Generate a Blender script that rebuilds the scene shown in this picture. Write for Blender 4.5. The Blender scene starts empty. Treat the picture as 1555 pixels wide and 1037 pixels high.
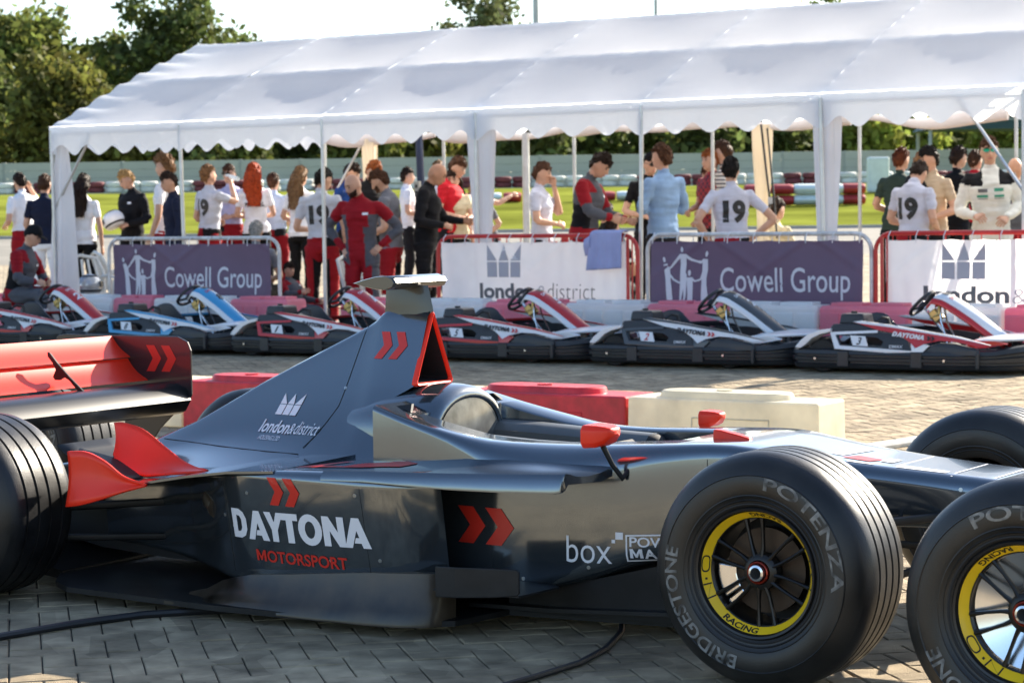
import bpy, bmesh, math, random
import numpy as np
from mathutils import Vector, Matrix, noise
from mathutils.bvhtree import BVHTree
from mathutils.geometry import tessellate_polygon
random.seed(7)
SC = bpy.context.scene
COL = SC.collection
PI = math.pi
R = math.radians

# ------------------------------------------------------------------ camera, sky, sun, exposure
CAM = Vector((5.76, -6.34, 1.31))
YAW = R(32.5)
PITCH = math.atan((518.5 - 328) / 3400)
cam_data = bpy.data.cameras.new('camera')
cam = bpy.data.objects.new('camera', cam_data)
COL.objects.link(cam)
cam.location = CAM
cam.rotation_mode = 'XYZ'
_m = Matrix.Rotation(YAW, 4, 'Z') @ Matrix.Rotation(PI / 2 - PITCH, 4, 'X') @ Matrix.Rotation(R(-0.75), 4, 'Z')
cam.rotation_euler = _m.to_euler()
cam_data.sensor_width = 36
cam_data.lens = 36 * 3400 / 1555
cam_data.clip_start = 0.1
cam_data.clip_end = 6000
cam_data.dof.use_dof = True
cam_data.dof.focus_distance = 6.9
cam_data.dof.aperture_fstop = 9.0
SC.camera = cam
FWD = Vector((-math.sin(YAW), math.cos(YAW), 0))
RGT = Vector((math.cos(YAW), math.sin(YAW), 0))

SUN_EL = R(27.5)
SUN_H = Vector((0.18, 0.984, 0)).normalized()
world = bpy.data.worlds.new('World')
SC.world = world
world.use_nodes = True
wn = world.node_tree
for n in list(wn.nodes):
    wn.nodes.remove(n)
sky = wn.nodes.new('ShaderNodeTexSky')
sky.sky_type = 'NISHITA'
sky.sun_disc = False
sky.sun_elevation = SUN_EL
sky.sun_rotation = math.atan2(SUN_H.x, SUN_H.y)
sky.altitude = 50
sky.air_density = 1.0
sky.dust_density = 1.0
sky.ozone_density = 2.0
bg = wn.nodes.new('ShaderNodeBackground')
bg.inputs['Strength'].default_value = 0.092
wo = wn.nodes.new('ShaderNodeOutputWorld')
wn.links.new(sky.outputs[0], bg.inputs[0])
wn.links.new(bg.outputs[0], wo.inputs[0])

sun_data = bpy.data.lights.new('sun', 'SUN')
sun_data.energy = 5.0
sun_data.angle = R(0.5)
sun_data.color = (1.0, 0.9, 0.75)
sun = bpy.data.objects.new('sun', sun_data)
COL.objects.link(sun)
sun_dir = Vector((SUN_H.x * math.cos(SUN_EL), SUN_H.y * math.cos(SUN_EL), math.sin(SUN_EL)))
sun.rotation_euler = sun_dir.to_track_quat('Z', 'Y').to_euler()
sun.location = (0, 0, 30)
SC.view_settings.view_transform = 'Standard'
SC.view_settings.look = 'None'
SC.view_settings.exposure = 1.65
SC.view_settings.gamma = 1.0
SC.view_settings.use_curve_mapping = False
SC.cycles.max_bounces = 8
SC.cycles.transparent_max_bounces = 8
SC.cycles.use_denoising = True

# ------------------------------------------------------------------ helpers
def srgb(h):
    h = h.lstrip('#')
    c = [int(h[i:i + 2], 16) / 255 for i in (0, 2, 4)]
    return tuple(((x + 0.055) / 1.055) ** 2.4 if x > 0.04045 else x / 12.92 for x in c)

_mats = {}
def mat(name, col=(.5, .5, .5), rough=.5, metal=0., var=0.12, scale=6., bump=0., bscale=60., coat=0., coatr=.05, trans=0., spec=.5, det=4., pos=False, rvar=0.):
    if name in _mats:
        return _mats[name]
    m = bpy.data.materials.new(name)
    m.use_nodes = True
    nt = m.node_tree
    b = nt.nodes['Principled BSDF']
    out = nt.nodes['Material Output']
    b.inputs['Roughness'].default_value = rough
    b.inputs['Metallic'].default_value = metal
    b.inputs['Coat Weight'].default_value = coat
    b.inputs['Coat Roughness'].default_value = coatr
    b.inputs['Specular IOR Level'].default_value = spec
    if pos:
        tc = nt.nodes.new('ShaderNodeNewGeometry'); src = tc.outputs['Position']
    else:
        tc = nt.nodes.new('ShaderNodeTexCoord'); src = tc.outputs['Object']
    nz = nt.nodes.new('ShaderNodeTexNoise')
    nz.inputs['Scale'].default_value = scale
    nz.inputs['Detail'].default_value = det
    nt.links.new(src, nz.inputs['Vector'])
    rp = nt.nodes.new('ShaderNodeValToRGB')
    rp.color_ramp.elements[0].position = .3
    rp.color_ramp.elements[1].position = .7
    rp.color_ramp.elements[0].color = (*[c * (1 - var) for c in col], 1)
    rp.color_ramp.elements[1].color = (*[min(1, c * (1 + var)) for c in col], 1)
    nt.links.new(nz.outputs['Fac'], rp.inputs[0])
    nt.links.new(rp.outputs[0], b.inputs['Base Color'])
    if rvar:
        mr = nt.nodes.new('ShaderNodeMapRange')
        mr.inputs['To Min'].default_value = max(0, rough - rvar)
        mr.inputs['To Max'].default_value = min(1, rough + rvar)
        nt.links.new(nz.outputs['Fac'], mr.inputs[0])
        nt.links.new(mr.outputs[0], b.inputs['Roughness'])
    if bump:
        nb = nt.nodes.new('ShaderNodeTexNoise')
        nb.inputs['Scale'].default_value = bscale
        nb.inputs['Detail'].default_value = 4
        nt.links.new(src, nb.inputs['Vector'])
        bp = nt.nodes.new('ShaderNodeBump')
        bp.inputs['Strength'].default_value = bump
        bp.inputs['Distance'].default_value = .01
        nt.links.new(nb.outputs['Fac'], bp.inputs['Height'])
        nt.links.new(bp.outputs[0], b.inputs['Normal'])
    if trans:
        tr = nt.nodes.new('ShaderNodeBsdfTranslucent')
        nt.links.new(rp.outputs[0], tr.inputs[0])
        mx = nt.nodes.new('ShaderNodeMixShader')
        mx.inputs[0].default_value = trans
        nt.links.new(b.outputs[0], mx.inputs[1])
        nt.links.new(tr.outputs[0], mx.inputs[2])
        nt.links.new(mx.outputs[0], out.inputs[0])
    _mats[name] = m
    return m

def put(o, parent=None, label=None, cat=None, group=None, kind=None):
    if parent is not None:
        o.parent = parent
    if label: o['label'] = label
    if cat: o['category'] = cat
    if group: o['group'] = group
    if kind: o['kind'] = kind
    return o

def thing(name, label, cat, loc=(0, 0, 0), rz=0., group=None):
    o = bpy.data.objects.new(name, None)
    COL.objects.link(o)
    o.empty_display_size = .2
    o.location = loc
    o.rotation_euler = (0, 0, rz)
    return put(o, None, label, cat, group)

def link_copy(o, parent=None):
    c = o.copy()
    COL.objects.link(c)
    if parent is not None:
        c.parent = parent
    return c

def copy_tree(o, parent=None):
    c = link_copy(o, parent)
    for ch in KIDS.get(o.name, []):
        copy_tree(ch, c)
    return c
KIDS = {}

class MB:
    def __init__(s):
        s.v = []; s.f = []; s.m = []; s.sm = []
    def add(s, vs, fs, mi=0, sm=True):
        o = len(s.v)
        s.v += [tuple(p) for p in vs]
        for f in fs:
            s.f.append([i + o for i in f]); s.m.append(mi); s.sm.append(sm)
        return s
    def box(s, c, d, rot=None, mi=0, top=None):
        # centre c, size d; top = (sx, sy) scale of the top face
        hx, hy, hz = d[0] / 2, d[1] / 2, d[2] / 2
        tx, ty = top or (1, 1)
        vs = [Vector((x * hx * (tx if z > 0 else 1), y * hy * (ty if z > 0 else 1), z * hz)) for z in (-1, 1) for y in (-1, 1) for x in (-1, 1)]
        if rot is not None:
            M = rot if isinstance(rot, Matrix) else Matrix.Rotation(rot, 3, 'Z')
            vs = [M @ v for v in vs]
        vs = [v + Vector(c) for v in vs]
        return s.add(vs, [(0, 2, 3, 1), (4, 5, 7, 6), (0, 1, 5, 4), (2, 6, 7, 3), (0, 4, 6, 2), (1, 3, 7, 5)], mi, False)
    def loft(s, rings, mi=0, closed=True, caps=(True, True), sm=True):
        n = len(rings[0]); vs = [p for r in rings for p in r]; fs = []
        for i in range(len(rings) - 1):
            for j in range(n if closed else n - 1):
                k = (j + 1) % n
                fs.append((i * n + j, i * n + k, (i + 1) * n + k, (i + 1) * n + j))
        if closed and caps[0]: fs.append(tuple(range(n - 1, -1, -1)))
        if closed and caps[1]: fs.append(tuple((len(rings) - 1) * n + j for j in range(n)))
        return s.add(vs, fs, mi, sm)
    def tube(s, pts, r, n=8, mi=0, caps=(True, True), flat=1., up=None):
        pts = [Vector(p) for p in pts]
        rs = r if isinstance(r, (list, tuple)) else [r] * len(pts)
        rings = []; prev = None
        for i, p in enumerate(pts):
            if i == 0: t = pts[1] - p
            elif i == len(pts) - 1: t = p - pts[i - 1]
            else: t = (pts[i + 1] - p).normalized() + (p - pts[i - 1]).normalized()
            t.normalize()
            a = Vector(up) if up else (prev if prev else (Vector((0, 0, 1)) if abs(t.z) < .9 else Vector((1, 0, 0))))
            x = (a - t * a.dot(t))
            if x.length < 1e-5: x = t.orthogonal()
            x.normalize(); y = t.cross(x); prev = x
            rings.append([p + x * (math.cos(2 * PI * k / n) * rs[i]) + y * (math.sin(2 * PI * k / n) * rs[i] * flat) for k in range(n)])
        return s.loft(rings, mi, True, caps)
    def lathe(s, prof, c=(0, 0, 0), axis='Y', n=48, mi=0, closed=False, sm=True):
        # prof: (radius, position along the axis)
        rings = []
        for k in range(n):
            a = 2 * PI * k / n; ca, sa = math.cos(a), math.sin(a); rg = []
            for r, t in prof:
                if axis == 'Y': p = (r * ca, t, r * sa)
                elif axis == 'Z': p = (r * ca, r * sa, t)
                else: p = (t, r * ca, r * sa)
                rg.append((p[0] + c[0], p[1] + c[1], p[2] + c[2]))
            rings.append(rg)
        rings.append(rings[0])
        m = len(prof); vs = [p for r in rings[:-1] for p in r]; fs = []
        for i in range(n):
            for j in range(m if closed else m - 1):
                k = (j + 1) % m; i2 = (i + 1) % n
                fs.append((i * m + j, i2 * m + j, i2 * m + k, i * m + k))
        return s.add(vs, fs, mi, sm)
    def prism(s, polys, fa, fb=None, mi=0, mside=None):
        # polys: outer outline and holes in 2D; fa / fb: 2D -> 3D of the two sides
        if not isinstance(polys[0][0], (tuple, list, Vector)): polys = [polys]
        tri = tessellate_polygon([[Vector((p[0], p[1], 0)) for p in q] for q in polys])
        flat = [p for q in polys for p in q]
        s.add([fa(*p) for p in flat], [tuple(t) for t in tri], mi, False)
        if fb:
            s.add([fb(*p) for p in flat], [tuple(t)[::-1] for t in tri], mi, False)
            for q in polys:
                n = len(q)
                s.add([fa(*p) for p in q] + [fb(*p) for p in q], [(i, (i + 1) % n, n + (i + 1) % n, n + i) for i in range(n)], mi if mside is None else mside, False)
        return s
    def grid(s, fn, nu, nv, mi=0, sm=True):
        vs = [fn(i / nu, j / nv) for i in range(nu + 1) for j in range(nv + 1)]
        fs = [(i * (nv + 1) + j, (i + 1) * (nv + 1) + j, (i + 1) * (nv + 1) + j + 1, i * (nv + 1) + j + 1) for i in range(nu) for j in range(nv)]
        return s.add(vs, fs, mi, sm)
    def mesh(s, name, mats, angle=35, fix=True):
        me = bpy.data.meshes.new(name)
        me.from_pydata([tuple(v) for v in s.v], [], s.f)
        for m in (mats if isinstance(mats, (list, tuple)) else [mats]): me.materials.append(m)
        me.polygons.foreach_set('material_index', s.m)
        me.polygons.foreach_set('use_smooth', s.sm)
        if fix:
            b = bmesh.new(); b.from_mesh(me)
            bmesh.ops.remove_doubles(b, verts=b.verts, dist=1e-5)
            bmesh.ops.recalc_face_normals(b, faces=b.faces)
            b.to_mesh(me); b.free()
        if any(s.sm): me.set_sharp_from_angle(angle=R(angle))
        me.update()
        return me
    def build(s, name, mats, parent=None, angle=35, fix=True, bev=0., solid=0., sub=0, label=None, cat=None, group=None, kind=None):
        o = bpy.data.objects.new(name, s.mesh(name, mats, angle, fix))
        COL.objects.link(o)
        if parent is not None:
            KIDS.setdefault(parent.name, []).append(o)
        if solid:
            md = o.modifiers.new('solid', 'SOLIDIFY'); md.thickness = solid; md.offset = 0
        if bev:
            md = o.modifiers.new('bevel', 'BEVEL'); md.width = bev; md.segments = 2; md.limit_method = 'ANGLE'; md.angle_limit = R(30)
            md.harden_normals = False
        if sub:
            md = o.modifiers.new('sub', 'SUBSURF'); md.levels = sub; md.render_levels = sub
        return put(o, parent, label, cat, group, kind)

def hold(name, parent):
    # an Empty that is a part with sub-parts of its own
    o = bpy.data.objects.new(name, None); COL.objects.link(o); o.parent = parent
    o.empty_display_size = .1
    KIDS.setdefault(parent.name, []).append(o)
    return o

def lerp(a, b, t): return a + (b - a) * t
def sm01(a, b, x):
    t = max(0., min(1., (x - a) / (b - a))); return t * t * (3 - 2 * t)
def interp(x, tab):
    if x <= tab[0][0]: return tab[0][1]
    for (x0, y0), (x1, y1) in zip(tab, tab[1:]):
        if x <= x1: return lerp(y0, y1, (x - x0) / (x1 - x0))
    return tab[-1][1]
def sinterp(x, tab):
    # smooth interpolation (Catmull-Rom on uneven knots)
    n = len(tab)
    if x <= tab[0][0]: return tab[0][1]
    if x >= tab[-1][0]: return tab[-1][1]
    for i in range(n - 1):
        x0, y0 = tab[i]; x1, y1 = tab[i + 1]
        if x <= x1:
            h = x1 - x0
            m0 = (y1 - tab[i - 1][1]) / (x1 - tab[i - 1][0]) if i > 0 else (y1 - y0) / h
            m1 = (tab[i + 2][1] - y0) / (tab[i + 2][0] - x0) if i < n - 2 else (y1 - y0) / h
            t = (x - x0) / h
            return (2*t**3-3*t**2+1)*y0 + (t**3-2*t**2+t)*h*m0 + (-2*t**3+3*t**2)*y1 + (t**3-t**2)*h*m1

# ---- flat lettering: 2D outlines -> triangles
def poly2d(polys):
    if not isinstance(polys[0][0], (tuple, list)): polys = [polys]
    tri = tessellate_polygon([[Vector((p[0], p[1], 0)) for p in q] for q in polys])
    return [tuple(p) for q in polys for p in q], [tuple(t) for t in tri]
def join2d(parts):
    V = []; F = []
    for v, f in parts:
        o = len(V); V += v; F += [tuple(i + o for i in t) for t in f]
    return V, F
_tx = {}
def text2d(txt, size=1., bold=0., shear=0., space=1., align='LEFT'):
    key = (txt, bold, space)
    if key not in _tx:
        c = bpy.data.curves.new('t', 'FONT')
        c.body = txt; c.size = 1.; c.offset = bold; c.space_character = space
        c.resolution_u = 4
        c.fill_mode = 'FRONT'
        o = bpy.data.objects.new('t', c)
        me = bpy.data.meshes.new_from_object(o)
        V = [(v.co.x, v.co.y) for v in me.vertices]; F = [tuple(p.vertices) for p in me.polygons]
        bpy.data.objects.remove(o); bpy.data.curves.remove(c); bpy.data.meshes.remove(me)
        _tx[key] = (V, F)
    V, F = _tx[key]
    xs = [v[0] for v in V]; x0 = {'LEFT': min(xs), 'CENTER': (min(xs) + max(xs)) / 2}[align]
    return [((x - x0) * size + shear * y * size, y * size) for x, y in V], F
def caps2d(txt, bold):
    # bold capitals; the letter M is drawn by hand because thickening the font's own M closes it
    out = []; x = 0.
    H = max(v[1] for v in text2d('H', 1., bold)[0]); st = .13 + 2 * bold
    run = ''
    def flush(x):
        V, F = text2d(run, 1., bold)
        out.append(([(a + x, b) for a, b in V], F)); return x + max(v[0] for v in V) + .09
    for ch in txt:
        if ch == 'M':
            if run: x = flush(x); run = ''
            w = .80
            out.append(poly2d([(x, 0), (x + st, 0), (x + st, H * .62), (x + w / 2 - st * .35, H * .08), (x + w / 2 + st * .35, H * .08), (x + w - st, H * .62), (x + w - st, 0), (x + w, 0), (x + w, H), (x + w - st * 1.05, H), (x + w / 2, H * .42), (x + st * 1.05, H), (x, H)]))
            x += w + .09
        else: run += ch
    if run: flush(x)
    return join2d(out)
def fit2d(g, x0, y0, w, h):
    V, F = g
    xa = min(v[0] for v in V); xb = max(v[0] for v in V); ya = min(v[1] for v in V); yb = max(v[1] for v in V)
    return [(x0 + (x - xa) / (xb - xa) * w, y0 + (y - ya) / (yb - ya) * h) for x, y in V], F
def chevrons(w=1., h=1.):
    t = .42
    out = []
    for k in (0, 1):
        o = k * .5
        out.append(poly2d([(o, 0), (o + .28, 0), (o + .5, .5), (o + .28, 1), (o, 1), (o + .22, .5)]))
    V, F = join2d(out)
    return [(x * w, y * h) for x, y in V], F
def stadium(x0, y0, x1, y1, n=8):
    w, h = x1 - x0, y1 - y0; r = min(w, h) / 2; P = []
    for cx, cy, a in ((x1 - r, y1 - r, 0), (x0 + r, y1 - r, 90), (x0 + r, y0 + r, 180), (x1 - r, y0 + r, 270)):
        for k in range(n + 1):
            b = R(a + 90 * k / n); P.append((cx + r * math.cos(b), cy + r * math.sin(b)))
    return P
def daytona():
    # heavy geometric capitals, cap height 1
    def D(x): return poly2d([[(x, 0), (x + .4, 0), (x + .62, .1), (x + .74, .32), (x + .74, .68), (x + .62, .9), (x + .4, 1), (x, 1)], [(x + .25, .22), (x + .25, .78), (x + .4, .76), (x + .48, .64), (x + .48, .36), (x + .4, .24)]])
    def A(x): return poly2d([(x, 0), (x + .27, 0), (x + .47, .58), (x + .55, .34), (x + .42, .34), (x + .36, .16), (x + .60, .16), (x + .655, 0), (x + .93, 0), (x + .60, 1), (x + .34, 1)])
    def Y(x): return poly2d([(x + .27, 0), (x + .52, 0), (x + .52, .4), (x + .8, 1), (x + .52, 1), (x + .4, .66), (x + .28, 1), (x, 1), (x + .27, .4)])
    def T(x): return poly2d([(x + .2, 0), (x + .46, 0), (x + .46, .77), (x + .66, .77), (x + .66, 1), (x, 1), (x, .77), (x + .2, .77)])
    def O(x):
        a = [(x + .45 + .45 * math.cos(t * PI / 12), .5 + .53 * math.sin(t * PI / 12)) for t in range(24)]
        b = [(x + .45 + .19 * math.cos(-t * PI / 12), .5 + .29 * math.sin(-t * PI / 12)) for t in range(24)]
        return poly2d([a, b])
    def N(x): return poly2d([(x, 0), (x + .25, 0), (x + .25, .52), (x + .56, 0), (x + .8, 0), (x + .8, 1), (x + .55, 1), (x + .55, .48), (x + .25, 1), (x, 1)])
    parts = []; x = 0
    for L, w in ((D, .78), (A, .80), (Y, .70), (T, .66), (O, .94), (N, .76), (A, .93)):
        parts.append(L(x)); x += w
    return join2d(parts)
def crown(gap=.03):
    # three squares under three pointed roofs
    out = []
    w = (1 - 2 * gap * 1.4) / 3
    for k in range(3):
        x = k * (w + gap * 1.4)
        out.append(poly2d([(x, 0), (x + w, 0), (x + w, .47), (x, .47)]))
        ap = (x, x + w / 2, x + w)[k]
        out.append(poly2d([(x, .47 + gap), (x + w, .47 + gap), (ap, 1)]))
    return join2d(out)
def subdivide2d(g, L):
    V, F = g
    b = bmesh.new(); vs = [b.verts.new((x, y, 0)) for x, y in V]
    for f in F:
        try: b.faces.new([vs[i] for i in f])
        except ValueError: pass
    for it in range(7):
        es = [e for e in b.edges if e.calc_length() > L]
        if not es: break
        bmesh.ops.subdivide_edges(b, edges=es, cuts=1)
        bmesh.ops.triangulate(b, faces=b.faces)
    b.verts.index_update()
    out = [(v.co.x, v.co.y) for v in b.verts], [tuple(v.index for v in f.verts) for f in b.faces]
    b.free()
    return out
def bvh_of(o):
    me = o.data
    return BVHTree.FromPolygons([v.co for v in me.vertices], [tuple(p.vertices) for p in me.polygons])
def decal(name, g, fn, m, parent, direction=None, bvh=None, off=.002, L=None, label=None):
    # fn: 2D -> 3D point in the parent's frame; with a bvh it is shot along direction onto the surface
    if L: g = subdivide2d(g, L)
    V, F = g
    pts = []; bad = set()
    d = Vector(direction).normalized() if direction else None
    for i, (x, y) in enumerate(V):
        p = Vector(fn(x, y))
        if bvh is not None:
            h = bvh.ray_cast(p - d * 1.0, d)
            if h[0] is None: bad.add(i)
            else: p = h[0] - d * off
        pts.append(p)
    F = [f for f in F if not any(i in bad for i in f)]
    if not F: return None
    mb = MB(); mb.add(pts, F, 0, False)
    return mb.build(name, m, parent, fix=False, label=label)

# ------------------------------------------------------------------ ground
ZT = [(26, 0), (32, .24), (38, .60), (45, 1.0), (60, 1.60), (75, 2.24), (84, 2.40), (92, 2.42), (130, 3.2), (400, 6), (2500, 6)]
def depth_of(x, y): return (x - CAM.x) * FWD.x + (y - CAM.y) * FWD.y
def gz(x, y): return interp(depth_of(x, y), ZT)
def at_ld(l, d, z=None):
    p = Vector((CAM.x, CAM.y, 0)) + RGT * l + FWD * d
    return Vector((p.x, p.y, interp(d, ZT) if z is None else z))

m_paver = mat('concrete_paver', (.368, .292, .192), .9, var=.38, scale=7., bump=.7, bscale=260., pos=True, det=12., spec=.25)
m_joint = mat('joint_sand', (.06, .055, .042), .95, var=.35, scale=30., pos=True)
m_far = mat('paving_far', (.362, .292, .192), .9, var=.16, scale=2.5, bump=.3, bscale=60., pos=True, det=8.)
m_track = mat('track_asphalt', (.20, .185, .155), .9, var=.15, scale=1.5, bump=.2, pos=True)
m_grass = mat('mown_grass', (.172, .192, .034), 1., spec=0., var=.36, scale=.45, bump=.8, bscale=7., pos=True, det=14., trans=.0)
m_kerb = mat('concrete_kerb', (.4, .38, .34), .85, var=.1, scale=3, pos=True)

def stain(m, amount=.45):
    nt = m.node_tree; b = nt.nodes['Principled BSDF']
    src = b.inputs['Base Color'].links[0].from_socket
    ge = nt.nodes.new('ShaderNodeNewGeometry')
    n1 = nt.nodes.new('ShaderNodeTexNoise'); n1.inputs['Scale'].default_value = 1.1; n1.inputs['Detail'].default_value = 9; nt.links.new(ge.outputs['Position'], n1.inputs['Vector'])
    r1 = nt.nodes.new('ShaderNodeMapRange'); r1.inputs['From Min'].default_value = .50; r1.inputs['From Max'].default_value = .72; r1.inputs['To Min'].default_value = 1.; r1.inputs['To Max'].default_value = 1 - amount; nt.links.new(n1.outputs['Fac'], r1.inputs[0])
    mr = nt.nodes.new('ShaderNodeMapRange'); mr.inputs['To Min'].default_value = .80; mr.inputs['To Max'].default_value = 1.18
    vo = nt.nodes.new('ShaderNodeTexVoronoi'); vo.inputs['Scale'].default_value = 5.2; nt.links.new(ge.outputs['Position'], vo.inputs['Vector'])
    sp = nt.nodes.new('ShaderNodeSeparateColor'); nt.links.new(vo.outputs['Color'], sp.inputs[0]); nt.links.new(sp.outputs[0], mr.inputs[0])
    mu = nt.nodes.new('ShaderNodeMath'); mu.operation = 'MULTIPLY'; nt.links.new(r1.outputs[0], mu.inputs[0]); nt.links.new(mr.outputs[0], mu.inputs[1])
    hs = nt.nodes.new('ShaderNodeHueSaturation'); nt.links.new(src, hs.inputs['Color']); nt.links.new(mu.outputs[0], hs.inputs['Value'])
    nt.links.new(hs.outputs[0], b.inputs['Base Color'])
stain(m_paver); stain(m_far, .3)
def brick_lines(m):
    # beyond the modelled bricks the joints are only drawn
    nt = m.node_tree; b = nt.nodes['Principled BSDF']; src = b.inputs['Base Color'].links[0].from_socket
    ge = nt.nodes.new('ShaderNodeNewGeometry'); mp = nt.nodes.new('ShaderNodeMapping'); mp.inputs['Rotation'].default_value = (0, 0, R(45)); nt.links.new(ge.outputs['Position'], mp.inputs[0])
    bt = nt.nodes.new('ShaderNodeTexBrick'); nt.links.new(mp.outputs[0], bt.inputs['Vector']); bt.inputs['Scale'].default_value = 1.; bt.inputs['Brick Width'].default_value = .195; bt.inputs['Row Height'].default_value = .0975; bt.inputs['Mortar Size'].default_value = .004
    bt.inputs['Color1'].default_value = (1, 1, 1, 1); bt.inputs['Color2'].default_value = (.78, .78, .78, 1); bt.inputs['Mortar'].default_value = (.3, .3, .28, 1)
    mx = nt.nodes.new('ShaderNodeMix'); mx.data_type = 'RGBA'; mx.blend_type = 'MULTIPLY'; mx.inputs['Factor'].default_value = 1.
    nt.links.new(src, mx.inputs[6]); nt.links.new(bt.outputs[0], mx.inputs[7]); nt.links.new(mx.outputs[2], b.inputs['Base Color'])
brick_lines(m_far)
def sheet(name, ds, m, ls, zoff=0.):
    mb = MB()
    mb.grid(lambda u, v: at_ld(ls[int(round(u * (len(ls) - 1)))], ds[int(round(v * (len(ds) - 1)))]) + Vector((0, 0, zoff)), len(ls) - 1, len(ds) - 1)
    return mb.build(name, m, fix=False, kind='structure')
LS = [-1500, -300, -80, -30, -12, 0, 12, 30, 80, 300, 1500]
pavement = sheet('pavement', [-1500, -300, -60, -15, 0, 10, 20, 26, 29, 32, 35, 38], m_far, LS, -.012)
sheet('racing_track', [38, 41, 45], m_track, LS, -.012)
sheet('grass_field', [45, 52, 60, 67, 75, 92, 130, 400, 2500], m_grass, LS, -.012)

# block paving in 45 degree herringbone, every brick of it geometry
PA = .0975
def paver_mesh(seed, L=2):
    rr = random.Random(seed); g = .0021; c = .0035
    a, b = PA * L / 2 - g, PA / 2 - g
    j = lambda s: rr.uniform(-s, s)
    top = [(-a + c + j(.002), -b + c + j(.002), j(.0008)), (a - c + j(.002), -b + c + j(.002), j(.0008)), (a - c + j(.002), b - c + j(.002), j(.0008)), (-a + c + j(.002), b - c + j(.002), j(.0008))]
    mid = [(-a, -b, -.0035), (a, -b, -.0035), (a, b, -.0035), (-a, b, -.0035)]
    low = [(x, y, -.014) for x, y, z in mid]
    return top + mid + low, [(0, 1, 2, 3)] + [(i, 4 + i, 4 + (i + 1) % 4, (i + 1) % 4) for i in range(4)] + [(4 + i, 8 + i, 8 + (i + 1) % 4, 4 + (i + 1) % 4) for i in range(4)]
PVAR = [paver_mesh(s) for s in range(6)]
PU = Vector((math.cos(R(45)), math.sin(R(45)))); PV = Vector((-PU.y, PU.x))
_slots = []
for k in range(-190, 190):
    for q in range(-60, 60):
        for kind in (0, 1):
            if kind == 0: cx, cy = (k + 4 * q + 1) * PA, (k + .5) * PA
            else: cx, cy = (k + 2 + 4 * q + .5) * PA, k * PA
            w = PU * cx + PV * cy
            x, y = w.x + .035, w.y + .01
            d = depth_of(x, y); l = (x - CAM.x) * RGT.x + (y - CAM.y) * RGT.y
            if 3.7 < d < 21.5 and abs(l) < .2287 * d + 3.4 and y < 12.2:
                _slots.append((d, l, x, y, kind))
_slots.sort()
_pm = []
for i, (V, F) in enumerate(PVAR):
    me = bpy.data.meshes.new('paver'); me.from_pydata(V, [], F); me.materials.append(m_paver); _pm.append(me)
rp = random.Random(3)
field_v = []; field_f = []; n_single = 0
for d, l, x, y, kind in _slots:
    # the biggest and unobscured bricks are objects, the rest one mesh
    visible = abs(l) < .2287 * d + .1 and d > 4.75 and y < -.62
    vi = rp.randrange(6); rot = R(45) + (PI / 2 if kind else 0) + rp.gauss(0, .006) + (PI if rp.random() < .5 else 0)
    z = rp.gauss(0, .0011); tx, ty = rp.gauss(0, .006), rp.gauss(0, .006)
    if visible and n_single < 300:
        o = bpy.data.objects.new('paver', _pm[vi]); COL.objects.link(o); o.parent = pavement
        o.location = (x, y, z); o.rotation_euler = (tx, ty, rot)
        n_single += 1
    else:
        V, F = PVAR[vi]; c, s = math.cos(rot), math.sin(rot); b = len(field_v)
        field_v += [(x + px * c - py * s, y + px * s + py * c, z + pz + tx * py - ty * px) for px, py, pz in V]
        field_f += [tuple(i + b for i in f) for f in F]
me = bpy.data.meshes.new('paver_field'); me.from_pydata(field_v, [], field_f); me.materials.append(m_paver)
o = bpy.data.objects.new('paver_field', me); COL.objects.link(o); put(o, pavement, kind='stuff')
# dark bedding sand showing in the joints, just above the ground sheet
bed = MB(); dd = [3.7, 21.5]
bed.add([at_ld(-.2287 * d - 3.4 if s < 0 else .2287 * d + 3.4, d, -.0075) for d in dd for s in (-1, 1)], [(0, 1, 3, 2)], 0, False)
bed.build('bedding_sand', m_joint, pavement, fix=False, kind='stuff')

# kerb between the track and the grass
mb = MB()
mb.box(at_ld(0, 45.0, .99), (120, .25, .10), Matrix.Rotation(YAW, 3, 'Z'))
mb.build('track_kerb', m_kerb, kind='structure')

# ------------------------------------------------------------------ fence far behind
m_fence = mat('grey_green_fence', (.46, .47, .41), .8, var=.06, scale=.6, bump=.1, pos=True)
m_fpost = mat('fence_post', (.42, .44, .40), .8)
FD0, FSL = 93.0, -.06
def fence_pt(l): return at_ld(l, FD0 + FSL * l)
fence = thing('trackside_fence', 'long pale grey fence of horizontal boards along the far side of the track', 'fence', fence_pt(0), YAW + math.atan(FSL))
brd = MB(); brd.box((0, 0, 0), (2.38, .05, .325)); brd_me = brd.mesh('fence_board', m_fence)
pst = MB(); pst.box((0, 0, .68), (.12, .14, 1.4)); pst_me = pst.mesh('fence_post', m_fpost)
for i in range(-12, 13):
    for k in range(4):
        o = bpy.data.objects.new('fence_board', brd_me); COL.objects.link(o); o.parent = fence
        o.location = (i * 2.5, -.03 - .004 * (k % 2), .175 + k * .335)
        o.rotation_euler = (R(3 + random.uniform(-1, 1)), 0, random.uniform(-.002, .002))
    o = bpy.data.objects.new('fence_post', pst_me); COL.objects.link(o); o.parent = fence
    o.location = (i * 2.5 + 1.25, .06, -.02)

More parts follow.
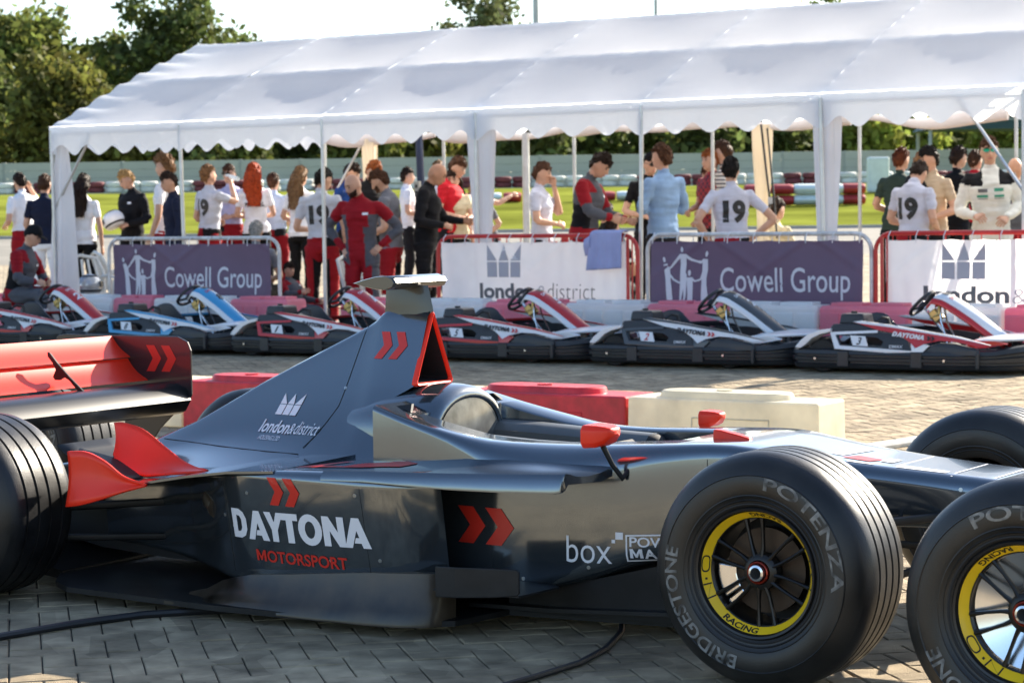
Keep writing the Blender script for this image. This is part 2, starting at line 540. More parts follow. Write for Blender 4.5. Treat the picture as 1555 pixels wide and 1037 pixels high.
# ------------------------------------------------------------------ tyre wall along the fence, blocks in the field
m_tw = mat('white_painted_tyre', (.70, .71, .66), .7, var=.15, scale=3)
m_tr = mat('dark_red_painted_tyre', (.17, .035, .04), .7, var=.3, scale=3)
m_tb = mat('black_rubber_tyre', (.03, .03, .03), .8, var=.2, scale=3)
tp = [(.13, .02), (.16, 0), (.25, .0), (.295, .03), (.30, .09), (.295, .16), (.25, .19), (.16, .19), (.13, .17)]
ty_me = {}
for nm, m in (('w', m_tw), ('r', m_tr), ('k', m_tb)):
    mb = MB(); mb.lathe(tp, axis='Z', n=18, closed=True); ty_me[nm] = mb.mesh('painted_tyre', m)
TL = {'w': ('white painted tyre lying in the tyre wall below the far fence', 'white tyres of the far tyre wall'),
      'r': ('dark red painted tyre lying in the tyre wall below the far fence', 'dark red tyres of the far tyre wall')}
pat = 'wwwwrrrrrwwwwwrrrwwwwrrrrwwwwrrrrwwwwwwrrrrrwwwrrrwwwwwrrrwwww'
i = 0; l = -19.3
while l < 19.3:
    c = pat[i % len(pat)]
    d = 77 - .05 * l + .5 * math.sin(l * .4)
    for k in range(2):
        o = bpy.data.objects.new('painted_tyre', ty_me[c]); COL.objects.link(o)
        p = at_ld(l + random.uniform(-.03, .03), d + random.uniform(-.04, .04))
        o.location = (p.x, p.y, p.z + .19 * k); o.rotation_euler = (0, 0, random.uniform(0, 6))
        put(o, None, TL[c][0], 'tyre', TL[c][1])
    l += .615; i += 1

m_bw = mat('white_plastic_block', (.62, .70, .70), .55, var=.08, scale=4)
m_br = mat('red_plastic_block', (.36, .035, .035), .55, var=.2, scale=4)
def field_block(px, w, red, d, tiers, label, group, z0=0.):
    l = (px - 777.5) / 3400 * d
    for k in range(tiers):
        mb = MB(); h = .27
        ring = []
        for s in range(9):
            x = (s / 8 - .5) * w; e = 1 if 0 < s < 8 else .86
            ring.append([(x, .3 * e * math.cos(a) * min(1, abs(1 / max(abs(math.cos(a)), abs(math.sin(a)), .8))), h / 2 + h / 2 * e * math.sin(a) * min(1, 1 / max(abs(math.cos(a)), abs(math.sin(a)), .8))) for a in [2 * PI * q / 16 for q in range(16)]])
        mb.loft(ring)
        o = mb.build('track_barrier_block', m_br if red else m_bw)
        p = at_ld(l, d); o.location = (p.x, p.y, p.z + z0 + k * .275); o.rotation_euler = (0, 0, YAW)
        put(o, None, label + (' in the top tier' if k == 1 else ' in the bottom tier' if tiers == 2 else ''), 'barrier block', group)
G = 'red and white blocks lining the infield'
for px, w, red, lab in ((1152, .62, 1, 'red block beside the cream tent curtain in the field wall'), (1190, .5, 1, 'short red block right of the cream curtain in the field wall'), (1226, .62, 0, 'white block left of the white tent leg in the field wall'), (1262, .62, 0, 'white block behind the white tent leg in the field wall'), (1297, .55, 1, 'red block ending the field wall by the men at the right')):
    field_block(px, w + .03, red, 57, 2, lab, G)
for px, w, red, lab in ((905, 1.15, 1, 'long dark red block behind the grey and red race suit on the grass'), (968, 1.05, 0, 'white block on the grass behind the tent pole and blue shirt'), (748, .6, 0, 'white block on the grass beside the thin tent pole'), (781, .5, 1, 'dark red block on the grass left of the man in the grey tee'), (432, .55, 0, 'white block on the grass right of the red haired woman'), (690, .9, 1, 'red block on the grass behind the seated woman')):
    field_block(px, w, red, 62, 1, lab, G)
mb = MB(); mb.box((0, 0, .52), (.62, .45, 1.04)); o = mb.build('upright_barrier', m_bw, bev=.06, label='tall pale blue-white plastic block standing alone on the grass', cat='barrier')
p = at_ld((1335 - 777.5) / 3400 * 66, 66); o.location = p; o.rotation_euler = (0, 0, YAW)

# ------------------------------------------------------------------ trees
m_bark = mat('bark', (.10, .075, .055), .9, var=.3, scale=3, bump=.5, bscale=20)
def leaf_mat(name, col, tr=.35):
    if name in _mats: return _mats[name]
    m = mat(name, col, .75, var=.45, scale=.35, det=3., spec=.2)
    nt = m.node_tree
    b = nt.nodes['Principled BSDF']; out = nt.nodes['Material Output']
    base = b.inputs['Base Color'].links[0].from_socket
    ge = nt.nodes.new('ShaderNodeNewGeometry')
    hs = nt.nodes.new('ShaderNodeHueSaturation')
    mr = nt.nodes.new('ShaderNodeMapRange'); mr.inputs['To Min'].default_value = .55; mr.inputs['To Max'].default_value = 1.45
    mh = nt.nodes.new('ShaderNodeMapRange'); mh.inputs['To Min'].default_value = .475; mh.inputs['To Max'].default_value = .52
    nt.links.new(ge.outputs['Random Per Island'], mr.inputs[0]); nt.links.new(ge.outputs['Random Per Island'], mh.inputs[0])
    nt.links.new(mr.outputs[0], hs.inputs['Value']); nt.links.new(mh.outputs[0], hs.inputs['Hue'])
    nt.links.new(base, hs.inputs['Color']); nt.links.new(hs.outputs[0], b.inputs['Base Color'])
    t = nt.nodes.new('ShaderNodeBsdfTranslucent'); nt.links.new(hs.outputs[0], t.inputs[0])
    mx = nt.nodes.new('ShaderNodeMixShader'); mx.inputs[0].default_value = tr
    nt.links.new(b.outputs[0], mx.inputs[1]); nt.links.new(t.outputs[0], mx.inputs[2]); nt.links.new(mx.outputs[0], out.inputs[0])
    return m
def leaves(lobes, n, size, rs, hang=.0):
    # lobes: (cx,cy,cz,rx,ry,rz); leaf faces in clumps near the lobes' surfaces
    vol = np.array([l[3] * l[4] * l[5] for l in lobes]) ** .67; vol /= vol.sum()
    V = []; F = []
    nc = n // 7
    which = rs.choice(len(lobes), nc, p=vol)
    dirs = rs.normal(size=(nc, 3)); dirs /= np.linalg.norm(dirs, axis=1)[:, None]
    rad = .55 + .5 * rs.random(nc) ** .6
    L = np.array(lobes)[which]
    c = L[:, :3] + dirs * rad[:, None] * L[:, 3:]
    c = np.repeat(c, 7, 0) + rs.normal(size=(nc * 7, 3)) * size * 1.15
    N = len(c)
    a = rs.normal(size=(N, 3)); a /= np.linalg.norm(a, axis=1)[:, None]
    b = rs.normal(size=(N, 3)); b -= a * (a * b).sum(1)[:, None]; b /= np.linalg.norm(b, axis=1)[:, None]
    s = size * (.5 + .8 * rs.random(N))[:, None]
    P = np.stack([c - a * s, c + b * s * .55, c + a * s, c - b * s * .55], 1).reshape(-1, 3)
    return P, np.arange(N * 4).reshape(-1, 4)
def np_mesh(name, P, F, m):
    me = bpy.data.meshes.new(name)
    me.vertices.add(len(P)); me.vertices.foreach_set('co', np.asarray(P, np.float32).ravel())
    k = F.shape[1]
    me.loops.add(F.size); me.loops.foreach_set('vertex_index', F.ravel().astype(np.int32))
    me.polygons.add(len(F)); me.polygons.foreach_set('loop_start', np.arange(len(F), dtype=np.int32) * k)
    me.materials.append(m); me.update(calc_edges=True); me.validate()
    return me
def tree(name, l, d, h, w, m, label, seed, n=5200, leaf=.26, low=.15, nl=14, group='trees behind the far fence', squash=1.):
    rs = np.random.default_rng(seed); rr = random.Random(seed)
    base = at_ld(l, d)
    t = thing(name, label, 'tree' if name != 'hedge_bush' else 'bush', base, 0, group)
    lobes = []
    for i in range(nl):
        z = h * (low + (1 - low) * (i + .5) / nl)
        f = math.sin(PI * min(1, .12 + .8 * (z / h - low) / (1 - low))) ** .7
        a = i * 2.4 + rr.random(); q = rr.uniform(.35, .75) * f * w / 2
        r0 = rr.uniform(.30, .48) * w / 2 * max(.55, f)
        lobes.append((q * math.cos(a), q * math.sin(a), min(z, h - r0 * .8), r0, r0, r0 * rr.uniform(.7, .95) * squash))
    lobes.append((0, 0, h * .6, w * .22, w * .22, h * .28))
    P, F = leaves(lobes, n, leaf, rs)
    o = bpy.data.objects.new('crown', np_mesh('crown', P, F, m)); COL.objects.link(o); o.parent = t
    mb = MB()
    hh = h * .72
    mb.tube([(0, 0, -.2), (.1, 0, hh * .3), (-.1, .1, hh * .65), (0, 0, hh)], [w * .045, w * .036, w * .024, .04], 8)
    for lo in lobes[::2]:
        z0 = max(h * .12, lo[2] * .55)
        mb.tube([(0, 0, z0), (lo[0] * .5, lo[1] * .5, lerp(z0, lo[2], .6)), (lo[0], lo[1], lo[2])], [w * .018, w * .012, .02], 5)
    mb.build('trunk', m_bark, t)
    return t
lf_o = leaf_mat('olive_leaves', (.145, .148, .034), .42); lf_d = leaf_mat('dark_green_leaves', (.10, .125, .038), .42)
lf_m = leaf_mat('mid_green_leaves', (.135, .16, .04), .45); lf_l = leaf_mat('light_green_leaves', (.26, .30, .06), .5); lf_g = leaf_mat('grey_green_leaves', (.12, .14, .06))
pxl = lambda px, d: (px - 777.5) / 3400 * d
def ptree(px, d, ytop, wpx, m, label, seed, **k):
    l = pxl(px, d); yh = 328 - (px - 777.5) * math.tan(R(.75))
    h = 1.31 + (yh - ytop) * d / 3400 - interp(d, ZT)
    return tree(k.pop('name', 'leafy_tree'), l, d, h, wpx * d / 3400, m, label, seed, **k)
ptree(40, 122, 12, 260, lf_m, 'tall mid green tree with an uneven top at the far left behind the fence', 11, n=9500, leaf=.27)
ptree(95, 108, 92, 240, lf_o, 'broad olive tree with yellowish leaves left of the white tent roof', 12, n=9000, leaf=.25, low=.03)
ptree(-30, 112, 60, 160, lf_d, 'dark tree cut off by the left edge behind the fence', 13, n=5200, low=.05)
ptree(172, 132, 55, 120, lf_m, 'slim mid green tree between the olive tree and the round dark tree', 14, n=4200, low=.05)
ptree(275, 128, -6, 250, lf_d, 'tall round dark green tree rising over the left end of the tent roof', 15, n=9500, leaf=.27)
ptree(375, 140, 50, 110, lf_g, 'small pale tree top peeping over the tent ridge beside the dark tree', 16, n=3000)
ptree(745, 150, -28, 165, lf_g, 'grey green tree rising above the middle of the tent ridge', 17, n=6500, leaf=.26)
ptree(1252, 170, -12, 60, lf_m, 'tiny tree top showing over the ridge at the right', 18, n=2500)
ptree(190, 104, 150, 150, lf_o, 'low olive bush behind the fence beside the tent corner', 19, name='hedge_bush', n=4200, low=.02)
k = 0
hedges = [(290, 186, lf_d), (380, 178, lf_m), (470, 182, lf_d), (560, 176, lf_m), (650, 180, lf_o), (735, 172, lf_d), (820, 170, lf_d), (905, 168, lf_d), (990, 165, lf_m), (1075, 165, lf_d), (1160, 160, lf_d), (1240, 165, lf_m), (1310, 168, lf_l), (1380, 172, lf_l), (1450, 165, lf_m), (1530, 160, lf_l)]
where = ['behind the left tent pole', 'behind the drinking man', 'behind the woman with long brown hair', 'behind the reddish haired man', 'behind the navy pole', 'behind the white drape leg', 'behind the man with his hand at his mouth', 'behind the man in the grey race suit', 'behind the blue shirt man', 'behind the ginger man', 'behind the cream curtain', 'behind the right white tent leg', 'left of the bare pole near the number nineteen', 'right of the bare pole near the number nineteen', 'below the dark green roof', 'at the right edge of the photo']
kindw = {id(lf_d): 'dark green', id(lf_m): 'mid green', id(lf_o): 'olive', id(lf_l): 'bright'}
for (px, yt, m), wh in zip(hedges, where):
    ptree(px, 103 + (k % 3) * 3, yt, 120, m, kindw[id(m)] + ' bush over the far fence ' + wh, 40 + k, name='hedge_bush', n=2600, low=.02, nl=9, group='bushes behind the far fence')
    k += 1

# green pavilion roof behind the right end, two lamp columns
m_pav = mat('dark_green_roof', (.03, .06, .035), .6, var=.1)
m_pavl = mat('pale_roof_batten', (.35, .38, .36), .6)
p = at_ld(pxl(1490, 88), 88)
t = thing('pavilion', 'dark green hipped pavilion roof with pale battens seen under the right tent end', 'pavilion', p, YAW)
mb = MB(); mb.loft([[(-2.4, -1.5, 2.0), (2.4, -1.5, 2.0), (2.4, 1.5, 2.0), (-2.4, 1.5, 2.0)], [(-.9, -.1, 3.5), (.9, -.1, 3.5), (.9, .1, 3.5), (-.9, .1, 3.5)]], sm=False); mb.build('roof', m_pav, t)
for k in range(1, 4):
    f = k / 4; x = lerp(2.4, .9, f); y = lerp(-1.5, -.1, f); z = lerp(2.0, 3.5, f)
    mb = MB(); mb.box((0, y - .03, z), (2 * x, .04, .05)); mb.build('batten', m_pavl, t)
for sx in (-1, 1):
    for sy in (-1, 1):
        mb = MB(); mb.box((sx * 2.2, sy * 1.3, 1.0), (.12, .12, 2.0)); mb.build('post', m_pavl, t)
m_lamp = mat('lamp_column_grey', (.45, .46, .46), .5, metal=.4)
for px, r, lab in ((820, .12, 'thick pale lamp column rising over the tent ridge by the grey green tree'), (1001, .075, 'thin dark lamp column rising over the right half of the tent ridge')):
    t = thing('lamp_column', lab, 'lamp post', at_ld(pxl(px, 110), 110), YAW, 'lamp columns behind the tent')
    mb = MB(); mb.tube([(0, 0, 0), (0, 0, 9), (0, 0, 17)], [r * 1.5, r * 1.2, r], 10); mb.build('column', m_lamp, t)
    mb = MB(); mb.tube([(0, 0, 16.9), (.5, 0, 17.3), (1.2, 0, 17.4)], [.06, .05, .04], 6); mb.box((1.5, 0, 17.4), (.8, .3, .12)); mb.build('lamp_head', m_lamp, t)

# ------------------------------------------------------------------ marquee
m_canvas = mat('white_canvas', (.91, .94, .985), .75, var=.02, scale=1.2, bump=.12, bscale=14., trans=.54, pos=True)
m_curtain = mat('white_curtain', (.86, .85, .86), .8, var=.04, scale=2., trans=.35, pos=True)
m_roll = mat('rolled_canvas', (.70, .66, .66), .8, var=.06, scale=2., bump=.3, bscale=12., trans=.10, pos=True)
m_steel = mat('galvanised_pole', (.55, .56, .57), .38, metal=.75, var=.12, scale=8., pos=True)
BX = [-12.64, -10.70, -8.72, -6.77, -4.85, -2.96, -1.02]
YF, YR, YB = 12.7, 15.3, 17.9
ZE, ZR = 2.40, 3.48
ZB = 2.56                      # the rear eave stands on slightly higher ground
YM, ZM = 14.0, 2.98           # purlins
marquee = thing('marquee', 'long white party tent with scalloped valances and a pitched roof over the pit area', 'marquee', (0, 0, 0))
rt = random.Random(5)
for i in range(6):
    x0, x1 = BX[i], BX[i + 1]
    for side in (0, 1):
        mb = MB()
        ph = rt.random() * 6; sgk = rt.uniform(.72, 1.12)
        def roof(u, v, x0=x0, x1=x1, side=side, ph=ph, i=i, sgk=sgk):
            x = lerp(x0, x1, u)
            t = v * 2; s = int(min(t, 1.9999)); f = t - s
            (ya, za), (yb, zb) = ((YF, ZE), (YM, ZM)) if s == 0 else ((YM, ZM), (YR, ZR))
            y = lerp(ya, yb, f); z = lerp(za, zb, f)
            e = abs(2 * u - 1)                      # 1 at the rafters
            sag = 4 * f * (1 - f) * (1 - e ** 2.4)
            sag *= 1 + .10 * math.sin(4 * u + ph)
            z -= .052 * sgk * sag * (1.1 if s else 1.)
            z += .003 * sgk * math.sin(26 * u + 9 * f * (u - .5) + ph) * math.exp(-((f - .08) / .16) ** 2) * (1 - e ** 4)
            # creases running in from the rafters
            cr = math.exp(-((1 - e) / .12) ** 2)
            z += .003 * cr * math.sin(v * 58 + ph + 14 * e + 2 * math.sin(v * 9 + ph)) * (1 - abs(2 * f - 1) ** 6)
            z += .006 * math.sin(9 * u + 5 * v + ph) * sag
            z += .002 * (e ** 24) * (1 - abs(2 * f - 1) ** 4)
            if i == 0 and u < .3: z += .018 * math.sin(v * 46 + 3 * u) * (1 - u / .3)
            if f < .06 or f > .94: z += .004 * math.sin(u * 60 + ph)
            if side:
                y = 2 * YR - y; z += (ZB - ZE) * (1 - v)
            return Vector((x, y, z))
        mb.grid(roof, 26, 44)
        mb.build('roof_panel', m_canvas, marquee, angle=60)
# valances, scalloped
def valance(p0, p1, out, n, seed, drop=.27):
    p0, p1, out = Vector(p0), Vector(p1), Vector(out); mb = MB(); nu = n * 12
    rv = random.Random(seed); wob = [rv.uniform(-.02, .02) for _ in range(n + 2)]
    def fn(u, v):
        p = p0.lerp(p1, u); k = u * n; w = lerp(wob[int(k)], wob[int(k) + 1], k - int(k))
        b = -drop + .052 * math.cos(2 * PI * k + PI) + w * .5
        z = lerp(.006, b, v)
        o = .012 + (.022 * math.sin(k * 2.2 + seed) + .012 * math.sin(k * 7 + seed * 2)) * v
        return p + out * o + Vector((0, 0, z))
    mb.grid(fn, nu, 5); return mb
for i in range(6):
    x0, x1 = BX[i], BX[i + 1]
    if i == 0: x0 -= .02
    valance((x0, YF, ZE), (x1, YF, ZE), (0, -1, 0), 5, i).build('valance', m_canvas, marquee, angle=80)
    valance((x0, YB, ZB), (x1, YB, ZB), (0, 1, 0), 5, i + 9, .17).build('valance', m_canvas, marquee, angle=80)
    # rolled-up side wall hanging loosely under the rear eave
    mb = MB(); rv = random.Random(60 + i); n = 14; rings = []
    for k in range(n + 1):
        u = k / n; x = lerp(x0 + .06, x1 - .06, u); sg = .09 * math.sin(PI * u) * (.6 + .5 * rv.random() * 0 + .3 * math.sin(i * 2.1)) + .02 * math.sin(9 * u + i)
        rr = .05 + .022 * math.sin(5 * u + i)
        rings.append([(x, YB - .1 + rr * .8 * math.cos(a), ZB - .17 - sg + rr * 1.35 * math.sin(a)) for a in [2 * PI * q / 10 for q in range(10)]])
    mb.loft(rings); mb.build('rolled_side_wall', m_roll, marquee, angle=60)
for x, o in ((BX[0], (-1, 0, 0)), (BX[-1], (1, 0, 0))):
    valance((x, YF, ZE), (x, YB, ZB), o, 13, 31 + o[0]).build('valance', m_canvas, marquee, angle=80)
mb = MB()
mb.grid(lambda u, v: Vector((BX[0] - .012 + .02 * math.sin(6 * v) * math.sin(PI * u), lerp(YF, YB, u), lerp(ZE, ZE + (ZR - ZE) * (1 - abs(2 * u - 1)), v))), 16, 6)
mb.build('gable', m_canvas, marquee)
# frame
pl = MB()
for x in BX:
    for (ya, za), (yb, zb) in (((YF, ZE), (YR, ZR)), ((YB, ZB), (YR, ZR))):
        p = MB(); p.tube([(x, ya, za - .085), (x, yb, zb - .085)], .019, 8); p.build('rafter', m_steel, marquee)
for y, z in ((YF, ZE), (YM, ZM), (YR, ZR), (2 * YR - YM, ZM + .07), (YB, ZB)):
    p = MB(); y_ = y + (.045 if y < 12.8 else -.045 if y > 17.8 else 0); p.tube([(BX[0], y_, z - .07), (BX[-1], y_, z - .07)], .017, 8); p.build('purlin', m_steel, marquee)
for i, x in enumerate(BX):
    for y, lean in ((YF, (.03, .05, .0, .0, -.035, .03, .0)[i]), (YB, .0)):
        p = MB(); p.tube([(x + lean, y, gz(x, y)), (x, y, (ZE if y < YR else ZB) - .04)], .021, 10)
        p.tube([(x + lean, y, gz(x, y)), (x + lean, y, gz(x, y) + .012)], .06, 10)
        p.build('pole', m_steel, marquee)
for xa, xb in ((BX[0], BX[0] + .62), (BX[-1], BX[-1] - .62)):
    for y in (YF, YB):
        p = MB(); p.tube([(xa, y + .03, 1.45), (xb, y + .03, 2.33)], .016, 8); p.build('brace', m_steel, marquee)
# gathered curtains round the legs
def curtain(x, y, w0, w1, z0, tie, name='leg_curtain', m=None):
    mb = MB(); rings = []; n = 26; rv = random.Random(int(x * 100))
    ph = [rv.uniform(0, 6) for _ in range(4)]
    for k in range(15):
        t = k / 14; z = lerp(ZE - .05, z0, t)
        w = lerp(w0, w1, sm01(0, tie, t)) if t < tie else lerp(w1, w1 * 1.35, (t - tie) / (1 - tie + 1e-6))
        rings.append([(x + w * math.cos(a) * (1 + .2 * math.sin(5 * a + ph[0] + .8 * t) + .14 * math.sin(8 * a + ph[1])), y + .1 + w * .62 * math.sin(a) * (1 + .16 * math.sin(5 * a + ph[0] + .8 * t)), z) for a in [2 * PI * q / n for q in range(n)]])
    mb.loft(rings); mb.build(name, m or m_curtain, marquee, angle=70)
curtain(BX[0] + .06, YF, .07, .135, .45, .5)
curtain(BX[3], YF, .15, .075, .2, .8)
curtain(BX[5], YF, .125, .075, .3, .85)
m_cream = mat('cream_curtain', (.80, .72, .58), .8, var=.05, scale=2., trans=.35, pos=True)
curtain(-11.82, YB - .2, .10, .075, .5, .5, m=m_cream)
curtain(-6.05, YB - .2, .12, .062, .5, .7, m=m_cream)
curtain(-1.25, YB - .2, .12, .07, .5, .6, m=m_cream)
for x, r, m, lab in ((-9.25, .045, m_steel, 'thick bare post'),):
    p = MB(); p.tube([(x, YB - .3, gz(x, YB)), (x, YB - .3, 2.35)], r, 10); p.build('pole', m, marquee)
m_navy = mat('navy_sleeve', (.03, .045, .10), .6, var=.2, scale=4, pos=True)
t = thing('banner_post', 'navy blue post with a small switch box standing inside the tent', 'post', (-9.4, 15.55, gz(-9.4, 15.55)))
p = MB(); p.tube([(0, 0, 0), (-.02, 0, 1.2), (-.07, 0, 2.6)], [.055, .05, .04], 10); p.build('post', m_navy, t)
m_grey = mat('grey_plastic', (.5, .49, .45), .5, var=.08)
m_black = mat('black_plastic', (.018, .018, .02), .42, var=.2)
p = MB(); p.box((-.045, -.06, 1.62), (.075, .05, .18)); p.build('switch_box', m_grey, t, bev=.006)
p = MB(); p.box((-.045, -.087, 1.65), (.03, .01, .04)); p.box((-.045, -.087, 1.58), (.03, .01, .03)); p.build('switch', m_black, t)
p = MB(); p.tube([(-.03, -.06, 1.53), (.06, -.07, 1.35), (.03, -.06, 1.0), (.1, -.05, .7), (.06, -.05, .3)], .008, 6); p.build('cable', m_grey, t)
p = MB()
t = thing('ratchet_strap', 'black ratchet strap hanging beside the cream curtain at the rear of the tent', 'strap', (-5.92, 17.6, 0))
p.tube([(-.05, 0, 2.35), (.02, 0, 1.75), (.06, 0, 1.45), (.03, .0, 1.15)], .012, 5, flat=2); p.tube([(.02, .02, 2.3), (.1, .02, 1.5), (.14, .02, 1.0)], .01, 5, flat=2); p.build('webbing', m_black, t)
p = MB(); p.box((.07, -.01, 1.45), (.05, .03, .08)); p.build('buckle', m_steel, t)

# ------------------------------------------------------------------ plastic blocks along the pits and in the middle
m_wp = mat('white_block_plastic', (.92, .92, .92), .5, var=.05, scale=3., trans=.5, pos=True)
m_rp = mat('pink_red_block_plastic', (.94, .36, .45), .5, var=.10, scale=3., trans=.5, pos=True)
def block(x0, x1, y, z0, red, label, group, h=.47, ribs=True):
    t = thing('plastic_barrier', label, 'barrier block', ((x0 + x1) / 2, y, z0), random.uniform(-.02, .02), group)
    w = x1 - x0 - .02; dpt = .36
    mb = MB(); hw, hd = w / 2, dpt / 2
    P = lambda k, i, z: [(-hw * k, -hd * i, z), (hw * k, -hd * i, z), (hw * k, hd * i, z), (-hw * k, hd * i, z)]
    mb.loft([P(1, 1, 0), P(.99, .97, h * .93), P(.97, .9, h)], sm=False)
    mb.build('body', m_rp if red else m_wp, t, bev=.018)
    if ribs:
        n = 4
        for k in range(n):
            mb = MB(); a = -hw + (k + .08) * w / n; b = -hw + (k + .92) * w / n
            mb.loft([[(a, -hd - .012, .03), (b, -hd - .012, .03), (b, -hd + .02, .03), (a, -hd + .02, .03)], [(a, -hd - .006, h * .86), (b, -hd - .006, h * .86), (b, -hd + .03, h * .86), (a, -hd + .03, h * .86)]], sm=False)
            mb.build('rib', m_rp if red else m_wp, t, bev=.008)
        for s in (-.45, .45):
            mb = MB(); mb.box((s * hw, 0, h + .012), (w * .36, dpt * .55, .03)); mb.build('top_lug', m_rp if red else m_wp, t, bev=.008)
    return t
segs = [(-13.6, -12.33, 1), (-12.33, -11.15, 0), (-11.15, -10.58, 1), (-10.58, -9.5, 0), (-9.5, -8.72, 1), (-8.05, -7.12, 1), (-7.08, -6.27, 0), (-6.27, -5.36, 1), (-5.36, -4.46, 0), (-4.46, -3.6, 1), (-3.6, -2.70, 0), (-2.70, -1.82, 1), (-1.82, -.98, 0), (-.98, -.05, 1)]
wh = ['at the left edge below the seated man', 'below the white corner leg of the tent', 'behind the leftmost red kart', 'behind the blue kart seat', 'behind the blue kart nose', 'behind the camera pod of the black car', 'right of the camera pod of the black car', 'behind the steering wheel of kart 5', 'below the pale blue towel', 'behind the seat of kart 2', 'behind the nose of the grey kart 2', 'between the noses of karts 2 and 3', 'behind the nose of kart 3', 'at the right edge']
for (a, b, c), w_ in zip(segs, wh):
    block(a, b, 12.22, 0, c, ('pink red' if c else 'translucent white') + ' water barrier block ' + w_, 'barrier blocks behind the karts')
m_wm = mat('cream_barrier_plastic', (.84, .78, .62), .42, var=.12, scale=7., det=12., rvar=.12, bump=.05, bscale=30., trans=.38, pos=True)
m_rm = mat('red_barrier_plastic', (.66, .03, .04), .40, var=.25, scale=9., det=12., rvar=.15, bump=.06, bscale=30., trans=.10, pos=True)
def midblock(x0, x1, red, label):
    m = m_rm if red else m_wm
    t = thing('water_barrier', label, 'barrier', ((x0 + x1) / 2, 4.63, 0), 0, 'water filled barriers behind the racing car')
    w = x1 - x0 - .012; hw = w / 2; hd = .18; h = .30
    mb = MB(); P = lambda k, i, z: [(-hw + k, -hd + i, z), (hw - k, -hd + i, z), (hw - k, hd - i, z), (-hw + k, hd - i, z)]
    mb.loft([P(0, 0, 0), P(.003, .006, h)], sm=False); mb.build('body', m, t, bev=.012)
    # raised rounded lid
    mb = MB(); rings = []
    for z, k in ((h - .004, .03), (h + .028, .04), (h + .036, .052)):
        q = stadium(-hw + .10 + k, -hd + .03 + k * .6, hw - .20 - k, hd - .03 - k * .6)
        rings.append([(x, y, z) for x, y in q])
    mb.loft(rings); mb.build('lid', m, t)
    mb = MB(); mb.tube([(-.06, 0, h + .034), (-.06, 0, h + .044)], .045, 14); mb.build('cap', m, t)
    mb = MB(); a, b = -hw * .3, hw * .5
    for (xa, za), (xb, zb) in (((a, .07), (b, .07)), ((a, .2), (b, .2)), ((a, .07), (a, .2)), ((b, .07), (b, .2))):
        mb.tube([(xa, -hd - .001, za), (xb, -hd + .001, zb)], .004, 6)
    mb.build('moulded_frame', m, t)
midblock(-.37, .80, 0, 'cream white water barrier at the right end of the row, beside the red one')
midblock(-1.52, -.37, 1, 'glossy red water barrier between the helmet-like headrest and the cream barrier')
midblock(-2.62, -1.52, 0, 'cream white water barrier mostly hidden behind the air intake of the car')
midblock(-3.60, -2.62, 1, 'glossy red water barrier behind the engine cover and rear wing')
midblock(-4.75, -3.60, 0, 'cream white water barrier behind the black end plate of the rear wing')
midblock(-5.9, -4.75, 1, 'red water barrier at the left, hidden below the rear wing')

# ------------------------------------------------------------------ crowd barriers with banners
m_wf = mat('weathered_white_tube', (.62, .60, .58), .5, var=.25, scale=14., metal=.2, pos=True)
m_rf = mat('red_painted_tube', (.52, .03, .025), .4, var=.12, scale=9., pos=True)
def crowd_barrier(x0, x1, y, red, label):
    t = thing('crowd_barrier', label, 'crowd barrier', ((x0 + x1) / 2, y, 0), 0, 'crowd barriers along the tent front')
    hw = (x1 - x0) / 2; m = m_rf if red else m_wf; r = .021
    arc = [(hw - .16 + .16 * math.sin(R(a)), 0, .95 + .16 * math.cos(R(a))) for a in range(0, 91, 15)]
    path = [(hw, 0, .05)] + arc[::-1] + [(-x, 0, z) for x, _, z in arc] + [(-hw, 0, .05)]
    p = MB(); p.tube(path, r, 8); p.build('frame', m, t)
    p = MB(); p.tube([(-hw, 0, .16), (hw, 0, .16)], r * .8, 8); p.build('bottom_rail', m, t)
    n = int(hw * 2 / .16)
    up = MB(); up.tube([(0, 0, .16), (0, 0, 1.1)], .006, 6); um = up.mesh('upright', m)
    for k in range(1, n):
        o = bpy.data.objects.new('upright', um); COL.objects.link(o); o.parent = t; o.location = (-hw + k * 2 * hw / n, .0, 0)
    for s in (-1, 1):
        p = MB(); p.tube([(s * (hw - .15), -.3, .02), (s * (hw - .15), 0, .06), (s * (hw - .15), .3, .02)], .018, 8); p.build('foot', m, t)
    return t
def banner(x0, x1, y, m, label, ztop=1.055, zbot=.12, seed=1, tilt=0.):
    t = thing('banner', label, 'banner', ((x0 + x1) / 2, y, 0), 0, None)
    hw = (x1 - x0) / 2; mb = MB(); rv = random.Random(seed); ph = [rv.uniform(0, 6) for _ in range(5)]
    def fn(u, v):
        x = lerp(-hw, hw, u); z = lerp(zbot, ztop, v)
        tie = abs(math.sin(u * PI * 7)) ** .5
        z -= .012 * tie * v ** 8
        yy = -.012 + .010 * math.sin(3 * u * PI + ph[0]) * (1 - v * .6) + .008 * math.sin(7 * u + 5 * v + ph[1])
        for k in range(4):   # diagonal creases running down from the ties
            cx = (k + .5) / 4 + .1 * math.sin(ph[k]); dd = (u - cx) * 2 + (v - .95) * (.9 if k % 2 else -.9)
            yy -= .012 * math.exp(-(dd / .045) ** 2) * v
        yy -= .02 * math.exp(-((u - .04) / .03) ** 2) * (1 - v) + .02 * math.exp(-((u - .97) / .02) ** 2) * (1 - v)
        return Vector((x, yy, z))
    mb.grid(fn, 90, 26)
    c = mb.build('cloth', m, t, angle=70)
    me = MB()
    n = 8
    for k in range(n + 1):
        x = lerp(-hw + .03, hw - .03, k / n)
        me.tube([(x, -.025, ztop - .03), (x + .004, -.03, ztop + .03), (x + .004, .02, ztop + .075)], .0045, 5)
    me.build('cable_tie', m_white, t)
    return t, c
m_white = mat('white_print', (.74, .74, .76), .6, var=.03)
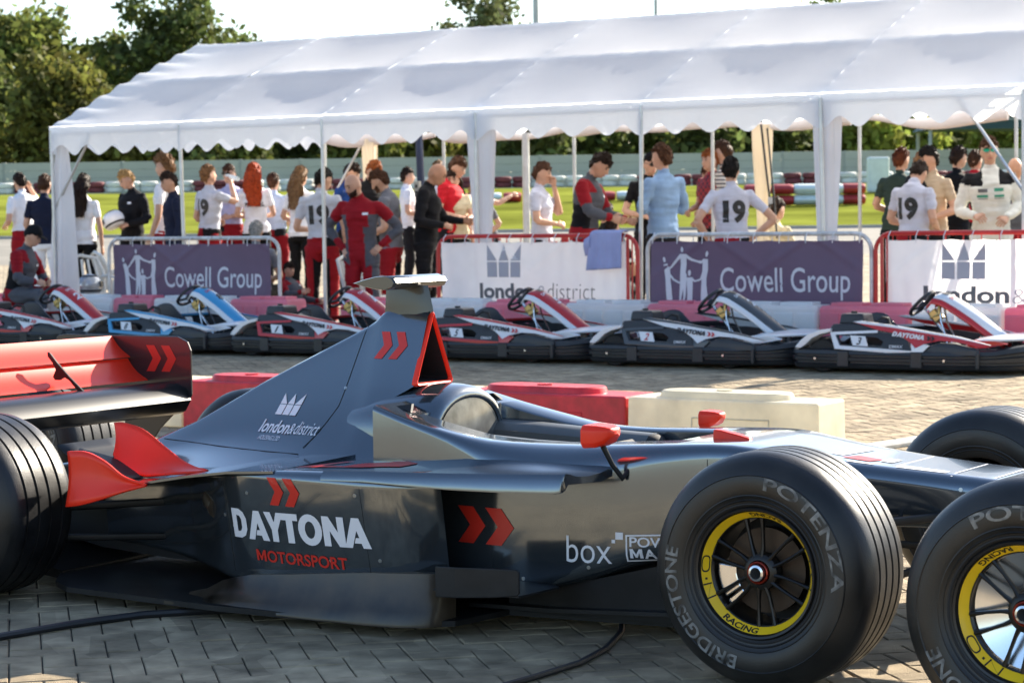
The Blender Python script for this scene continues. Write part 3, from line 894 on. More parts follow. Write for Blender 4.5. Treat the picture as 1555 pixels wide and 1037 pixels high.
m_purple = mat('purple_banner_cloth', (.125, .075, .13), .55, var=.06, scale=5., bump=.1, bscale=40.)
m_wb = mat('white_banner_cloth', (.86, .85, .87), .55, var=.03, scale=5., bump=.1, bscale=40., trans=.42)
m_pg = mat('pale_grey_print', (.40, .385, .42), .6, var=.03)
m_lg = mat('light_figure_print', (.62, .61, .66), .6, var=.03)
m_dg = mat('dark_grey_print', (.11, .11, .12), .6, var=.05)
def figures():
    # four people linked by their arms, in units of the banner's height
    out = []
    def stroke(pts, ws):
        L = []; Rr = []
        for i, p in enumerate(pts):
            a = pts[max(0, i - 1)]; b = pts[min(len(pts) - 1, i + 1)]
            dx, dy = b[0] - a[0], b[1] - a[1]; q = math.hypot(dx, dy)
            nx, ny = -dy / q, dx / q; w = ws[i]
            L.append((p[0] + nx * w, p[1] + ny * w)); Rr.append((p[0] - nx * w, p[1] - ny * w))
        out.append(poly2d(L + Rr[::-1]))
    def head(x, y, r, tilt=0):
        out.append(poly2d([(x + r * .72 * math.cos(a) - tilt * r * math.sin(a), y + r * 1.35 * math.sin(a)) for a in [2 * PI * k / 14 for k in range(14)]]))
    # far man
    head(.475, .93, .032, .1); stroke([(.50, .86), (.50, .70), (.485, .55), (.47, .40), (.455, .24), (.44, .12)], [.055, .052, .048, .034, .024, .016]); stroke([(.515, .55), (.515, .38), (.52, .2), (.50, .10)], [.04, .032, .02, .014])
    stroke([(.46, .84), (.37, .75), (.28, .65), (.22, .62)], [.028, .02, .016, .012]); stroke([(.54, .83), (.64, .77), (.75, .74), (.82, .74)], [.028, .02, .016, .012])
    # left woman
    head(.155, .77, .032, .25); stroke([(.18, .70), (.215, .58), (.225, .45), (.24, .30), (.245, .0)], [.035, .048, .042, .05, .03]); stroke([(.25, .35), (.275, .15), (.27, .0)], [.03, .03, .02])
    stroke([(.205, .62), (.24, .61), (.28, .66)], [.02, .014, .012]); stroke([(.22, .56), (.33, .45), (.43, .40)], [.022, .015, .012])
    # right woman
    head(.915, .86, .034, -.25); stroke([(.885, .78), (.88, .62), (.86, .48), (.855, .32), (.83, .0)], [.045, .05, .04, .046, .024]); stroke([(.875, .35), (.90, .18), (.895, .03)], [.03, .026, .018])
    stroke([(.86, .76), (.80, .72), (.76, .73)], [.022, .014, .012]); stroke([(.86, .60), (.80, .46), (.70, .43)], [.022, .015, .012])
    # child
    head(.60, .56, .036, .0); stroke([(.605, .49), (.61, .36), (.615, .22), (.61, .0)], [.055, .052, .045, .05]); stroke([(.57, .47), (.50, .44), (.43, .41)], [.02, .014, .011]); stroke([(.65, .46), (.70, .43), (.78, .45)], [.02, .014, .011])
    return join2d(out)
FIG = figures()
def on(c, off=.003):
    return dict(direction=(0, 1, 0), bvh=bvh_of(c), off=off, L=.12)
def cowell(x0, x1, y, label, seed, zb=.40):
    t, c = banner(x0, x1, y, m_purple, label, seed=seed, zbot=zb)
    w = x1 - x0; K = on(c)
    pl = lambda x, z: (x, 0, z)
    g = fit2d(FIG, -w / 2 + .06 * w, zb + .01, .225 * w, .585)
    decal('figure_emblem', g, pl, m_lg, t, **K)
    g = fit2d(text2d('Cowell Group', 1., .004), -w / 2 + .34 * w, .50, .605 * w, .30)
    decal('lettering', g, pl, m_lg, t, **K)
def london(x0, x1, y, label, seed, cx, tx, tw, zb=.40, crown_w=.40):
    t, c = banner(x0, x1, y, m_wb, label, seed=seed, zbot=zb)
    K = on(c); o = (x0 + x1) / 2; pl = lambda x, z: (x - o, 0, z)
    decal('crown_emblem', fit2d(crown(.035), cx, .70, crown_w, .325), pl, m_pg, t, **K)
    decal('lettering', fit2d(text2d('london', 1., .035), tx, .485, tw * .5, .155), pl, m_dg, t, **K)
    decal('lettering', fit2d(text2d('&', 1., -.012), tx + tw * .515, .485, tw * .085, .13), pl, m_pg, t, **K)
    decal('lettering', fit2d(text2d('district', 1., -.018), tx + tw * .605, .485, tw * .395, .16), pl, m_dg, t, **K)
crowd_barrier(-11.66, -9.22, 12.56, 0, 'weathered white crowd barrier carrying the left purple banner')
cowell(-11.55, -9.30, 12.52, 'purple banner reading Cowell Group hung at the left, behind the blue kart', 1)
crowd_barrier(-7.16, -4.83, 12.56, 1, 'red crowd barrier carrying the middle white banner')
london(-7.08, -4.92, 12.52, 'white banner with grey crown and london and district lettering in the middle, towel over it', 2, -6.53, -6.63, 1.35)
crowd_barrier(-4.72, -2.40, 12.56, 0, 'weathered white crowd barrier carrying the right purple banner')
cowell(-4.66, -2.46, 12.52, 'purple banner reading Cowell Group hung right of the middle, behind kart 2', 3)
crowd_barrier(-2.36, -.02, 12.56, 1, 'red crowd barrier at the right end, carrying a white banner')
london(-2.24, -.08, 12.52, 'white banner with grey crown and cut lettering at the right edge, partly sunlit', 4, -1.70, -1.88, 1.6)
# red edge tape at the ends of the white banners
for x in (-4.90, -2.27):
    mb = MB(); mb.box((x, 12.49, .75), (.03, .012, .66)); mb.box((x + .05, 12.49, .75), (.012, .012, .66)); mb.build('edge_tape', m_rf, None, label='red striped edge tape hanging at the end of ' + ('the middle white banner' if x < -4 else 'the right white banner'), cat='tape')
# pale towel over the barrier
m_towel = mat('lilac_towel', (.36, .38, .60), .9, var=.08, scale=6., bump=.4, bscale=120.)
t = thing('towel', 'pale lilac blue towel or shirt hung over the red barrier rail', 'towel', (-5.10, 12.5, 1.13))
mb = MB()
def tw(u, v):
    x = lerp(-.17, .17, u); s = v * .5
    if v < .12: return Vector((x, .06 - .12 * v / .12, .012 + .015 * math.sin(PI * v / .12)))
    return Vector((x * (1 + .1 * v) - .03 * v, -.075 - .02 * math.sin(9 * u + 2) * v - .012 * math.sin(20 * u) * v, .012 - (v - .12) * .42 + .02 * u * v))
mb.grid(tw, 24, 20); mb.build('cloth', m_towel, t, solid=.012)
mb = MB(); mb.grid(lambda u, v: Vector((-.17 - .07 * u, -.08 - .02 * math.sin(4 * v), -.02 - .16 * v - .04 * u)), 5, 8); mb.build('sleeve', m_towel, t, solid=.014)

# ------------------------------------------------------------------ chairs and table
m_chair = mat('white_chair_plastic', (.68, .68, .66), .45, var=.05, trans=.1)
def chair(x, y, rz, label, first=[None]):
    if first[0] is None:
        t = thing('plastic_chair', label, 'chair', (x, y, gz(x, y)), rz, 'white plastic garden chairs')
        mb = MB(); mb.grid(lambda u, v: Vector((lerp(-.2, .2, u), lerp(-.2, .2, v), .43 - .02 * math.sin(PI * u) * math.sin(PI * v))), 6, 6); mb.build('seat', m_chair, t, solid=.02)
        for sx in (-1, 1):
            for sy in (-1, 1):
                p = MB(); p.tube([(sx * .2, sy * .2, .43), (sx * .25, sy * .25, 0)], [.028, .022], 6); p.build('leg', m_chair, t)
            p = MB(); p.tube([(sx * .23, -.2, .43), (sx * .25, -.2, .62), (sx * .25, .05, .64), (sx * .22, .24, .62)], .02, 6); p.build('armrest', m_chair, t)
        for k in range(5):
            x_ = (k - 2) * .08
            p = MB(); p.tube([(x_, .2, .43), (x_ * 1.1, .26, .65), (x_ * .95, .32, .83)], .016, 6, flat=1.4); p.build('back_slat', m_chair, t)
        p = MB(); p.tube([(-.24, .2, .43), (-.25, .26, .68), (-.19, .33, .84), (0, .35, .88), (.19, .33, .84), (.25, .26, .68), (.24, .2, .43)], .022, 8); p.build('back_frame', m_chair, t)
        first[0] = t
    else:
        t = copy_tree(first[0]); t['label'] = label; t.location = (x, y, gz(x, y)); t.rotation_euler = (0, 0, rz)
    return t
chair(-12.95, 14.2, R(150), 'white plastic chair with slatted back behind the seated man in the black cap')
chair(-12.75, 13.4, R(60), 'white plastic chair holding a crash helmet, left of the tent corner leg')
chair(-11.9, 13.5, R(-40), 'white plastic chair between the woman in leggings and the left purple banner')
chair(-9.05, 14.0, R(100), 'white plastic chair just right of the left purple banner')
chair(-8.05, 15.0, R(-20), 'white plastic chair with slatted back behind the bald man in the red suit')
chair(-7.62, 14.1, R(30), 'white plastic chair close to the navy post')
chair(-12.3, 15.6, R(20), 'white plastic chair behind the young man with the helmet')
m_table = mat('pale_table_top', (.62, .62, .60), .6)
t = thing('trestle_table', 'pale folding table behind the middle white banner, cluttered with small things', 'table', (-7.3, 15.1, gz(-7.3, 15.1)))
p = MB(); p.box((0, 0, .80), (1.8, .75, .04)); p.build('table_top', m_table, t, bev=.008)
for sx in (-1, 1):
    for sy in (-1, 1):
        p = MB(); p.tube([(sx * .75, sy * .3, .78), (sx * .8, sy * .3, 0)], .016, 6); p.build('leg', m_steel, t)
m_clear = mat('milky_bottle', (.7, .75, .78), .2, var=.05, trans=.4)
m_redp = mat('red_plastic', (.55, .03, .03), .4)
tz = gz(-7.3, 15.1) + .82
for i, (dx, dy, lab) in enumerate(((-.62, -.2, 'clear drinks bottle on the table by the seated woman'), (.35, -.25, 'clear drinks bottle on the table behind the white drape leg'), (.75, -.1, 'clear drinks bottle at the right end of the table'))):
    t = thing('drinks_bottle', lab, 'bottle', (-7.3 + dx, 15.1 + dy, tz), 0, 'bottles on the table')
    p = MB(); p.lathe([(0, 0), (.035, 0), (.036, .14), (.03, .17), (.014, .2), (.014, .215), (0, .215)], axis='Z', n=14); p.build('bottle_body', m_clear, t)
    p = MB(); p.tube([(0, 0, .216), (0, 0, .236)], .016, 10); p.build('bottle_cap', m_redp, t)
for i, (dx, lab) in enumerate(((.1, 'small red and white toy-like trophy on the table, the left one'), (.24, 'small red and white toy-like trophy on the table, the taller right one'))):
    t = thing('small_trophy', lab, 'trophy', (-7.3 + dx, 14.9, tz), .4 * i, 'red and white table pieces')
    p = MB(); p.box((0, 0, .02), (.1, .08, .04)); p.build('base', m_black, t, bev=.004)
    p = MB(); p.lathe([(0, .04), (.03, .04), (.012, .08), (.02, .12), (.045, .16 + .05 * i), (.04, .2 + .05 * i), (0, .2 + .05 * i)], axis='Z', n=14); p.build('cup', m_redp, t)
    for s in (-1, 1):
        p = MB(); p.tube([(s * .03, 0, .11), (s * .07, 0, .14), (s * .04, 0, .18 + .04 * i)], .008, 6); p.build('handle', m_white, t)

# ------------------------------------------------------------------ rental karts
m_kb = mat('kart_black_plastic', (.020, .021, .024), .42, var=.25, scale=7., bump=.06, bscale=150.)
m_kt = mat('kart_tyre', (.018, .018, .018), .8, var=.2)
m_ks = mat('kart_seat', (.018, .022, .035), .38, var=.15)
m_kg = mat('brass_bracket', (.45, .34, .14), .35, metal=.8)
m_chr = mat('bright_steel', (.65, .65, .66), .22, metal=.9)
KC = {'white': mat('kart_white', (.74, .75, .77), .28, var=.03, coat=.4), 'red': mat('kart_red', (.48, .022, .022), .28, var=.05, coat=.4),
      'blue': mat('kart_blue', (.05, .30, .55), .28, var=.05, coat=.4), 'grey': mat('kart_dark_grey', (.06, .065, .07), .35, var=.1, coat=.3), 'brown': mat('kart_grey_brown', (.10, .085, .075), .4, var=.2)}
m_ink = mat('black_print', (.012, .012, .014), .5)
m_rink = mat('red_print', (.55, .03, .025), .45)
DAY = daytona()
def outline(off=0.):
    P = [(-1.0, -.50), (-.95, -.57), (-.8, -.615), (-.4, -.63), (.1, -.635), (.45, -.62), (.72, -.57), (.88, -.47), (.965, -.33), (1.0, -.15)]
    P = P + [(x, -y) for x, y in P[::-1]]
    out = []
    n = len(P)
    for i in range(n):
        a, b = P[i - 1], P[(i + 1) % n]
        dx, dy = b[0] - a[0], b[1] - a[1]; q = math.hypot(dx, dy)
        out.append((P[i][0] + dy / q * off, P[i][1] - dx / q * off))
    return out
def kart(x, y, rz, num, T, S, E_, N, NE, NP, numc, logoc, label):
    t = thing('racing_kart', label, 'kart', (x, y, 0), rz, 'rental karts parked along the pit wall')
    B = lambda mb, name, m, par=None, **k: mb.build(name, m, par or t, **k)
    # bumper all round with two grooves
    mb = MB(); rings = []
    nose = lambda xx, zz: zz + .055 * sm01(.62, 1.0, xx) * sm01(.08, .2, zz)
    for z, o in ((.035, -.05), (.045, -.015), (.075, .0), (.082, -.022), (.096, -.022), (.103, .004), (.128, .006), (.135, -.018), (.149, -.018), (.156, .004), (.185, -.006), (.198, -.04), (.198, -.12), (.15, -.13)):
        rings.append([(xx, yy, nose(xx, z)) for xx, yy in outline(o)])
    mb.loft(rings, caps=(False, False)); B(mb, 'bumper', m_kb, angle=30)
    for xs in (-.52, .10, .60):
        mb = MB(); mb.box((xs, -.618, .118), (.10 if xs < .6 else .03, .045, .135)); B(mb, 'bumper_joint', m_kb, bev=.012)
    for xs in (-.76, .33):
        mb = MB(); mb.tube([(xs, -.637, .118), (xs, -.60, .118)], .010, 10); B(mb, 'bumper_bolt', m_chr)
    mb = MB(); mb.prism(outline(-.06), lambda a, b: (a, b, .065), lambda a, b: (a, b, .05)); B(mb, 'floor_tray', m_kb)
    for xs, r, w, ya in ((-.72, .138, .20, .46), (.34, .128, .13, .47)):
        for s in (-1, 1):
            mb = MB(); mb.lathe([(r * .45, -w / 2), (r * .9, -w / 2), (r, -w / 2 + .02), (r, w / 2 - .02), (r * .9, w / 2), (r * .45, w / 2)], c=(xs, s * ya, r), n=24, closed=True)
            wh = B(mb, 'wheel', m_kt)
            mb = MB(); mb.tube([(xs, s * ya - w * .4, r), (xs, s * ya + w * .4, r)], r * .5, 14); B(mb, 'rim', m_chr, wh)
    ys = lambda z: -.618 + max(0, z - .2) * .35
    for s in (1, -1):
        Q = lambda o: (lambda a, b: (a, s * (ys(b) - o), b))
        mb = MB(); mb.prism([(-.645, .332), (-.59, .20), (.065, .162), (.065, .192), (-.552, .226), (-.60, .312), (-.24, .332), (-.24, .352)], Q(.012), Q(-.03)); B(mb, 'pod_trim', KC[T])
        mb = MB(); mb.prism([[(-.605, .32), (-.555, .22), (.06, .185), (.02, .27), (-.10, .325), (-.24, .34)], [(-.575, .302), (-.545, .235), (-.46, .232), (-.47, .305)], [(-.335, .3), (-.325, .232), (-.20, .226), (-.185, .262), (-.24, .292)]], Q(.0), Q(-.02)); B(mb, 'pod_panel', m_kb)
        mb = MB(); mb.prism([(-.24, .352), (-.46, .415), (-.40, .418), (-.1, .382), (.43, .302), (.70, .242), (.60, .232), (.42, .268), (.28, .275), (.16, .25), (.09, .215), (.05, .25), (0, .285), (-.10, .33)], Q(.006), Q(-.025)); B(mb, 'side_panel', KC[S], bev=.003)
        mb = MB(); mb.prism([(-.46, .417), (-.40, .424), (-.1, .388), (.43, .309), (.70, .246), (.43, .296), (-.1, .372), (-.40, .404)], Q(.010), Q(-.03)); B(mb, 'edge_stripe', KC[E_])
        mb = MB(); mb.prism([(.05, .252), (.09, .213), (.16, .247), (.20, .232), (.13, .162), (.068, .162), (.062, .19)], Q(.012), Q(-.03)); B(mb, 'pod_tip', KC[T])
        mb = MB(); mb.prism([(.13, .165), (.2, .232), (.28, .26), (.42, .252), (.6, .215), (.62, .16)], Q(.002), Q(-.05)); B(mb, 'wheel_cover', m_kb, bev=.012)
        # rear wheel fairing
        mb = MB()
        prof = [(-.95, .205), (-.90, .262), (-.83, .315), (-.74, .345), (-.635, .362), (-.635, .335), (-.73, .312), (-.80, .28), (-.86, .225), (-.90, .198)]
        mb.prism(prof, lambda a, b: (a, s * -.60, b), lambda a, b: (a, s * -.40, b)); B(mb, 'rear_fairing', KC['white' if T != 'white' else 'white'], bev=.006)
        # number plate
        mb = MB(); mb.prism([(-.470, .308), (-.340, .302), (-.308, .222), (-.436, .229)], Q(.014), Q(.008)); pl_ = B(mb, 'number_plate', KC['white'])
        if s == 1:
            g = fit2d(text2d(num, 1., .02, .25), 0, 0, .042 * len(num) ** .8, .060)
            decal('number', g, lambda a, b: (-.408 - .016 * (len(num) - 1) + a, -.7, .235 + b), {'k': m_ink, 'r': m_rink}[numc], t, direction=(0, 1, 0), bvh=bvh_of(pl_), off=.002)
            K = dict(direction=(0, 1, 0), bvh=None)
            lm = {'k': m_ink, 'w': m_white, 'r': m_rink}
            tt = lambda a, b: (a, ys(.30) - .016 + (b - .3) * .35 * 1, b)
            V, F = DAY; wmax = max(v[0] for v in V)
            g = ([(-.115 + (v[0] + .25 * v[1]) / wmax * .27, .309 + v[1] * .036 - (v[0] / wmax) * .030) for v in V], F)
            decal('lettering', g, tt, lm[logoc], t)
            V, F = chevrons(.07, .036)
            decal('chevrons', ([(.175 + v[0], .277 + v[1] - v[0] * .1) for v in V], F), tt, m_rink if logoc == 'k' else m_ink, t)
            V, F = caps2d('DMAX', .012)
            decal('lettering', fit2d((V, F), -.13, .213, .11, .022), lambda a, b: (a, ys(b) - .003, b), m_white, t)
    # engine housing with fuel tank on the near side
    mb = MB(); rings = []
    for xs, z0, z1, y0, y1 in ((-.655, .325, .372, -.565, -.2), (-.63, .33, .395, -.575, -.16), (-.42, .335, .40, -.575, -.15), (-.30, .335, .372, -.58, -.18), (-.23, .335, .35, -.58, -.25)):
        rings.append([(xs, y0, z0), (xs, y0 + .02, z1), (xs, y1 - .02, z1), (xs, y1, z0)])
    mb.loft(rings, sm=False); B(mb, 'engine_housing', m_kb, bev=.012)
    mb = MB(); mb.box((-.50, -.36, .435), (.215, .26, .085), top=(.9, .85)); B(mb, 'fuel_tank', m_kb, bev=.016)
    mb = MB(); mb.tube([(-.52, -.36, .475), (-.52, -.36, .495)], .026, 12); B(mb, 'tank_cap', m_kb)
    mb = MB(); mb.tube([(-.36, -.3, .40), (-.33, -.25, .44), (-.29, -.2, .43), (-.27, -.2, .36)], .014, 6); B(mb, 'hose', m_kb)
    # seat
    mb = MB()
    zs_ = [(-.67, .40), (-.62, .438), (-.54, .458), (-.46, .445), (-.39, .375), (-.28, .285), (-.12, .215), (.05, .17)]
    zb_ = [(-.67, .37), (-.62, .31), (-.54, .20), (-.46, .14), (-.36, .105), (-.1, .09), (.05, .12)]
    def seat(u, v):
        px = lerp(-.67, .05, u); zt, zb = sinterp(px, zs_), sinterp(px, zb_)
        a = lerp(-1, 1, v); e = abs(a); hw = .205 + .02 * math.sin(PI * u)
        yy = hw * math.copysign(min(1, e * 1.9) ** .8, a) if e < .53 else math.copysign(hw + .015 * (e - .53), a)
        f = sm01(.36, 1., e)
        return Vector((px - .03 * (1 - u) * (1 - f), yy, lerp(zb, zt, f) - (.05 * (1 - f) if u < .08 else 0)))
    mb.grid(seat, 22, 22); B(mb, 'seat', m_ks, solid=.014, angle=60)
    # steering
    c = Vector((-.07, 0, .54)); ax = Vector((-.72, 0, .69)).normalized(); upv = Vector((.69, 0, .72)).normalized(); sd = Vector((0, 1, 0))
    mb = MB(); n = 28; rings = []
    for k in range(n + 1):
        a = 2 * PI * k / n; rr = .142
        fl = .82 if math.sin(a) < -.6 else 1.
        ctr = c + upv * (rr * math.sin(a) * fl) + sd * (rr * math.cos(a)); rd = (ctr - c).normalized()
        rings.append([ctr + rd * .0155 * math.cos(q) + ax * .0155 * math.sin(q) for q in [2 * PI * j / 8 for j in range(8)]])
    mb.loft(rings, caps=(False, False))
    sw = B(mb, 'steering_wheel', m_kb)
    for a in (205, 335, 90):
        p = MB(); e = c + upv * (.135 * math.sin(R(a))) + sd * (.135 * math.cos(R(a))); p.tube([c - ax * .02, c.lerp(e, .5) - ax * .012, e], [.017, .012, .012], 6, flat=1.5); B(p, 'spoke', m_kb, sw)
    p = MB(); p.tube([c - ax * .035, c + ax * .005], .035, 12); B(p, 'wheel_hub', m_kb, sw)
    p = MB(); p.tube([c - ax * .02, (.13, 0, .30), (.25, 0, .15)], .014, 8); B(p, 'steering_column', m_chr)
    p = MB(); p.tube([(.02, -.05, .43), (.10, -.06, .46), (.10, -.05, .56)], .02, 6); p.box((.065, -.02, .45), (.07, .10, .10), Matrix.Rotation(R(-40), 3, 'Y')); B(p, 'column_bracket', m_kg, bev=.008)
    for s in (-1, 1):
        p = MB(); p.tube([(.10, s * .05, .55), (.12, s * .07, .40), (.17, s * .10, .28), (.22, s * .14, .12)], .009, 6); B(p, 'support_stay', m_chr)
    p = MB(); p.tube([(-.1, -.27, .12), (.2, -.28, .14), (.5, -.22, .15), (.75, -.16, .14)], .016, 8); p.tube([(-.1, .27, .12), (.2, .28, .14), (.5, .22, .15), (.75, .16, .14)], .016, 8); p.tube([(.55, -.3, .15), (.55, .3, .15)], .014, 8); B(p, 'chassis_tube', m_kb)
    p = MB()
    p.prism([(-.35, .10), (-.30, .30), (.10, .31), (.45, .265), (.62, .2), (.62, .10)], lambda a, b: (a, .40, b), lambda a, b: (a, .43, b)); B(p, 'far_side_rail', m_kb)
    for s in (-1, 1):
        p = MB(); p.tube([(.45, s * .13, .14), (.47, s * .13, .26)], .012, 6); p.box((.48, s * .13, .26), (.02, .07, .05)); B(p, 'pedal', m_chr)
    # front panel (the shield below the steering wheel)
    path = [(.055, .585), (.10, .632), (.18, .615), (.30, .548), (.42, .468), (.52, .392), (.61, .325), (.70, .268)]
    def nas(u, v, w=1., lift=0.):
        k = u * (len(path) - 1); i = min(int(k), len(path) - 2); f = k - i
        px, pz = lerp(path[i][0], path[i + 1][0], f), lerp(path[i][1], path[i + 1][1], f)
        hw = interp(u, [(0, .115), (.15, .13), (.45, .145), (.75, .125), (1, .085)]) * w
        e = 2 * v - 1
        return Vector((px - .05 * e * e - lift * .5, hw * e, pz - .052 * e * e - .03 * e ** 6 - lift * .8 + .0))
    mb = MB(); mb.grid(lambda u, v: nas(u, .09 + .82 * v), 22, 12); np_ = B(mb, 'front_panel', KC[N], solid=.012, angle=60)
    for a, b in ((0., .1), (.9, 1.)):
        mb = MB(); mb.grid(lambda u, v: nas(u, lerp(a, b, v)) + Vector((0, 0, .001)), 22, 3); B(mb, 'front_panel_edge', KC[NE], solid=.014, angle=60)
    mb = MB(); mb.grid(lambda u, v: nas(.17 + .10 * u, .32 + .36 * v) + Vector((.006, 0, .011)), 3, 3); B(mb, 'panel_vent', m_kb)
    bv = bvh_of(np_)
    g = fit2d(text2d(num, 1., .03, .1), 0, 0, .075 * len(num), .10)
    decal('number', g, lambda a, b: (.40 - b + .10, -.04 * len(num) + a, .9), m_white if N in ('red', 'grey', 'brown') else m_ink, t, direction=(-.35, 0, -1), bvh=bv, off=.009, L=.03)
    g = fit2d(text2d('DAYTONA', 1., .02), 0, 0, .15, .035)
    decal('lettering', g, lambda a, b: (.33 - b, -.075 + a, .9), m_white if N in ('red', 'grey') else m_rink, t, direction=(-.35, 0, -1), bvh=bv, off=.009, L=.03)
    # nose cone
    mb = MB()
    def nosef(u, v):
        yy = lerp(-.5, .5, v); e = abs(2 * v - 1)
        x1 = 1.0 - .30 * e ** 2.2; x0 = .46 + .1 * (1 - e)
        xx = lerp(x0, x1, u)
        return Vector((xx, yy, .245 + .055 * math.sin(PI * (.25 + .55 * u)) - .06 * e ** 3 * (1 - u) - .0 * u))
    mb.grid(nosef, 8, 16); B(mb, 'nose_cone', KC['white'] if T != 'blue' else KC['white'], solid=.016)
    for s in (-1, 1):
        mb = MB(); mb.prism([(.44, .2), (.53, .262), (.70, .262), (.80, .238), (.62, .205)], lambda a, b: (a, s * (-.515 + .12 * max(0, a - .6)), b + .012), lambda a, b: (a, s * (-.47 + .1 * max(0, a - .6)), b + .018)); B(mb, 'nose_panel', KC[NP], bev=.003)
    return t
KS = [(-11.02, '21', 'red', 'white', 'red', 'red', 'white', 'white', 'k', 'k', 'red and white kart numbered 21 at the far left of the kart row'),
      (-9.12, '8', 'blue', 'white', 'blue', 'blue', 'white', 'white', 'k', 'k', 'light blue and white kart numbered 8 in front of the left purple banner'),
      (-7.21, '1', 'red', 'white', 'red', 'red', 'white', 'white', 'k', 'k', 'red and white kart numbered 1, its nose hidden by the camera pod of the car'),
      (-5.15, '5', 'red', 'white', 'red', 'red', 'white', 'white', 'k', 'k', 'red and white kart numbered 5 in front of the middle white banner'),
      (-3.19, '2', 'grey', 'white', 'grey', 'grey', 'white', 'white', 'r', 'k', 'dark grey and white kart with red number 2 before the right purple banner'),
      (-1.23, '3', 'white', 'red', 'white', 'white', 'red', 'red', 'k', 'w', 'white kart with a red side panel numbered 3, rightmost of the row')]
for x, num, T, S, E_, N, NE, NP, nc, lc, lab in KS:
    kart(x, 11.04, R(3.0), num, T, S, E_, N, NE, NP, nc, lc, lab)

# ------------------------------------------------------------------ the formula car (nose to +X, far side +Y)
def paint(name, col, metal=.82, rough=.13):
    m = mat(name, col, rough, metal=metal, var=.04, scale=3., coat=.6, coatr=.03)
    return m
m_car = paint('gunmetal_paint', (.148, .172, .196))
m_cred = mat('car_red_paint', (.84, .032, .010), .38, var=.05, coat=.12, spec=.3)
m_carb = mat('dark_carbon', (.013, .013, .014), .5, var=.4, scale=9., coat=.04, spec=.3)
m_dirty = mat('dirty_carbon', (.040, .029, .019), .40, metal=.0, coat=.2, var=.8, scale=7., det=9., rvar=.25)
m_blk = mat('matt_black', (.010, .010, .011), .7, var=.2)
m_pad = mat('cockpit_padding', (.075, .08, .08), .55, var=.15, scale=10., coat=.2)
m_padg = mat('headrest_grey', (.13, .13, .122), .30, metal=.3, var=.45, scale=16., coat=.3)
m_decw = mat('white_vinyl', (.78, .78, .82), .35, var=.02)
m_decr = mat('red_vinyl', (.62, .030, .018), .35, var=.03)
m_bolt = mat('bare_bolt', (.6, .6, .58), .3, metal=.9)
m_rub = mat('tyre_rubber', (.0095, .0095, .011), .40, var=.45, scale=16., bump=.10, bscale=220., det=8., rvar=.14)
m_side = mat('tyre_sidewall', (.0145, .0135, .0125), .42, var=.55, scale=7., bump=.06, bscale=200., rvar=.14, det=9.)
m_let = mat('worn_white_lettering', (.15, .148, .14), .65, var=.85, scale=30., det=10.)
m_yel = mat('yellow_rim_ring', (.86, .56, .014), .35, var=.08, coat=.3)
m_mag = mat('dark_magnesium', (.035, .034, .034), .35, metal=.7, var=.2)
m_disc = mat('brake_disc', (.035, .021, .012), .5, metal=.4, var=.7, scale=8.)
m_alu = mat('polished_aluminium', (.70, .71, .73), .18, metal=.95, var=.06)
car = thing('formula_car', 'dark gunmetal open wheel racing car with red rear wing, parked in the foreground', 'racing car', (0, 0, 0))

def rrect(w0, w1, z0, z1, rb, rt, n=5, X=0., ytops=None):
    # section in YZ from w0 (near) to w1 (far): bottom corners radius rb, top corners radius rt
    P = []
    for cy, cz, r, a in ((w0 + rb, z0 + rb, rb, 180), (w1 - rb, z0 + rb, rb, 270), (w1 - rt, z1 - rt, rt, 0)):
        for k in range(n + 1):
            b = R(a + 90 * k / n); P.append((X, cy + r * math.cos(b), cz + r * math.sin(b)))
    tops = ytops or [(f, 0) for f in (.8, .6, .4, .2)]
    for f, dz in tops:
        P.append((X, f if ytops else lerp(w0 + rt, w1 - rt, f), z1 + dz))
    cy, cz, r = w0 + rt, z1 - rt, rt
    for k in range(n + 1):
        b = R(90 + 90 * k / n); P.append((X, cy + r * math.cos(b), cz + r * math.sin(b)))
    return P
# tub with the open cockpit, and nose
T_w = [(1.40, .36), (1.65, .39), (1.9, .415), (2.1, .42), (2.3, .40), (2.5, .352), (2.7, .295), (3.0, .235), (3.2, .208), (3.5, .18), (3.9, .14), (4.25, .105), (4.4, .085)]
T_zt = [(1.40, .69), (1.56, .648), (1.73, .612), (1.86, .592), (2.1, .588), (2.45, .602), (2.67, .607), (2.85, .585), (3.05, .563), (3.3, .543), (3.5, .527), (3.9, .47), (4.25, .40), (4.4, .355)]
T_zb = [(1.40, .09), (1.9, .10), (2.15, .15), (2.42, .23), (2.67, .285), (2.9, .335), (3.18, .375), (3.5, .36), (3.9, .31), (4.25, .27), (4.4, .285)]
T_rt = [(1.40, .018), (1.72, .03), (1.92, .08), (2.08, .11), (2.3, .085), (2.47, .055), (2.67, .04), (3.0, .045), (3.5, .045), (4.4, .033)]
T_rb = [(1.40, .03), (1.9, .04), (2.4, .06), (3.5, .06), (4.4, .03)]
W_c = [(1.5, .235), (2.05, .235), (2.3, .20), (2.47, .15)]
def tub_ring(X, open_):
    w = sinterp(X, T_w); zt = sinterp(X, T_zt); zb = sinterp(X, T_zb); rt = sinterp(X, T_rt); rb = sinterp(X, T_rb)
    wc = min(interp(X, W_c), w - rt - .008); dz = -(zt - .30) if open_ else 0
    e = -.006 if open_ else 0
    lo = .004
    yt = [(wc + .007, 0), (wc, e), (wc - lo, dz), (wc * .5, dz), (0, dz), (-wc * .5, dz), (-wc + lo, dz), (-wc, e), (-wc - .007, 0)]
    return rrect(-w, w, zb, zt, rb, rt, 6, X, yt)
mb = MB(); rings = [tub_ring(1.40, 0), tub_ring(1.52, 0), tub_ring(1.525, 1)]
rings += [tub_ring(1.525 + k * .0655, 1) for k in range(1, 15)]
rings += [tub_ring(2.4465, 0)]
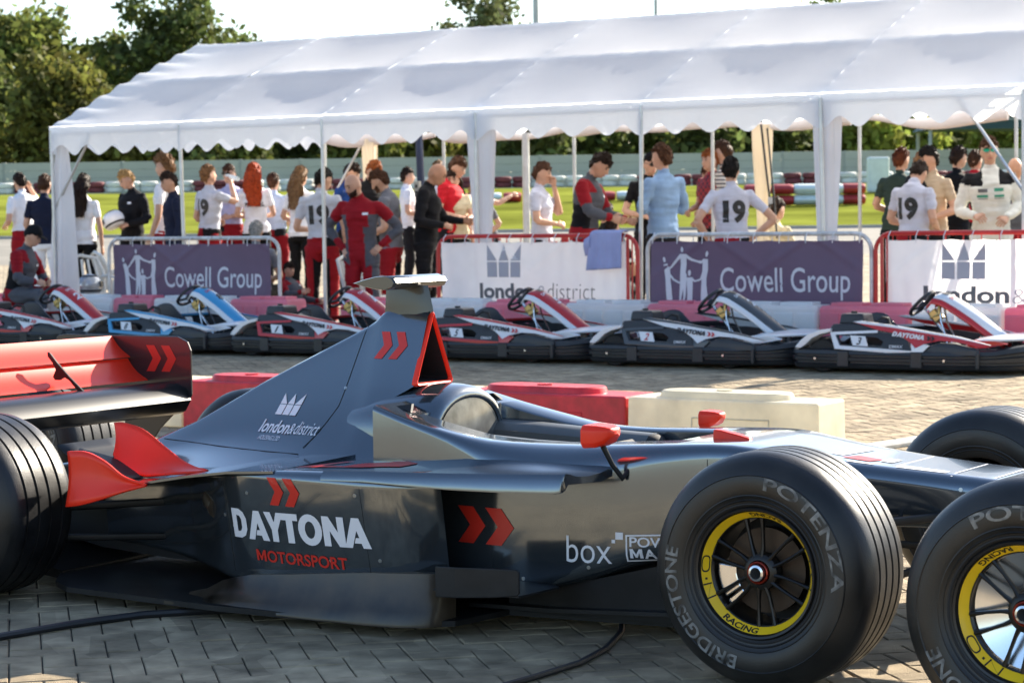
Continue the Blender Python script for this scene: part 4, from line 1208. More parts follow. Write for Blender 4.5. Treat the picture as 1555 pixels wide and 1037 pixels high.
X = 2.5
while X < 4.41: rings.append(tub_ring(X, 0)); X += .06
mb.loft(rings)
tub = mb.build('monocoque', m_car, car, angle=42)
tip = MB(); r0 = tub_ring(4.38, 0); c0 = Vector((4.43, 0, .322)); tip.loft([[Vector(p) for p in r0], [Vector(p).lerp(c0, .18) + Vector((.025, 0, 0)) for p in r0], [Vector(p).lerp(c0, .5) + Vector((.04, 0, 0)) for p in r0], [Vector(p).lerp(c0, .85) + Vector((.03, 0, 0)) for p in r0]])
tip.build('nose_tip', m_car, car, angle=60)
# cockpit padding along the rim, dashboard hoop, steering wheel, headrest
for s in (-1, 1):
    p = MB(); p.tube([(1.50, s * .21, .56), (1.7, s * .212, .555), (1.95, s * .21, .545), (2.17, s * .19, .545)], [.045, .045, .042, .036], 10, flat=1.6); p.build('cockpit_padding', m_pad, car)
    p = MB(); p.tube([(2.16, s * .185, .545), (2.18, s * .184, .545), (2.2, s * .182, .545)], [.037, .03, .012], 10, flat=1.6); p.build('padding_end', m_blk, car)
p = MB(); p.loft([[(2.33, -.15, .40), (2.33, -.12, .575), (2.33, .12, .575), (2.33, .15, .40)], [(2.44, -.15, .40), (2.44, -.12, .60), (2.44, .12, .60), (2.44, .15, .40)]]); p.build('dash_hoop', m_carb, car, bev=.015)
p = MB(); p.tube([(2.12, -.10, .46), (2.12, -.12, .52), (2.13, -.08, .555), (2.13, .08, .555), (2.12, .12, .52), (2.12, .10, .46)], .016, 8); p.box((2.125, 0, .49), (.03, .17, .09)); p.build('steering_wheel', m_blk, car)
# headrest hood: an arch with a recessed padded face
mb = MB(); rings = []
def arch(X, hw, zt, z0=.56, k=1.0):
    return [(X, -hw * math.cos(a) * (1 if abs(math.cos(a)) < .999 else 1), z0 + (zt - z0) * max(0, math.sin(a)) ** .82) for a in [PI * q / 20 for q in range(21)]]
for X, hw, zt in ((1.02, .12, .64), (1.15, .17, .695), (1.28, .205, .722), (1.40, .222, .739), (1.48, .226, .742), (1.525, .222, .735), (1.545, .212, .722), (1.551, .200, .706), (1.549, .192, .698), (1.545, .188, .693)):
    rings.append(arch(X, hw, zt))
mb.loft(rings, closed=False); mb.build('headrest_hood', m_car, car, angle=60)
mb = MB()
mb.grid(lambda u, v: (lambda a, q: Vector((1.545 + .014 * (1 - q ** 2), -.190 * q * math.cos(a), .53 + (.695 - .53) * (q * max(0, math.sin(a)) ** .82) - .04 * (1 - q))))(PI * v, .02 + .98 * u), 8, 20)
mb.build('headrest_pad', m_padg, car, angle=70)
# side wedge vents behind the cockpit
for s in (-1, 1):
    mb = MB(); mb.prism([(1.425, .668), (1.50, .652), (1.485, .676)], lambda a, b: (a, s * .275 - s * (b - .66) * 1.2, b + .014), lambda a, b: (a, s * .262 - s * (b - .66) * 1.2, b + .014)); mb.build('vent', m_blk, car)

# engine cover with the high spine and air box
SP = [(-.42, .37), (-.15, .41), (.0, .445), (.16, .503), (.34, .57), (.65, .72), (.95, .852), (1.13, .932), (1.165, .952), (1.19, .975), (1.215, .99), (1.30, .993), (1.392, .99)]
def zbase(X): return interp(X, [(-.42, .30), (0, .38), (.5, .43), (1.0, .465), (1.4, .47)])
def cov(X, u):
    zs = interp(X, SP) if X > 1.1 else sinterp(X, SP)
    zb = zbase(X)
    A = lerp(.13, .20, sm01(.5, 1.39, X)); Bq = lerp(.22, .10, sm01(.4, 1.3, X)); n = 5.
    y = .011 + A * u + Bq * u ** n
    if u < .06: y = .011 * math.sqrt(max(0, 1 - (1 - u / .06) ** 2)) + A * u
    return y, lerp(zs, zb, u)
XS = [-.42, -.3, -.15, 0, .16, .34, .5, .65, .8, .95, 1.06, 1.13, 1.165, 1.19, 1.215, 1.25, 1.30, 1.35, 1.392]
US = [0, .015, .035, .06, .12, .2, .3, .4, .49, .52, .6, .68, .76, .83, .89, .94, .97, 1.]
mb = MB(); rings = []
for X in XS:
    rg = []
    for s in (-1, 1):
        for u in (US if s == -1 else US[::-1][:-1]):
            pass
    half = []
    for u in US:
        xx = X
        if X > 1.2 and u > .5: xx = X - (X - 1.2) * .55 * sm01(.5, .56, u) * (1 - sm01(.6, .74, u)) + (X - 1.2) * .12 * sm01(.62, .8, u)
        y, z = cov(X, u); half.append((xx, y, z))
    rings.append([(x, y, z) for x, y, z in half[::-1]] + [(x, -y, z) for x, y, z in half[1:]])
mb.loft(rings, closed=False)
cover = mb.build('engine_cover', m_car, car, angle=50)
# air intake: red rim and black throat
yb, zb_ = cov(1.392, .49)
tri = []
def rnd_tri(X, k, zofs=0.):
    # rounded triangle outline, apex up
    pts = [(0, .987), (-yb - .004, zb_), (yb + .004, zb_)]
    c = (0, (zb_ * 2 + .987) / 3); P = []
    for i in range(3):
        a, b, d = pts[i - 1], pts[i], pts[(i + 1) % 3]
        rr = .018 if i else .008
        v1 = Vector((a[0] - b[0], a[1] - b[1])).normalized(); v2 = Vector((d[0] - b[0], d[1] - b[1])).normalized()
        p1 = Vector(b) + v1 * rr; p2 = Vector(b) + v2 * rr
        for q in range(5):
            t = q / 4; P.append((1 - t) ** 2 * p1 + 2 * t * (1 - t) * Vector(b) + t * t * p2)
    return [Vector((X, (p.x - c[0]) * k, c[1] + (p.y - c[1]) * k + zofs)) for p in P]
mb = MB(); pr = [rnd_tri(1.385, 1.005), rnd_tri(1.394, 1.015), rnd_tri(1.402, 1.01), rnd_tri(1.406, .98), rnd_tri(1.405, .94), rnd_tri(1.399, .895), rnd_tri(1.392, .885)]
mb.loft(pr, caps=(False, False)); mb.build('intake_rim', m_cred, car, angle=60)
mb = MB(); mb.loft([rnd_tri(1.391, .884), rnd_tri(1.25, .80), rnd_tri(1.02, .5, -.03)], caps=(False, True)); mb.build('intake_duct', m_blk, car)
mb = MB(); rings = []
for X, hw, z in ((1.388, .104, .736), (1.36, .100, .735), (1.30, .085, .728), (1.22, .05, .72)):
    rings.append([(X, -hw, z), (X, -hw * .6, z - .012), (X, 0, z - .016), (X, hw * .6, z - .012), (X, hw, z), (X, 0, z + .004)])
mb.loft(rings); mb.build('intake_floor', m_car, car, angle=60)
# camera pod on its stalk
mb = MB(); rings = []
for z, x0, x1, hw in ((.965, 1.195, 1.405, .018), (1.0, 1.20, 1.40, .016), (1.065, 1.205, 1.385, .014), (1.075, 1.21, 1.38, .012)):
    rings.append([(lerp(x0, x1, t), hw * s_ * math.sin(PI * t) ** .6, z) for t, s_ in [(0, 0), (.1, -1), (.35, -1), (.7, -1), (.9, -1), (1, 0), (.9, 1), (.7, 1), (.35, 1), (.1, 1)]])
mb.loft(rings); mb.build('camera_stalk', paint('dull_gunmetal_paint', (.05, .048, .044), .6, .35), car, angle=50)
mb = MB(); rings = []
for y, k in ((-.158, .9), (-.152, 1.), (.152, 1.), (.158, .9)):
    c_ = (1.275, 1.088)
    prof = [(-.10, -.002), (-.05, .012), (.0, .022), (.045, .024), (.072, .015), (.082, .0), (.072, -.016), (.045, -.024), (.0, -.023), (-.05, -.014)]
    rings.append([(c_[0] + a * k, y, c_[1] + b * k) for a, b in prof])
mb.loft(rings); mb.build('camera_pod', paint('pale_gunmetal_paint', (.10, .098, .09), .8, .3), car, angle=35)
mb = MB(); mb.tube([(1.27, -.02, 1.109), (1.27, -.02, 1.113)], .008, 10); mb.build('pod_screw', m_blk, car)

# sidepods, shoulder panels, floor, skirts, flicks (mirror image on both sides)
S_yo = [(.05, .20), (.35, .25), (.55, .33), (.75, .47), (.92, .60), (1.06, .675), (1.25, .712), (1.5, .722), (1.66, .716), (1.76, .695), (1.83, .645), (1.872, .575)]
S_zt = [(.05, .37), (.35, .415), (.65, .44), (1.06, .488), (1.3, .503), (1.63, .512), (1.872, .512)]
S_zb = [(.05, .12), (.6, .10), (1.06, .10), (1.872, .11)]
def pod_ring(X, s, dy=0., flat=False):
    yo = sinterp(X, S_yo) + dy; zt = sinterp(X, S_zt); zb = interp(X, S_zb)
    rg = rrect(-yo, -.12, zb, zt, .03, interp(X, [(.6, .02), (1.1, .022), (1.6, .05), (1.872, .05)]), 6, X)
    kx = .8 * sm01(1.45, 1.872, X); X0 = .06 * sm01(1.5, 1.872, X)
    tuck = lambda z: 1 - .11 * max(0., min(1., 1 - (z - zb) / (zt - zb))) ** 1.25
    return [(x - X0 - kx * max(0, yo - abs(y)), y * tuck(z) * (1 if s < 0 else -1), z) for x, y, z in rg]
pods = {}
for s in (-1, 1):
    mb = MB(); n = 26
    rings = [pod_ring(lerp(.05, 1.872, (k / n) ** .9), s) for k in range(n + 1)]
    mb.loft(rings, caps=(True, False))
    pods[s] = mb.build('sidepod', m_car, car, angle=45)
    # dark inlet
    mb = MB(); a = pod_ring(1.868, s, -.006); c_ = Vector((1.70, s * .42, .31))
    mb.loft([a, [(Vector(p) - c_) * .93 + c_ for p in a], [Vector((1.42, q.y, q.z)) for q in [(Vector(p) - c_) * .8 + c_ for p in a]]], caps=(False, True)); mb.build('inlet_duct', m_blk, car)
    # thin shelf that carries the rear flick
    mb = MB()
    sh = [(1.25, .705, .500), (1.06, .712, .490), (.9, .718, .470), (.72, .722, .440), (.55, .70, .428), (.40, .62, .43), (.25, .5, .42)]
    mb.loft([[(x, s * y, z), (x, s * .2, z + .012), (x, s * .2, z), (x, s * y, z - .008)] for x, y, z in sh], sm=False); mb.build('rear_shelf', m_car, car, angle=30)
    # shoulder panel reaching forward over the inlet
    mb = MB(); rings = []
    for X, ye, ze, yi, zi, lip in ((1.45, .715, .500, .33, .512, .0), (1.62, .72, .508, .335, .53, .004), (1.80, .722, .512, .335, .555, .012), (1.95, .72, .517, .33, .56, .02), (2.15, .71, .524, .325, .555, .026), (2.30, .70, .530, .32, .552, .028), (2.325, .696, .532, .318, .550, .026), (2.332, .688, .533, .318, .549, .02)):
        top = [(X, s * lerp(yi, ye, f), lerp(zi, ze, f) - .018 * math.sin(PI * f) + .012 * sm01(.7, .95, f)) for f in (0, .2, .4, .6, .78, .9, .96)] + [(X, s * ye, ze - .006), (X, s * (ye + .001), ze - .018 - lip)]
        bot = [(X, s * (ye - .012), ze - .020 - lip), (X, s * (ye - .03), ze - .024), (X, s * lerp(yi, ye, .4), lerp(zi, ze, .4) - .045), (X, s * yi, zi - .03)]
        rings.append(top + bot)
    mb.loft(rings); mb.build('shoulder_panel', m_car, car, angle=50)
    # flared dirty skirt below the sidepod
    mb = MB(); rings = []
    sk = [(.80, .60, .058), (.88, .63, .075), (.97, .665, .115), (1.1, .70, .145), (1.3, .724, .165), (1.5, .733, .185), (1.62, .733, .195), (1.75, .722, .20), (1.82, .69, .20), (1.845, .645, .20)]
    for X, y, z in sk:
        o = interp(X, [(.8, .10), (1.05, .05), (1.3, .03), (1.885, .012)])
        y -= .052 * sm01(.75, 1.1, X)
        rings.append([(X, s * (y - .05), z), (X, s * (y + .001), z), (X, s * (y + .010 + o * .2), z * .66), (X, s * (y + .03 + o * .5), z * .33 + .02), (X, s * (y + .035 + o), .048), (X, s * (y + .035 + o), .038), (X, s * (y - .05), .038)])
    mb.loft(rings); mb.build('floor_skirt', m_dirty, car, angle=50)
    # bargeboard deflector
    mb = MB(); mb.loft([[(x, s * (y + .004), zb), (x, s * (y + .004), zt), (x, s * (y - .004), zt), (x, s * (y - .004), zb)] for x, y, zb, zt in ((1.87, .69, .14, .236), (1.95, .70, .145, .24), (2.08, .695, .155, .245), (2.165, .685, .165, .246), (2.172, .684, .175, .238))], sm=False); mb.build('deflector', m_carb, car, bev=.003)
    mb = MB(); mb.loft([[(x, s * y0, .16), (x, s * y1, .166), (x, s * y1, .160), (x, s * y0, .154)] for x, y0, y1 in ((1.86, .30, .69), (2.0, .31, .70), (2.17, .45, .685))], sm=False); mb.build('deflector_shelf', m_carb, car)
    mb = MB(); mb.loft([[(x, s * (y + .005), zb), (x, s * (y + .012), zt), (x, s * (y + .004), zt), (x, s * (y - .005), zb)] for x, y, zb, zt in ((1.92, .34, .05, .09), (2.1, .35, .05, .14), (2.3, .35, .055, .19), (2.5, .34, .06, .24), (2.66, .31, .08, .27))], sm=True); mb.build('turning_vane', m_carb, car)
    # red flicks ahead of the rear wheel
    def sheet_between(A, B_, n=14):
        def fn(u, v):
            k = u * (len(A) - 1); i = min(int(k), len(A) - 2); f = k - i
            a = [sinterp(k, [(j, A[j][q]) for j in range(len(A))]) for q in range(3)]
            b = [sinterp(k, [(j, B_[j][q]) for j in range(len(B_))]) for q in range(3)]
            p = Vector(a).lerp(Vector(b), v); p.y += .012 * math.sin(PI * v); p.y *= (1 if s < 0 else -1)
            return p
        return fn
    A = [(.385, -.735, .528), (.47, -.735, .530), (.56, -.74, .502), (.64, -.74, .456), (.73, -.735, .432)]
    B2 = [(.395, -.76, .340), (.47, -.765, .352), (.56, -.762, .376), (.65, -.752, .405), (.73, -.736, .428)]
    mb = MB(); mb.grid(sheet_between(A, B2), 22, 8); mb.build('outer_flick', m_cred, car, solid=.008, angle=70)
    A = [(.385, -.50, .606), (.43, -.50, .608), (.52, -.50, .588), (.63, -.505, .528), (.73, -.52, .483), (.84, -.55, .466)]
    B2 = [(.43, -.56, .505), (.455, -.57, .47), (.51, -.585, .448), (.60, -.60, .44), (.72, -.60, .452), (.84, -.556, .462)]
    mb = MB(); mb.grid(sheet_between(A, B2), 26, 8); mb.build('inner_flick', m_cred, car, solid=.008, angle=70)
    mb = MB(); mb.grid(lambda u, v: Vector((lerp(.33, .60, u), s * lerp(.42, .73, v), lerp(.545, .435, u ** .7))), 8, 4); mb.build('flick_plane', m_carb, car, solid=.008)
    mb = MB(); mb.tube([(.72, s * .36, .33), (.80, s * .45, .36), (.86, s * .50, .335)], [.05, .048, .045], 12); mb.build('exhaust_pipe', m_dirty, car)
    # rear suspension
    for nm, pts, r in (('wishbone', [(.42, .20, .30), (.0, .62, .29)], .014), ('wishbone', [(-.30, .18, .30), (-.08, .62, .29)], .014), ('wishbone', [(.40, .20, .17), (.0, .62, .19)], .013), ('wishbone', [(-.30, .18, .17), (-.08, .62, .19)], .013), ('driveshaft', [(-.06, .15, .30), (-.06, .62, .32)], .024), ('pushrod', [(.25, .20, .40), (-.02, .60, .22)], .012)):
        mb = MB(); mb.tube([(x, s * y, z) for x, y, z in pts], r, 8, flat=.6); mb.build(nm, m_carb, car)
    for nm, pts, r in (('wishbone', [(2.72, .26, .42), (3.06, .60, .41)], .013), ('wishbone', [(3.34, .18, .42), (3.08, .60, .41)], .013), ('wishbone', [(2.70, .2, .27), (3.06, .60, .20)], .012), ('wishbone', [(3.36, .08, .30), (3.08, .60, .20)], .012), ('pushrod', [(3.08, .19, .50), (3.07, .58, .22)], .012), ('steering_arm', [(3.20, .19, .41), (3.16, .60, .37)], .010)):
        mb = MB(); mb.tube([(x, s * y, z) for x, y, z in pts], r, 8, flat=.55); mb.build(nm, m_carb, car)
    # mirrors
    mx, my, mz = (2.36, -.50, .64) if s < 0 else (2.25, .44, .61)
    mb = MB(); rings = []
    q_ = .74 if s < 0 else .58
    for x, hw, h0, h1 in ((-.062, .075, -.036, .042), (-.055, .078, -.040, .044), (.0, .074, -.036, .043), (.035, .062, -.022, .040), (.058, .045, .0, .034), (.066, .02, .01, .026)):
        rings.append([(mx + x * q_, my + hw * cy * q_, mz + lerp(h0, h1, (cz + 1) / 2) * (q_ + .1)) for cy, cz in [(-.8, -1), (.8, -1), (1, -.6), (1, .6), (.8, 1), (-.8, 1), (-1, .6), (-1, -.6)]])
    mb.loft(rings); mir = mb.build('mirror', m_cred, car, angle=40, bev=.004)
    mb = MB(); mb.box((mx - .0625 * q_, my, mz + .003), (.002, .125 * q_, .05 * q_)); mb.build('mirror_glass', m_chr, mir)
    mb = MB(); mb.tube([(mx - .005, my + s * -.01, mz - .03), (mx + .004, my - s * .05, mz - .09), (mx + .016, my - s * .09, mz - .135), (mx + .02, my - s * .115, mz - .12), (mx + .022, my - s * .14, mz - .10)], [.010, .009, .010, .008, .008], 8, flat=.7); mb.build('mirror_stalk', m_blk, mir)
# nose camera housing
for y in (-.10,):
    mb = MB(); mb.loft([[(x, y - w, .60), (x, y + w, .60), (x, y + w * .8, z), (x, y - w * .8, z)] for x, w, z in ((2.535, .016, .635), (2.56, .022, .634), (2.63, .022, .620), (2.66, .014, .612))]); mb.build('nose_pod', m_cred, car, bev=.004, angle=30)
# floor and plank
mb = MB()
mb.prism([(-.05, -.3), (.20, -.62), (.33, -.70), (1.04, -.745), (1.7, -.72), (1.88, -.60), (1.92, -.35), (2.55, -.28), (2.62, -.12), (2.62, .12), (2.55, .28), (1.92, .35), (1.88, .60), (1.7, .72), (1.04, .745), (.33, .70), (.20, .62), (-.05, .3)], lambda a, b: (a, b, .052), lambda a, b: (a, b, .034)); mb.build('floor', m_carb, car)
mb = MB(); mb.loft([[(x, -w, z0), (x, w, z0), (x, w, z1), (x, -w, z1)] for x, w, z0, z1 in ((1.85, .24, .052, .14), (2.2, .22, .055, .2), (2.5, .17, .07, .26), (2.66, .1, .11, .29), (2.75, .04, .2, .3))]); mb.build('keel', m_blk, car, angle=30)
mb = MB(); mb.loft([[(x, -y, z), (x, y, z), (x, y, z + .012), (x, -y, z + .012)] for x, y, z in ((1.80, .40, .06), (2.1, .40, .066), (2.5, .39, .085), (2.75, .36, .092))], sm=False); mb.build('splitter', m_carb, car)
mb = MB(); mb.loft([[(x, -w, z0), (x, w, z0), (x, w * .8, z1), (x, -w * .8, z1)] for x, w, z0, z1 in ((-.55, .07, .2, .33), (-.3, .13, .14, .38), (0, .17, .1, .40), (.4, .22, .09, .42), (.9, .24, .09, .44))]); mb.build('gearbox', m_blk, car, angle=30)
mb = MB(); mb.loft([[(x, -y, z), (x, y, z), (x, y, z + .01), (x, -y, z + .01)] for x, y, z in ((.1, .48, .05), (-.2, .48, .10), (-.5, .48, .20), (-.62, .48, .26))], sm=False)
for y in (-.48, -.2, .2, .48):
    mb.prism([(.1, .03), (-.62, .10), (-.62, .26), (-.5, .20), (-.2, .10), (.1, .05)], lambda a, b: (a, y, b), lambda a, b: (a, y + .008, b))
mb.build('diffuser', m_carb, car)
# rear wing
ep = [(-.86, .80), (-.84, .838), (-.80, .845), (-.185, .845), (-.135, .825), (-.118, .79), (-.118, .615), (-.135, .585), (-.20, .545), (-.29, .47), (-.345, .40), (-.37, .32), (-.40, .26), (-.475, .24), (-.478, .55), (-.52, .585), (-.86, .62)]
m_ep = mat('endplate_paint', (.030, .024, .024), .35, metal=.3, var=.15, coat=.4)
for s in (-1, 1):
    mb = MB(); mb.prism(ep, lambda a, b: (a, .506 if s > 0 else -.586, b), lambda a, b: (a, .498 if s > 0 else -.578, b)); e_ = mb.build('wing_endplate', m_ep, car, bev=.002)
    if s == 1:
        V, F = chevrons(.158, .105)
        decal('chevrons', ([(a - .352, b + .703) for a, b in V], F), lambda a, b: (a, .4965, b), m_decr, e_)
def foil(name, m, x0, z0, x1, z1, th, camber, y=.497):
    # aerofoil from leading edge (x0,z0) to trailing edge (x1,z1)
    d = Vector((x1 - x0, z1 - z0)); nrm = Vector((d.y, -d.x)).normalized()
    if nrm.x < 0: nrm = -nrm
    up, lo = [], []
    for k in range(13):
        t = k / 12; h = th * (2.6 * math.sqrt(t) * (1 - t) ** .9 + .02); cb = -camber * 4 * t * (1 - t)
        p = Vector((x0, z0)) + d * t
        up.append(p + nrm * (cb + h * .5)); lo.append(p + nrm * (cb - h * .5))
    ring = up + lo[::-1][:-1]
    mb = MB(); mb.loft([[(p.x, yy, p.y) for p in ring] for yy in (-y - .08, y)]); return mb.build(name, m, car, angle=60)
foil('lower_flap', m_cred, -.345, .665, -.452, .752, .016, .018)
foil('upper_flap', m_cred, -.438, .757, -.535, .842, .012, .014)
mb = MB(); mb.box((-.463, -.04, .7555), (.012, 1.07, .006)); mb.build('flap_gap_strip', m_carb, car)
foil('main_plane', mat('wing_black_gloss', (.010, .010, .011), .3, var=.1, coat=.1, spec=.35), -.12, .592, -.46, .598, .125, -.002)
foil('beam_wing', m_carb, -.22, .33, -.45, .36, .02, -.01, .49)
mb = MB()
br = [(-.17, .618), (-.20, .640), (-.30, .715), (-.36, .765), (-.40, .805), (-.412, .807), (-.41, .79), (-.385, .765), (-.37, .74), (-.385, .712), (-.375, .70), (-.35, .70), (-.325, .712), (-.30, .70), (-.25, .655), (-.22, .628)]
mb.prism(br, lambda a, b: (a, -.004, b), lambda a, b: (a, .004, b)); mb.build('wing_bracket', m_carb, car)
# front wing ahead of the frame, on two pylons
mb = MB(); mb.loft([[(4.05 + x, y, .10 + z) for x, z in ((.14, .0), (.10, .014), (.0, .02), (-.14, .01), (-.16, .004), (0, .0))] for y in (-.70, -.3, .3, .70)]); mb.build('front_wing', m_carb, car, angle=40)
for s in (-1, 1):
    mb = MB(); mb.prism([(3.85, .05), (4.25, .05), (4.25, .16), (4.1, .22), (3.85, .24)], lambda a, b: (a, s * .706, b), lambda a, b: (a, s * .70, b)); mb.build('front_endplate', m_carb, car)
    mb = MB(); mb.prism([(3.95, .115), (4.15, .115), (4.2, .30), (4.0, .32)], lambda a, b: (a, s * .075, b), lambda a, b: (a, s * .067, b)); mb.build('wing_pylon', m_carb, car)

# ---- wheels
def arc_text(txt, r, a0, a1, h, bold, outward, y, ry=None, clock=True):
    # letters along an arc seen from the near side (-Y looking to +Y: X right, Z up); angles in degrees, clockwise from the top
    g = subdivide2d(text2d(txt, 1., bold), .25)
    V, F = g
    xa = min(v[0] for v in V); xb = max(v[0] for v in V); yb_ = max(v[1] for v in V)
    out = []
    for a, b in V:
        t = (a - xa) / (xb - xa)
        ang = R(lerp(a0, a1, t)); rr = r + (b / yb_) * h * (1 if outward else -1)
        out.append((rr * math.sin(ang), y if ry is None else ry(rr), rr * math.cos(ang)))
    return out, F
def make_wheel(parent, width, side, big, rot=0., thing_root=None):
    # wheel about the Y axis, outer face at y = 0 towards -Y when side = -1, hub at the parent's origin
    w = width; sg = side     # sg=-1: outer face looks to -Y
    YY = lambda t: sg * t    # t: 0 at the outer face, negative inward
    prof = [(.172, -.035), (.178, -.018), (.186, -.012), (.198, -.009), (.201, -.006), (.204, -.0085), (.2115, -.005), (.214, -.0025), (.2165, -.0035), (.226, .000), (.255, .002), (.268, -.001), (.2705, .0012), (.273, -.0025), (.28, -.006), (.300, -.020), (.315, -.036), (.3235, -.056)]
    grooves = []
    n = 4; a = .072; b = w - .072
    for k in range(n):
        c = lerp(a + .028, b - .028, k / (n - 1))
        grooves += [(.3290, -(c - .0062)), (.3225, -(c - .0048)), (.3225, -(c + .0048)), (.3290, -(c + .0062))]
    tread = [(.3275, -.066)] + grooves + [(.3275, -(w - .066))]
    full = prof + tread + [(r, -w - t) for r, t in prof[::-1]]
    mb = MB(); mb.lathe([(r, YY(t)) for r, t in full], n=120)
    # split side walls and tread by material
    npf = len(full); 
    for i, f in enumerate(mb.f):
        j = i % (npf - 1)
        mb.m[i] = 1 if (j < len(prof) - 2 or j > npf - len(prof)) else 0
    tyre = mb.build('tyre', [m_rub, m_side], parent, angle=28)
    ryf = lambda rr: YY(interp(rr, prof) + .0012)
    rim_ring = MB(); rim_ring.lathe([(.186, YY(-.010)), (.1895, YY(-.0075)), (.193, YY(-.0085))], n=96); rim_ring.build('bead_ring', m_blk, tyre)
    for txt, a0, a1, h in (('BRIDGESTONE', 192, 284, .037), ('POTENZA', 8, 98, .034)) if big else (('POTENZA', 14, 102, .034),):
        V, F = arc_text(txt, .234, a0 + rot, a1 + rot, h, .018, True, 0, ryf)
        V = [(x * (1 if sg < 0 else -1), y, z) for x, y, z in V]
        d = MB(); d.add(V, F, 0, False); d.build('tyre_lettering', m_let, tyre, fix=False)
    # rim: flange, conical yellow ring, barrel, spokes, hub
    mb = MB(); mb.lathe([(.176, YY(-.03)), (.181, YY(-.010)), (.178, YY(-.006)), (.172, YY(-.008)), (.168, YY(-.02))], n=96)
    mb.lathe([(.150, YY(-.045)), (.150, YY(-.10)), (.158, YY(-.14)), (.158, YY(-w + .03))], n=64)
    rim = mb.build('rim', m_mag, parent, angle=30)
    mb = MB(); mb.lathe([(.1695, YY(-.0185)), (.1500, YY(-.046))], n=96); ring = mb.build('rim_ring', m_yel, parent)
    mb = MB(); mb.lathe([(.1505, YY(-.0445)), (.1475, YY(-.047)), (.1475, YY(-.06))], n=96); mb.build('ring_edge', m_mag, ring)
    if big:
        cy = lambda rr: YY(lerp(-.0185, -.046, (.1695 - rr) / .0195) + .0009)
        for txt, r, a0, a1, h, out in (('RACING', .1655, 219, 180, .0115, False), ('RACING', .1655, 26, -8, .0115, False)):
            V, F = arc_text(txt, r, a0 + rot, a1 + rot, h, .03, out, 0, cy)
            V = [(x * (1 if sg < 0 else -1), y, z) for x, y, z in V]
            d = MB(); d.add(V, F, 0, False); d.build('ring_lettering', m_ink, ring, fix=False)
        def arcpoly(pts):   # (deg, r) outline
            g = subdivide2d(poly2d(pts), 3.)
            return [(rr * math.sin(R(dg + rot)) * (1 if sg < 0 else -1), cy(rr), rr * math.cos(R(dg + rot))) for dg, rr in g[0]], g[1]
        for base in (228, 48):
            d = MB()
            oo = [(base + 47 + 8.5 * math.copysign(abs(math.cos(q)) ** .6, math.cos(q)), .1597 + .0078 * math.copysign(abs(math.sin(q)) ** .7, math.sin(q))) for q in [2 * PI * k / 32 for k in range(32)]]
            ii = [(base + 47 + 7. * math.copysign(abs(math.cos(q)) ** .6, math.cos(q)), .1597 + .0058 * math.copysign(abs(math.sin(q)) ** .7, math.sin(q))) for q in [-2 * PI * k / 32 for k in range(32)]]
            n_ = 32
            for k in range(n_):
                q = (k + 1) % n_
                V, F = arcpoly([oo[k], oo[q], ii[-q % n_], ii[-k % n_]]); d.add(V, F, 0, False)
            V, F = arcpoly([(base + 31, .158), (base + 33.2, .158), (base + 33.2, .162), (base + 31, .162)]); d.add(V, F, 0, False)
            for q in ([(26, .1675), (27.5, .1675), (27.5, .152), (26, .152)], [(27.5, .152), (14, .1655), (12.5, .1675), (26, .154)], [(12.5, .1675), (14, .1675), (14, .152), (12.5, .152)]):
                V, F = arcpoly([(base + a_, b_) for a_, b_ in q]); d.add(V, F, 0, False)
            d.build('ring_lettering', m_ink, ring, fix=False)
    ns = 12
    for k in range(ns):
        a = 2 * PI * (k + .25) / ns + R(rot); a2 = a + (.10 if k % 2 else -.10)
        P = lambda r, ang, t: Vector((r * math.sin(ang), YY(t), r * math.cos(ang)))
        mb = MB(); mb.tube([P(.036, a, -.050), P(.07, lerp(a, a2, .25), -.052), P(.11, lerp(a, a2, .7), -.052), P(.150, a2, -.052)], [.013, .0085, .0075, .012], 8, up=(0, 1, 0), flat=.62)
        mb.build('spoke', m_mag, rim)
    mb = MB(); mb.lathe([(.050, YY(-.075)), (.050, YY(-.045)), (.042, YY(-.038)), (.034, YY(-.036)), (.031, YY(-.045))], n=40); mb.build('hub', m_mag, parent)
    mb = MB(); mb.lathe([(.031, YY(-.06)), (.031, YY(-.028)), (.0285, YY(-.026)), (.025, YY(-.03)), (.024, YY(-.06))], n=32); nut = mb.build('wheel_nut', mat('red_anodised_nut', (.36, .05, .03), .3, metal=.8, var=.5, scale=30.), parent)
    mb = MB(); mb.lathe([(.024, YY(-.06)), (.022, YY(-.018)), (.016, YY(-.016)), (.015, YY(-.06))], n=28); mb.build('axle_end', m_alu, nut)
    mb = MB(); mb.lathe([(0, YY(-.055)), (.0155, YY(-.055))], n=20); mb.build('axle_bore', m_blk, nut)
    return tyre
def brakes(wh, w, sg):
    YY = lambda t: sg * t
    mb = MB(); mb.lathe([(.05, YY(-.085)), (.118, YY(-.085)), (.118, YY(-.112)), (.05, YY(-.112))], n=48, closed=True); mb.build('brake_disc', m_disc, wh, angle=30)
    mb = MB(); mb.lathe([(0, YY(-.16)), (.145, YY(-.16)), (.145, YY(-w + .06)), (0, YY(-w + .06))], n=40); mb.build('brake_drum', m_blk, wh, angle=30)
    mb = MB()
    for a, b in ((-125, -85), (222, 232)):
        rg = [[(rr * math.sin(R(q)), YY(t), rr * math.cos(R(q))) for rr, t in ((.085, -.07), (.143, -.07), (.143, -.12), (.085, -.12))] for q in (a, lerp(a, b, .33), lerp(a, b, .66), b)]
        mb.loft(rg, sm=False)
    mb.build('brake_caliper', m_alu, wh, bev=.004)
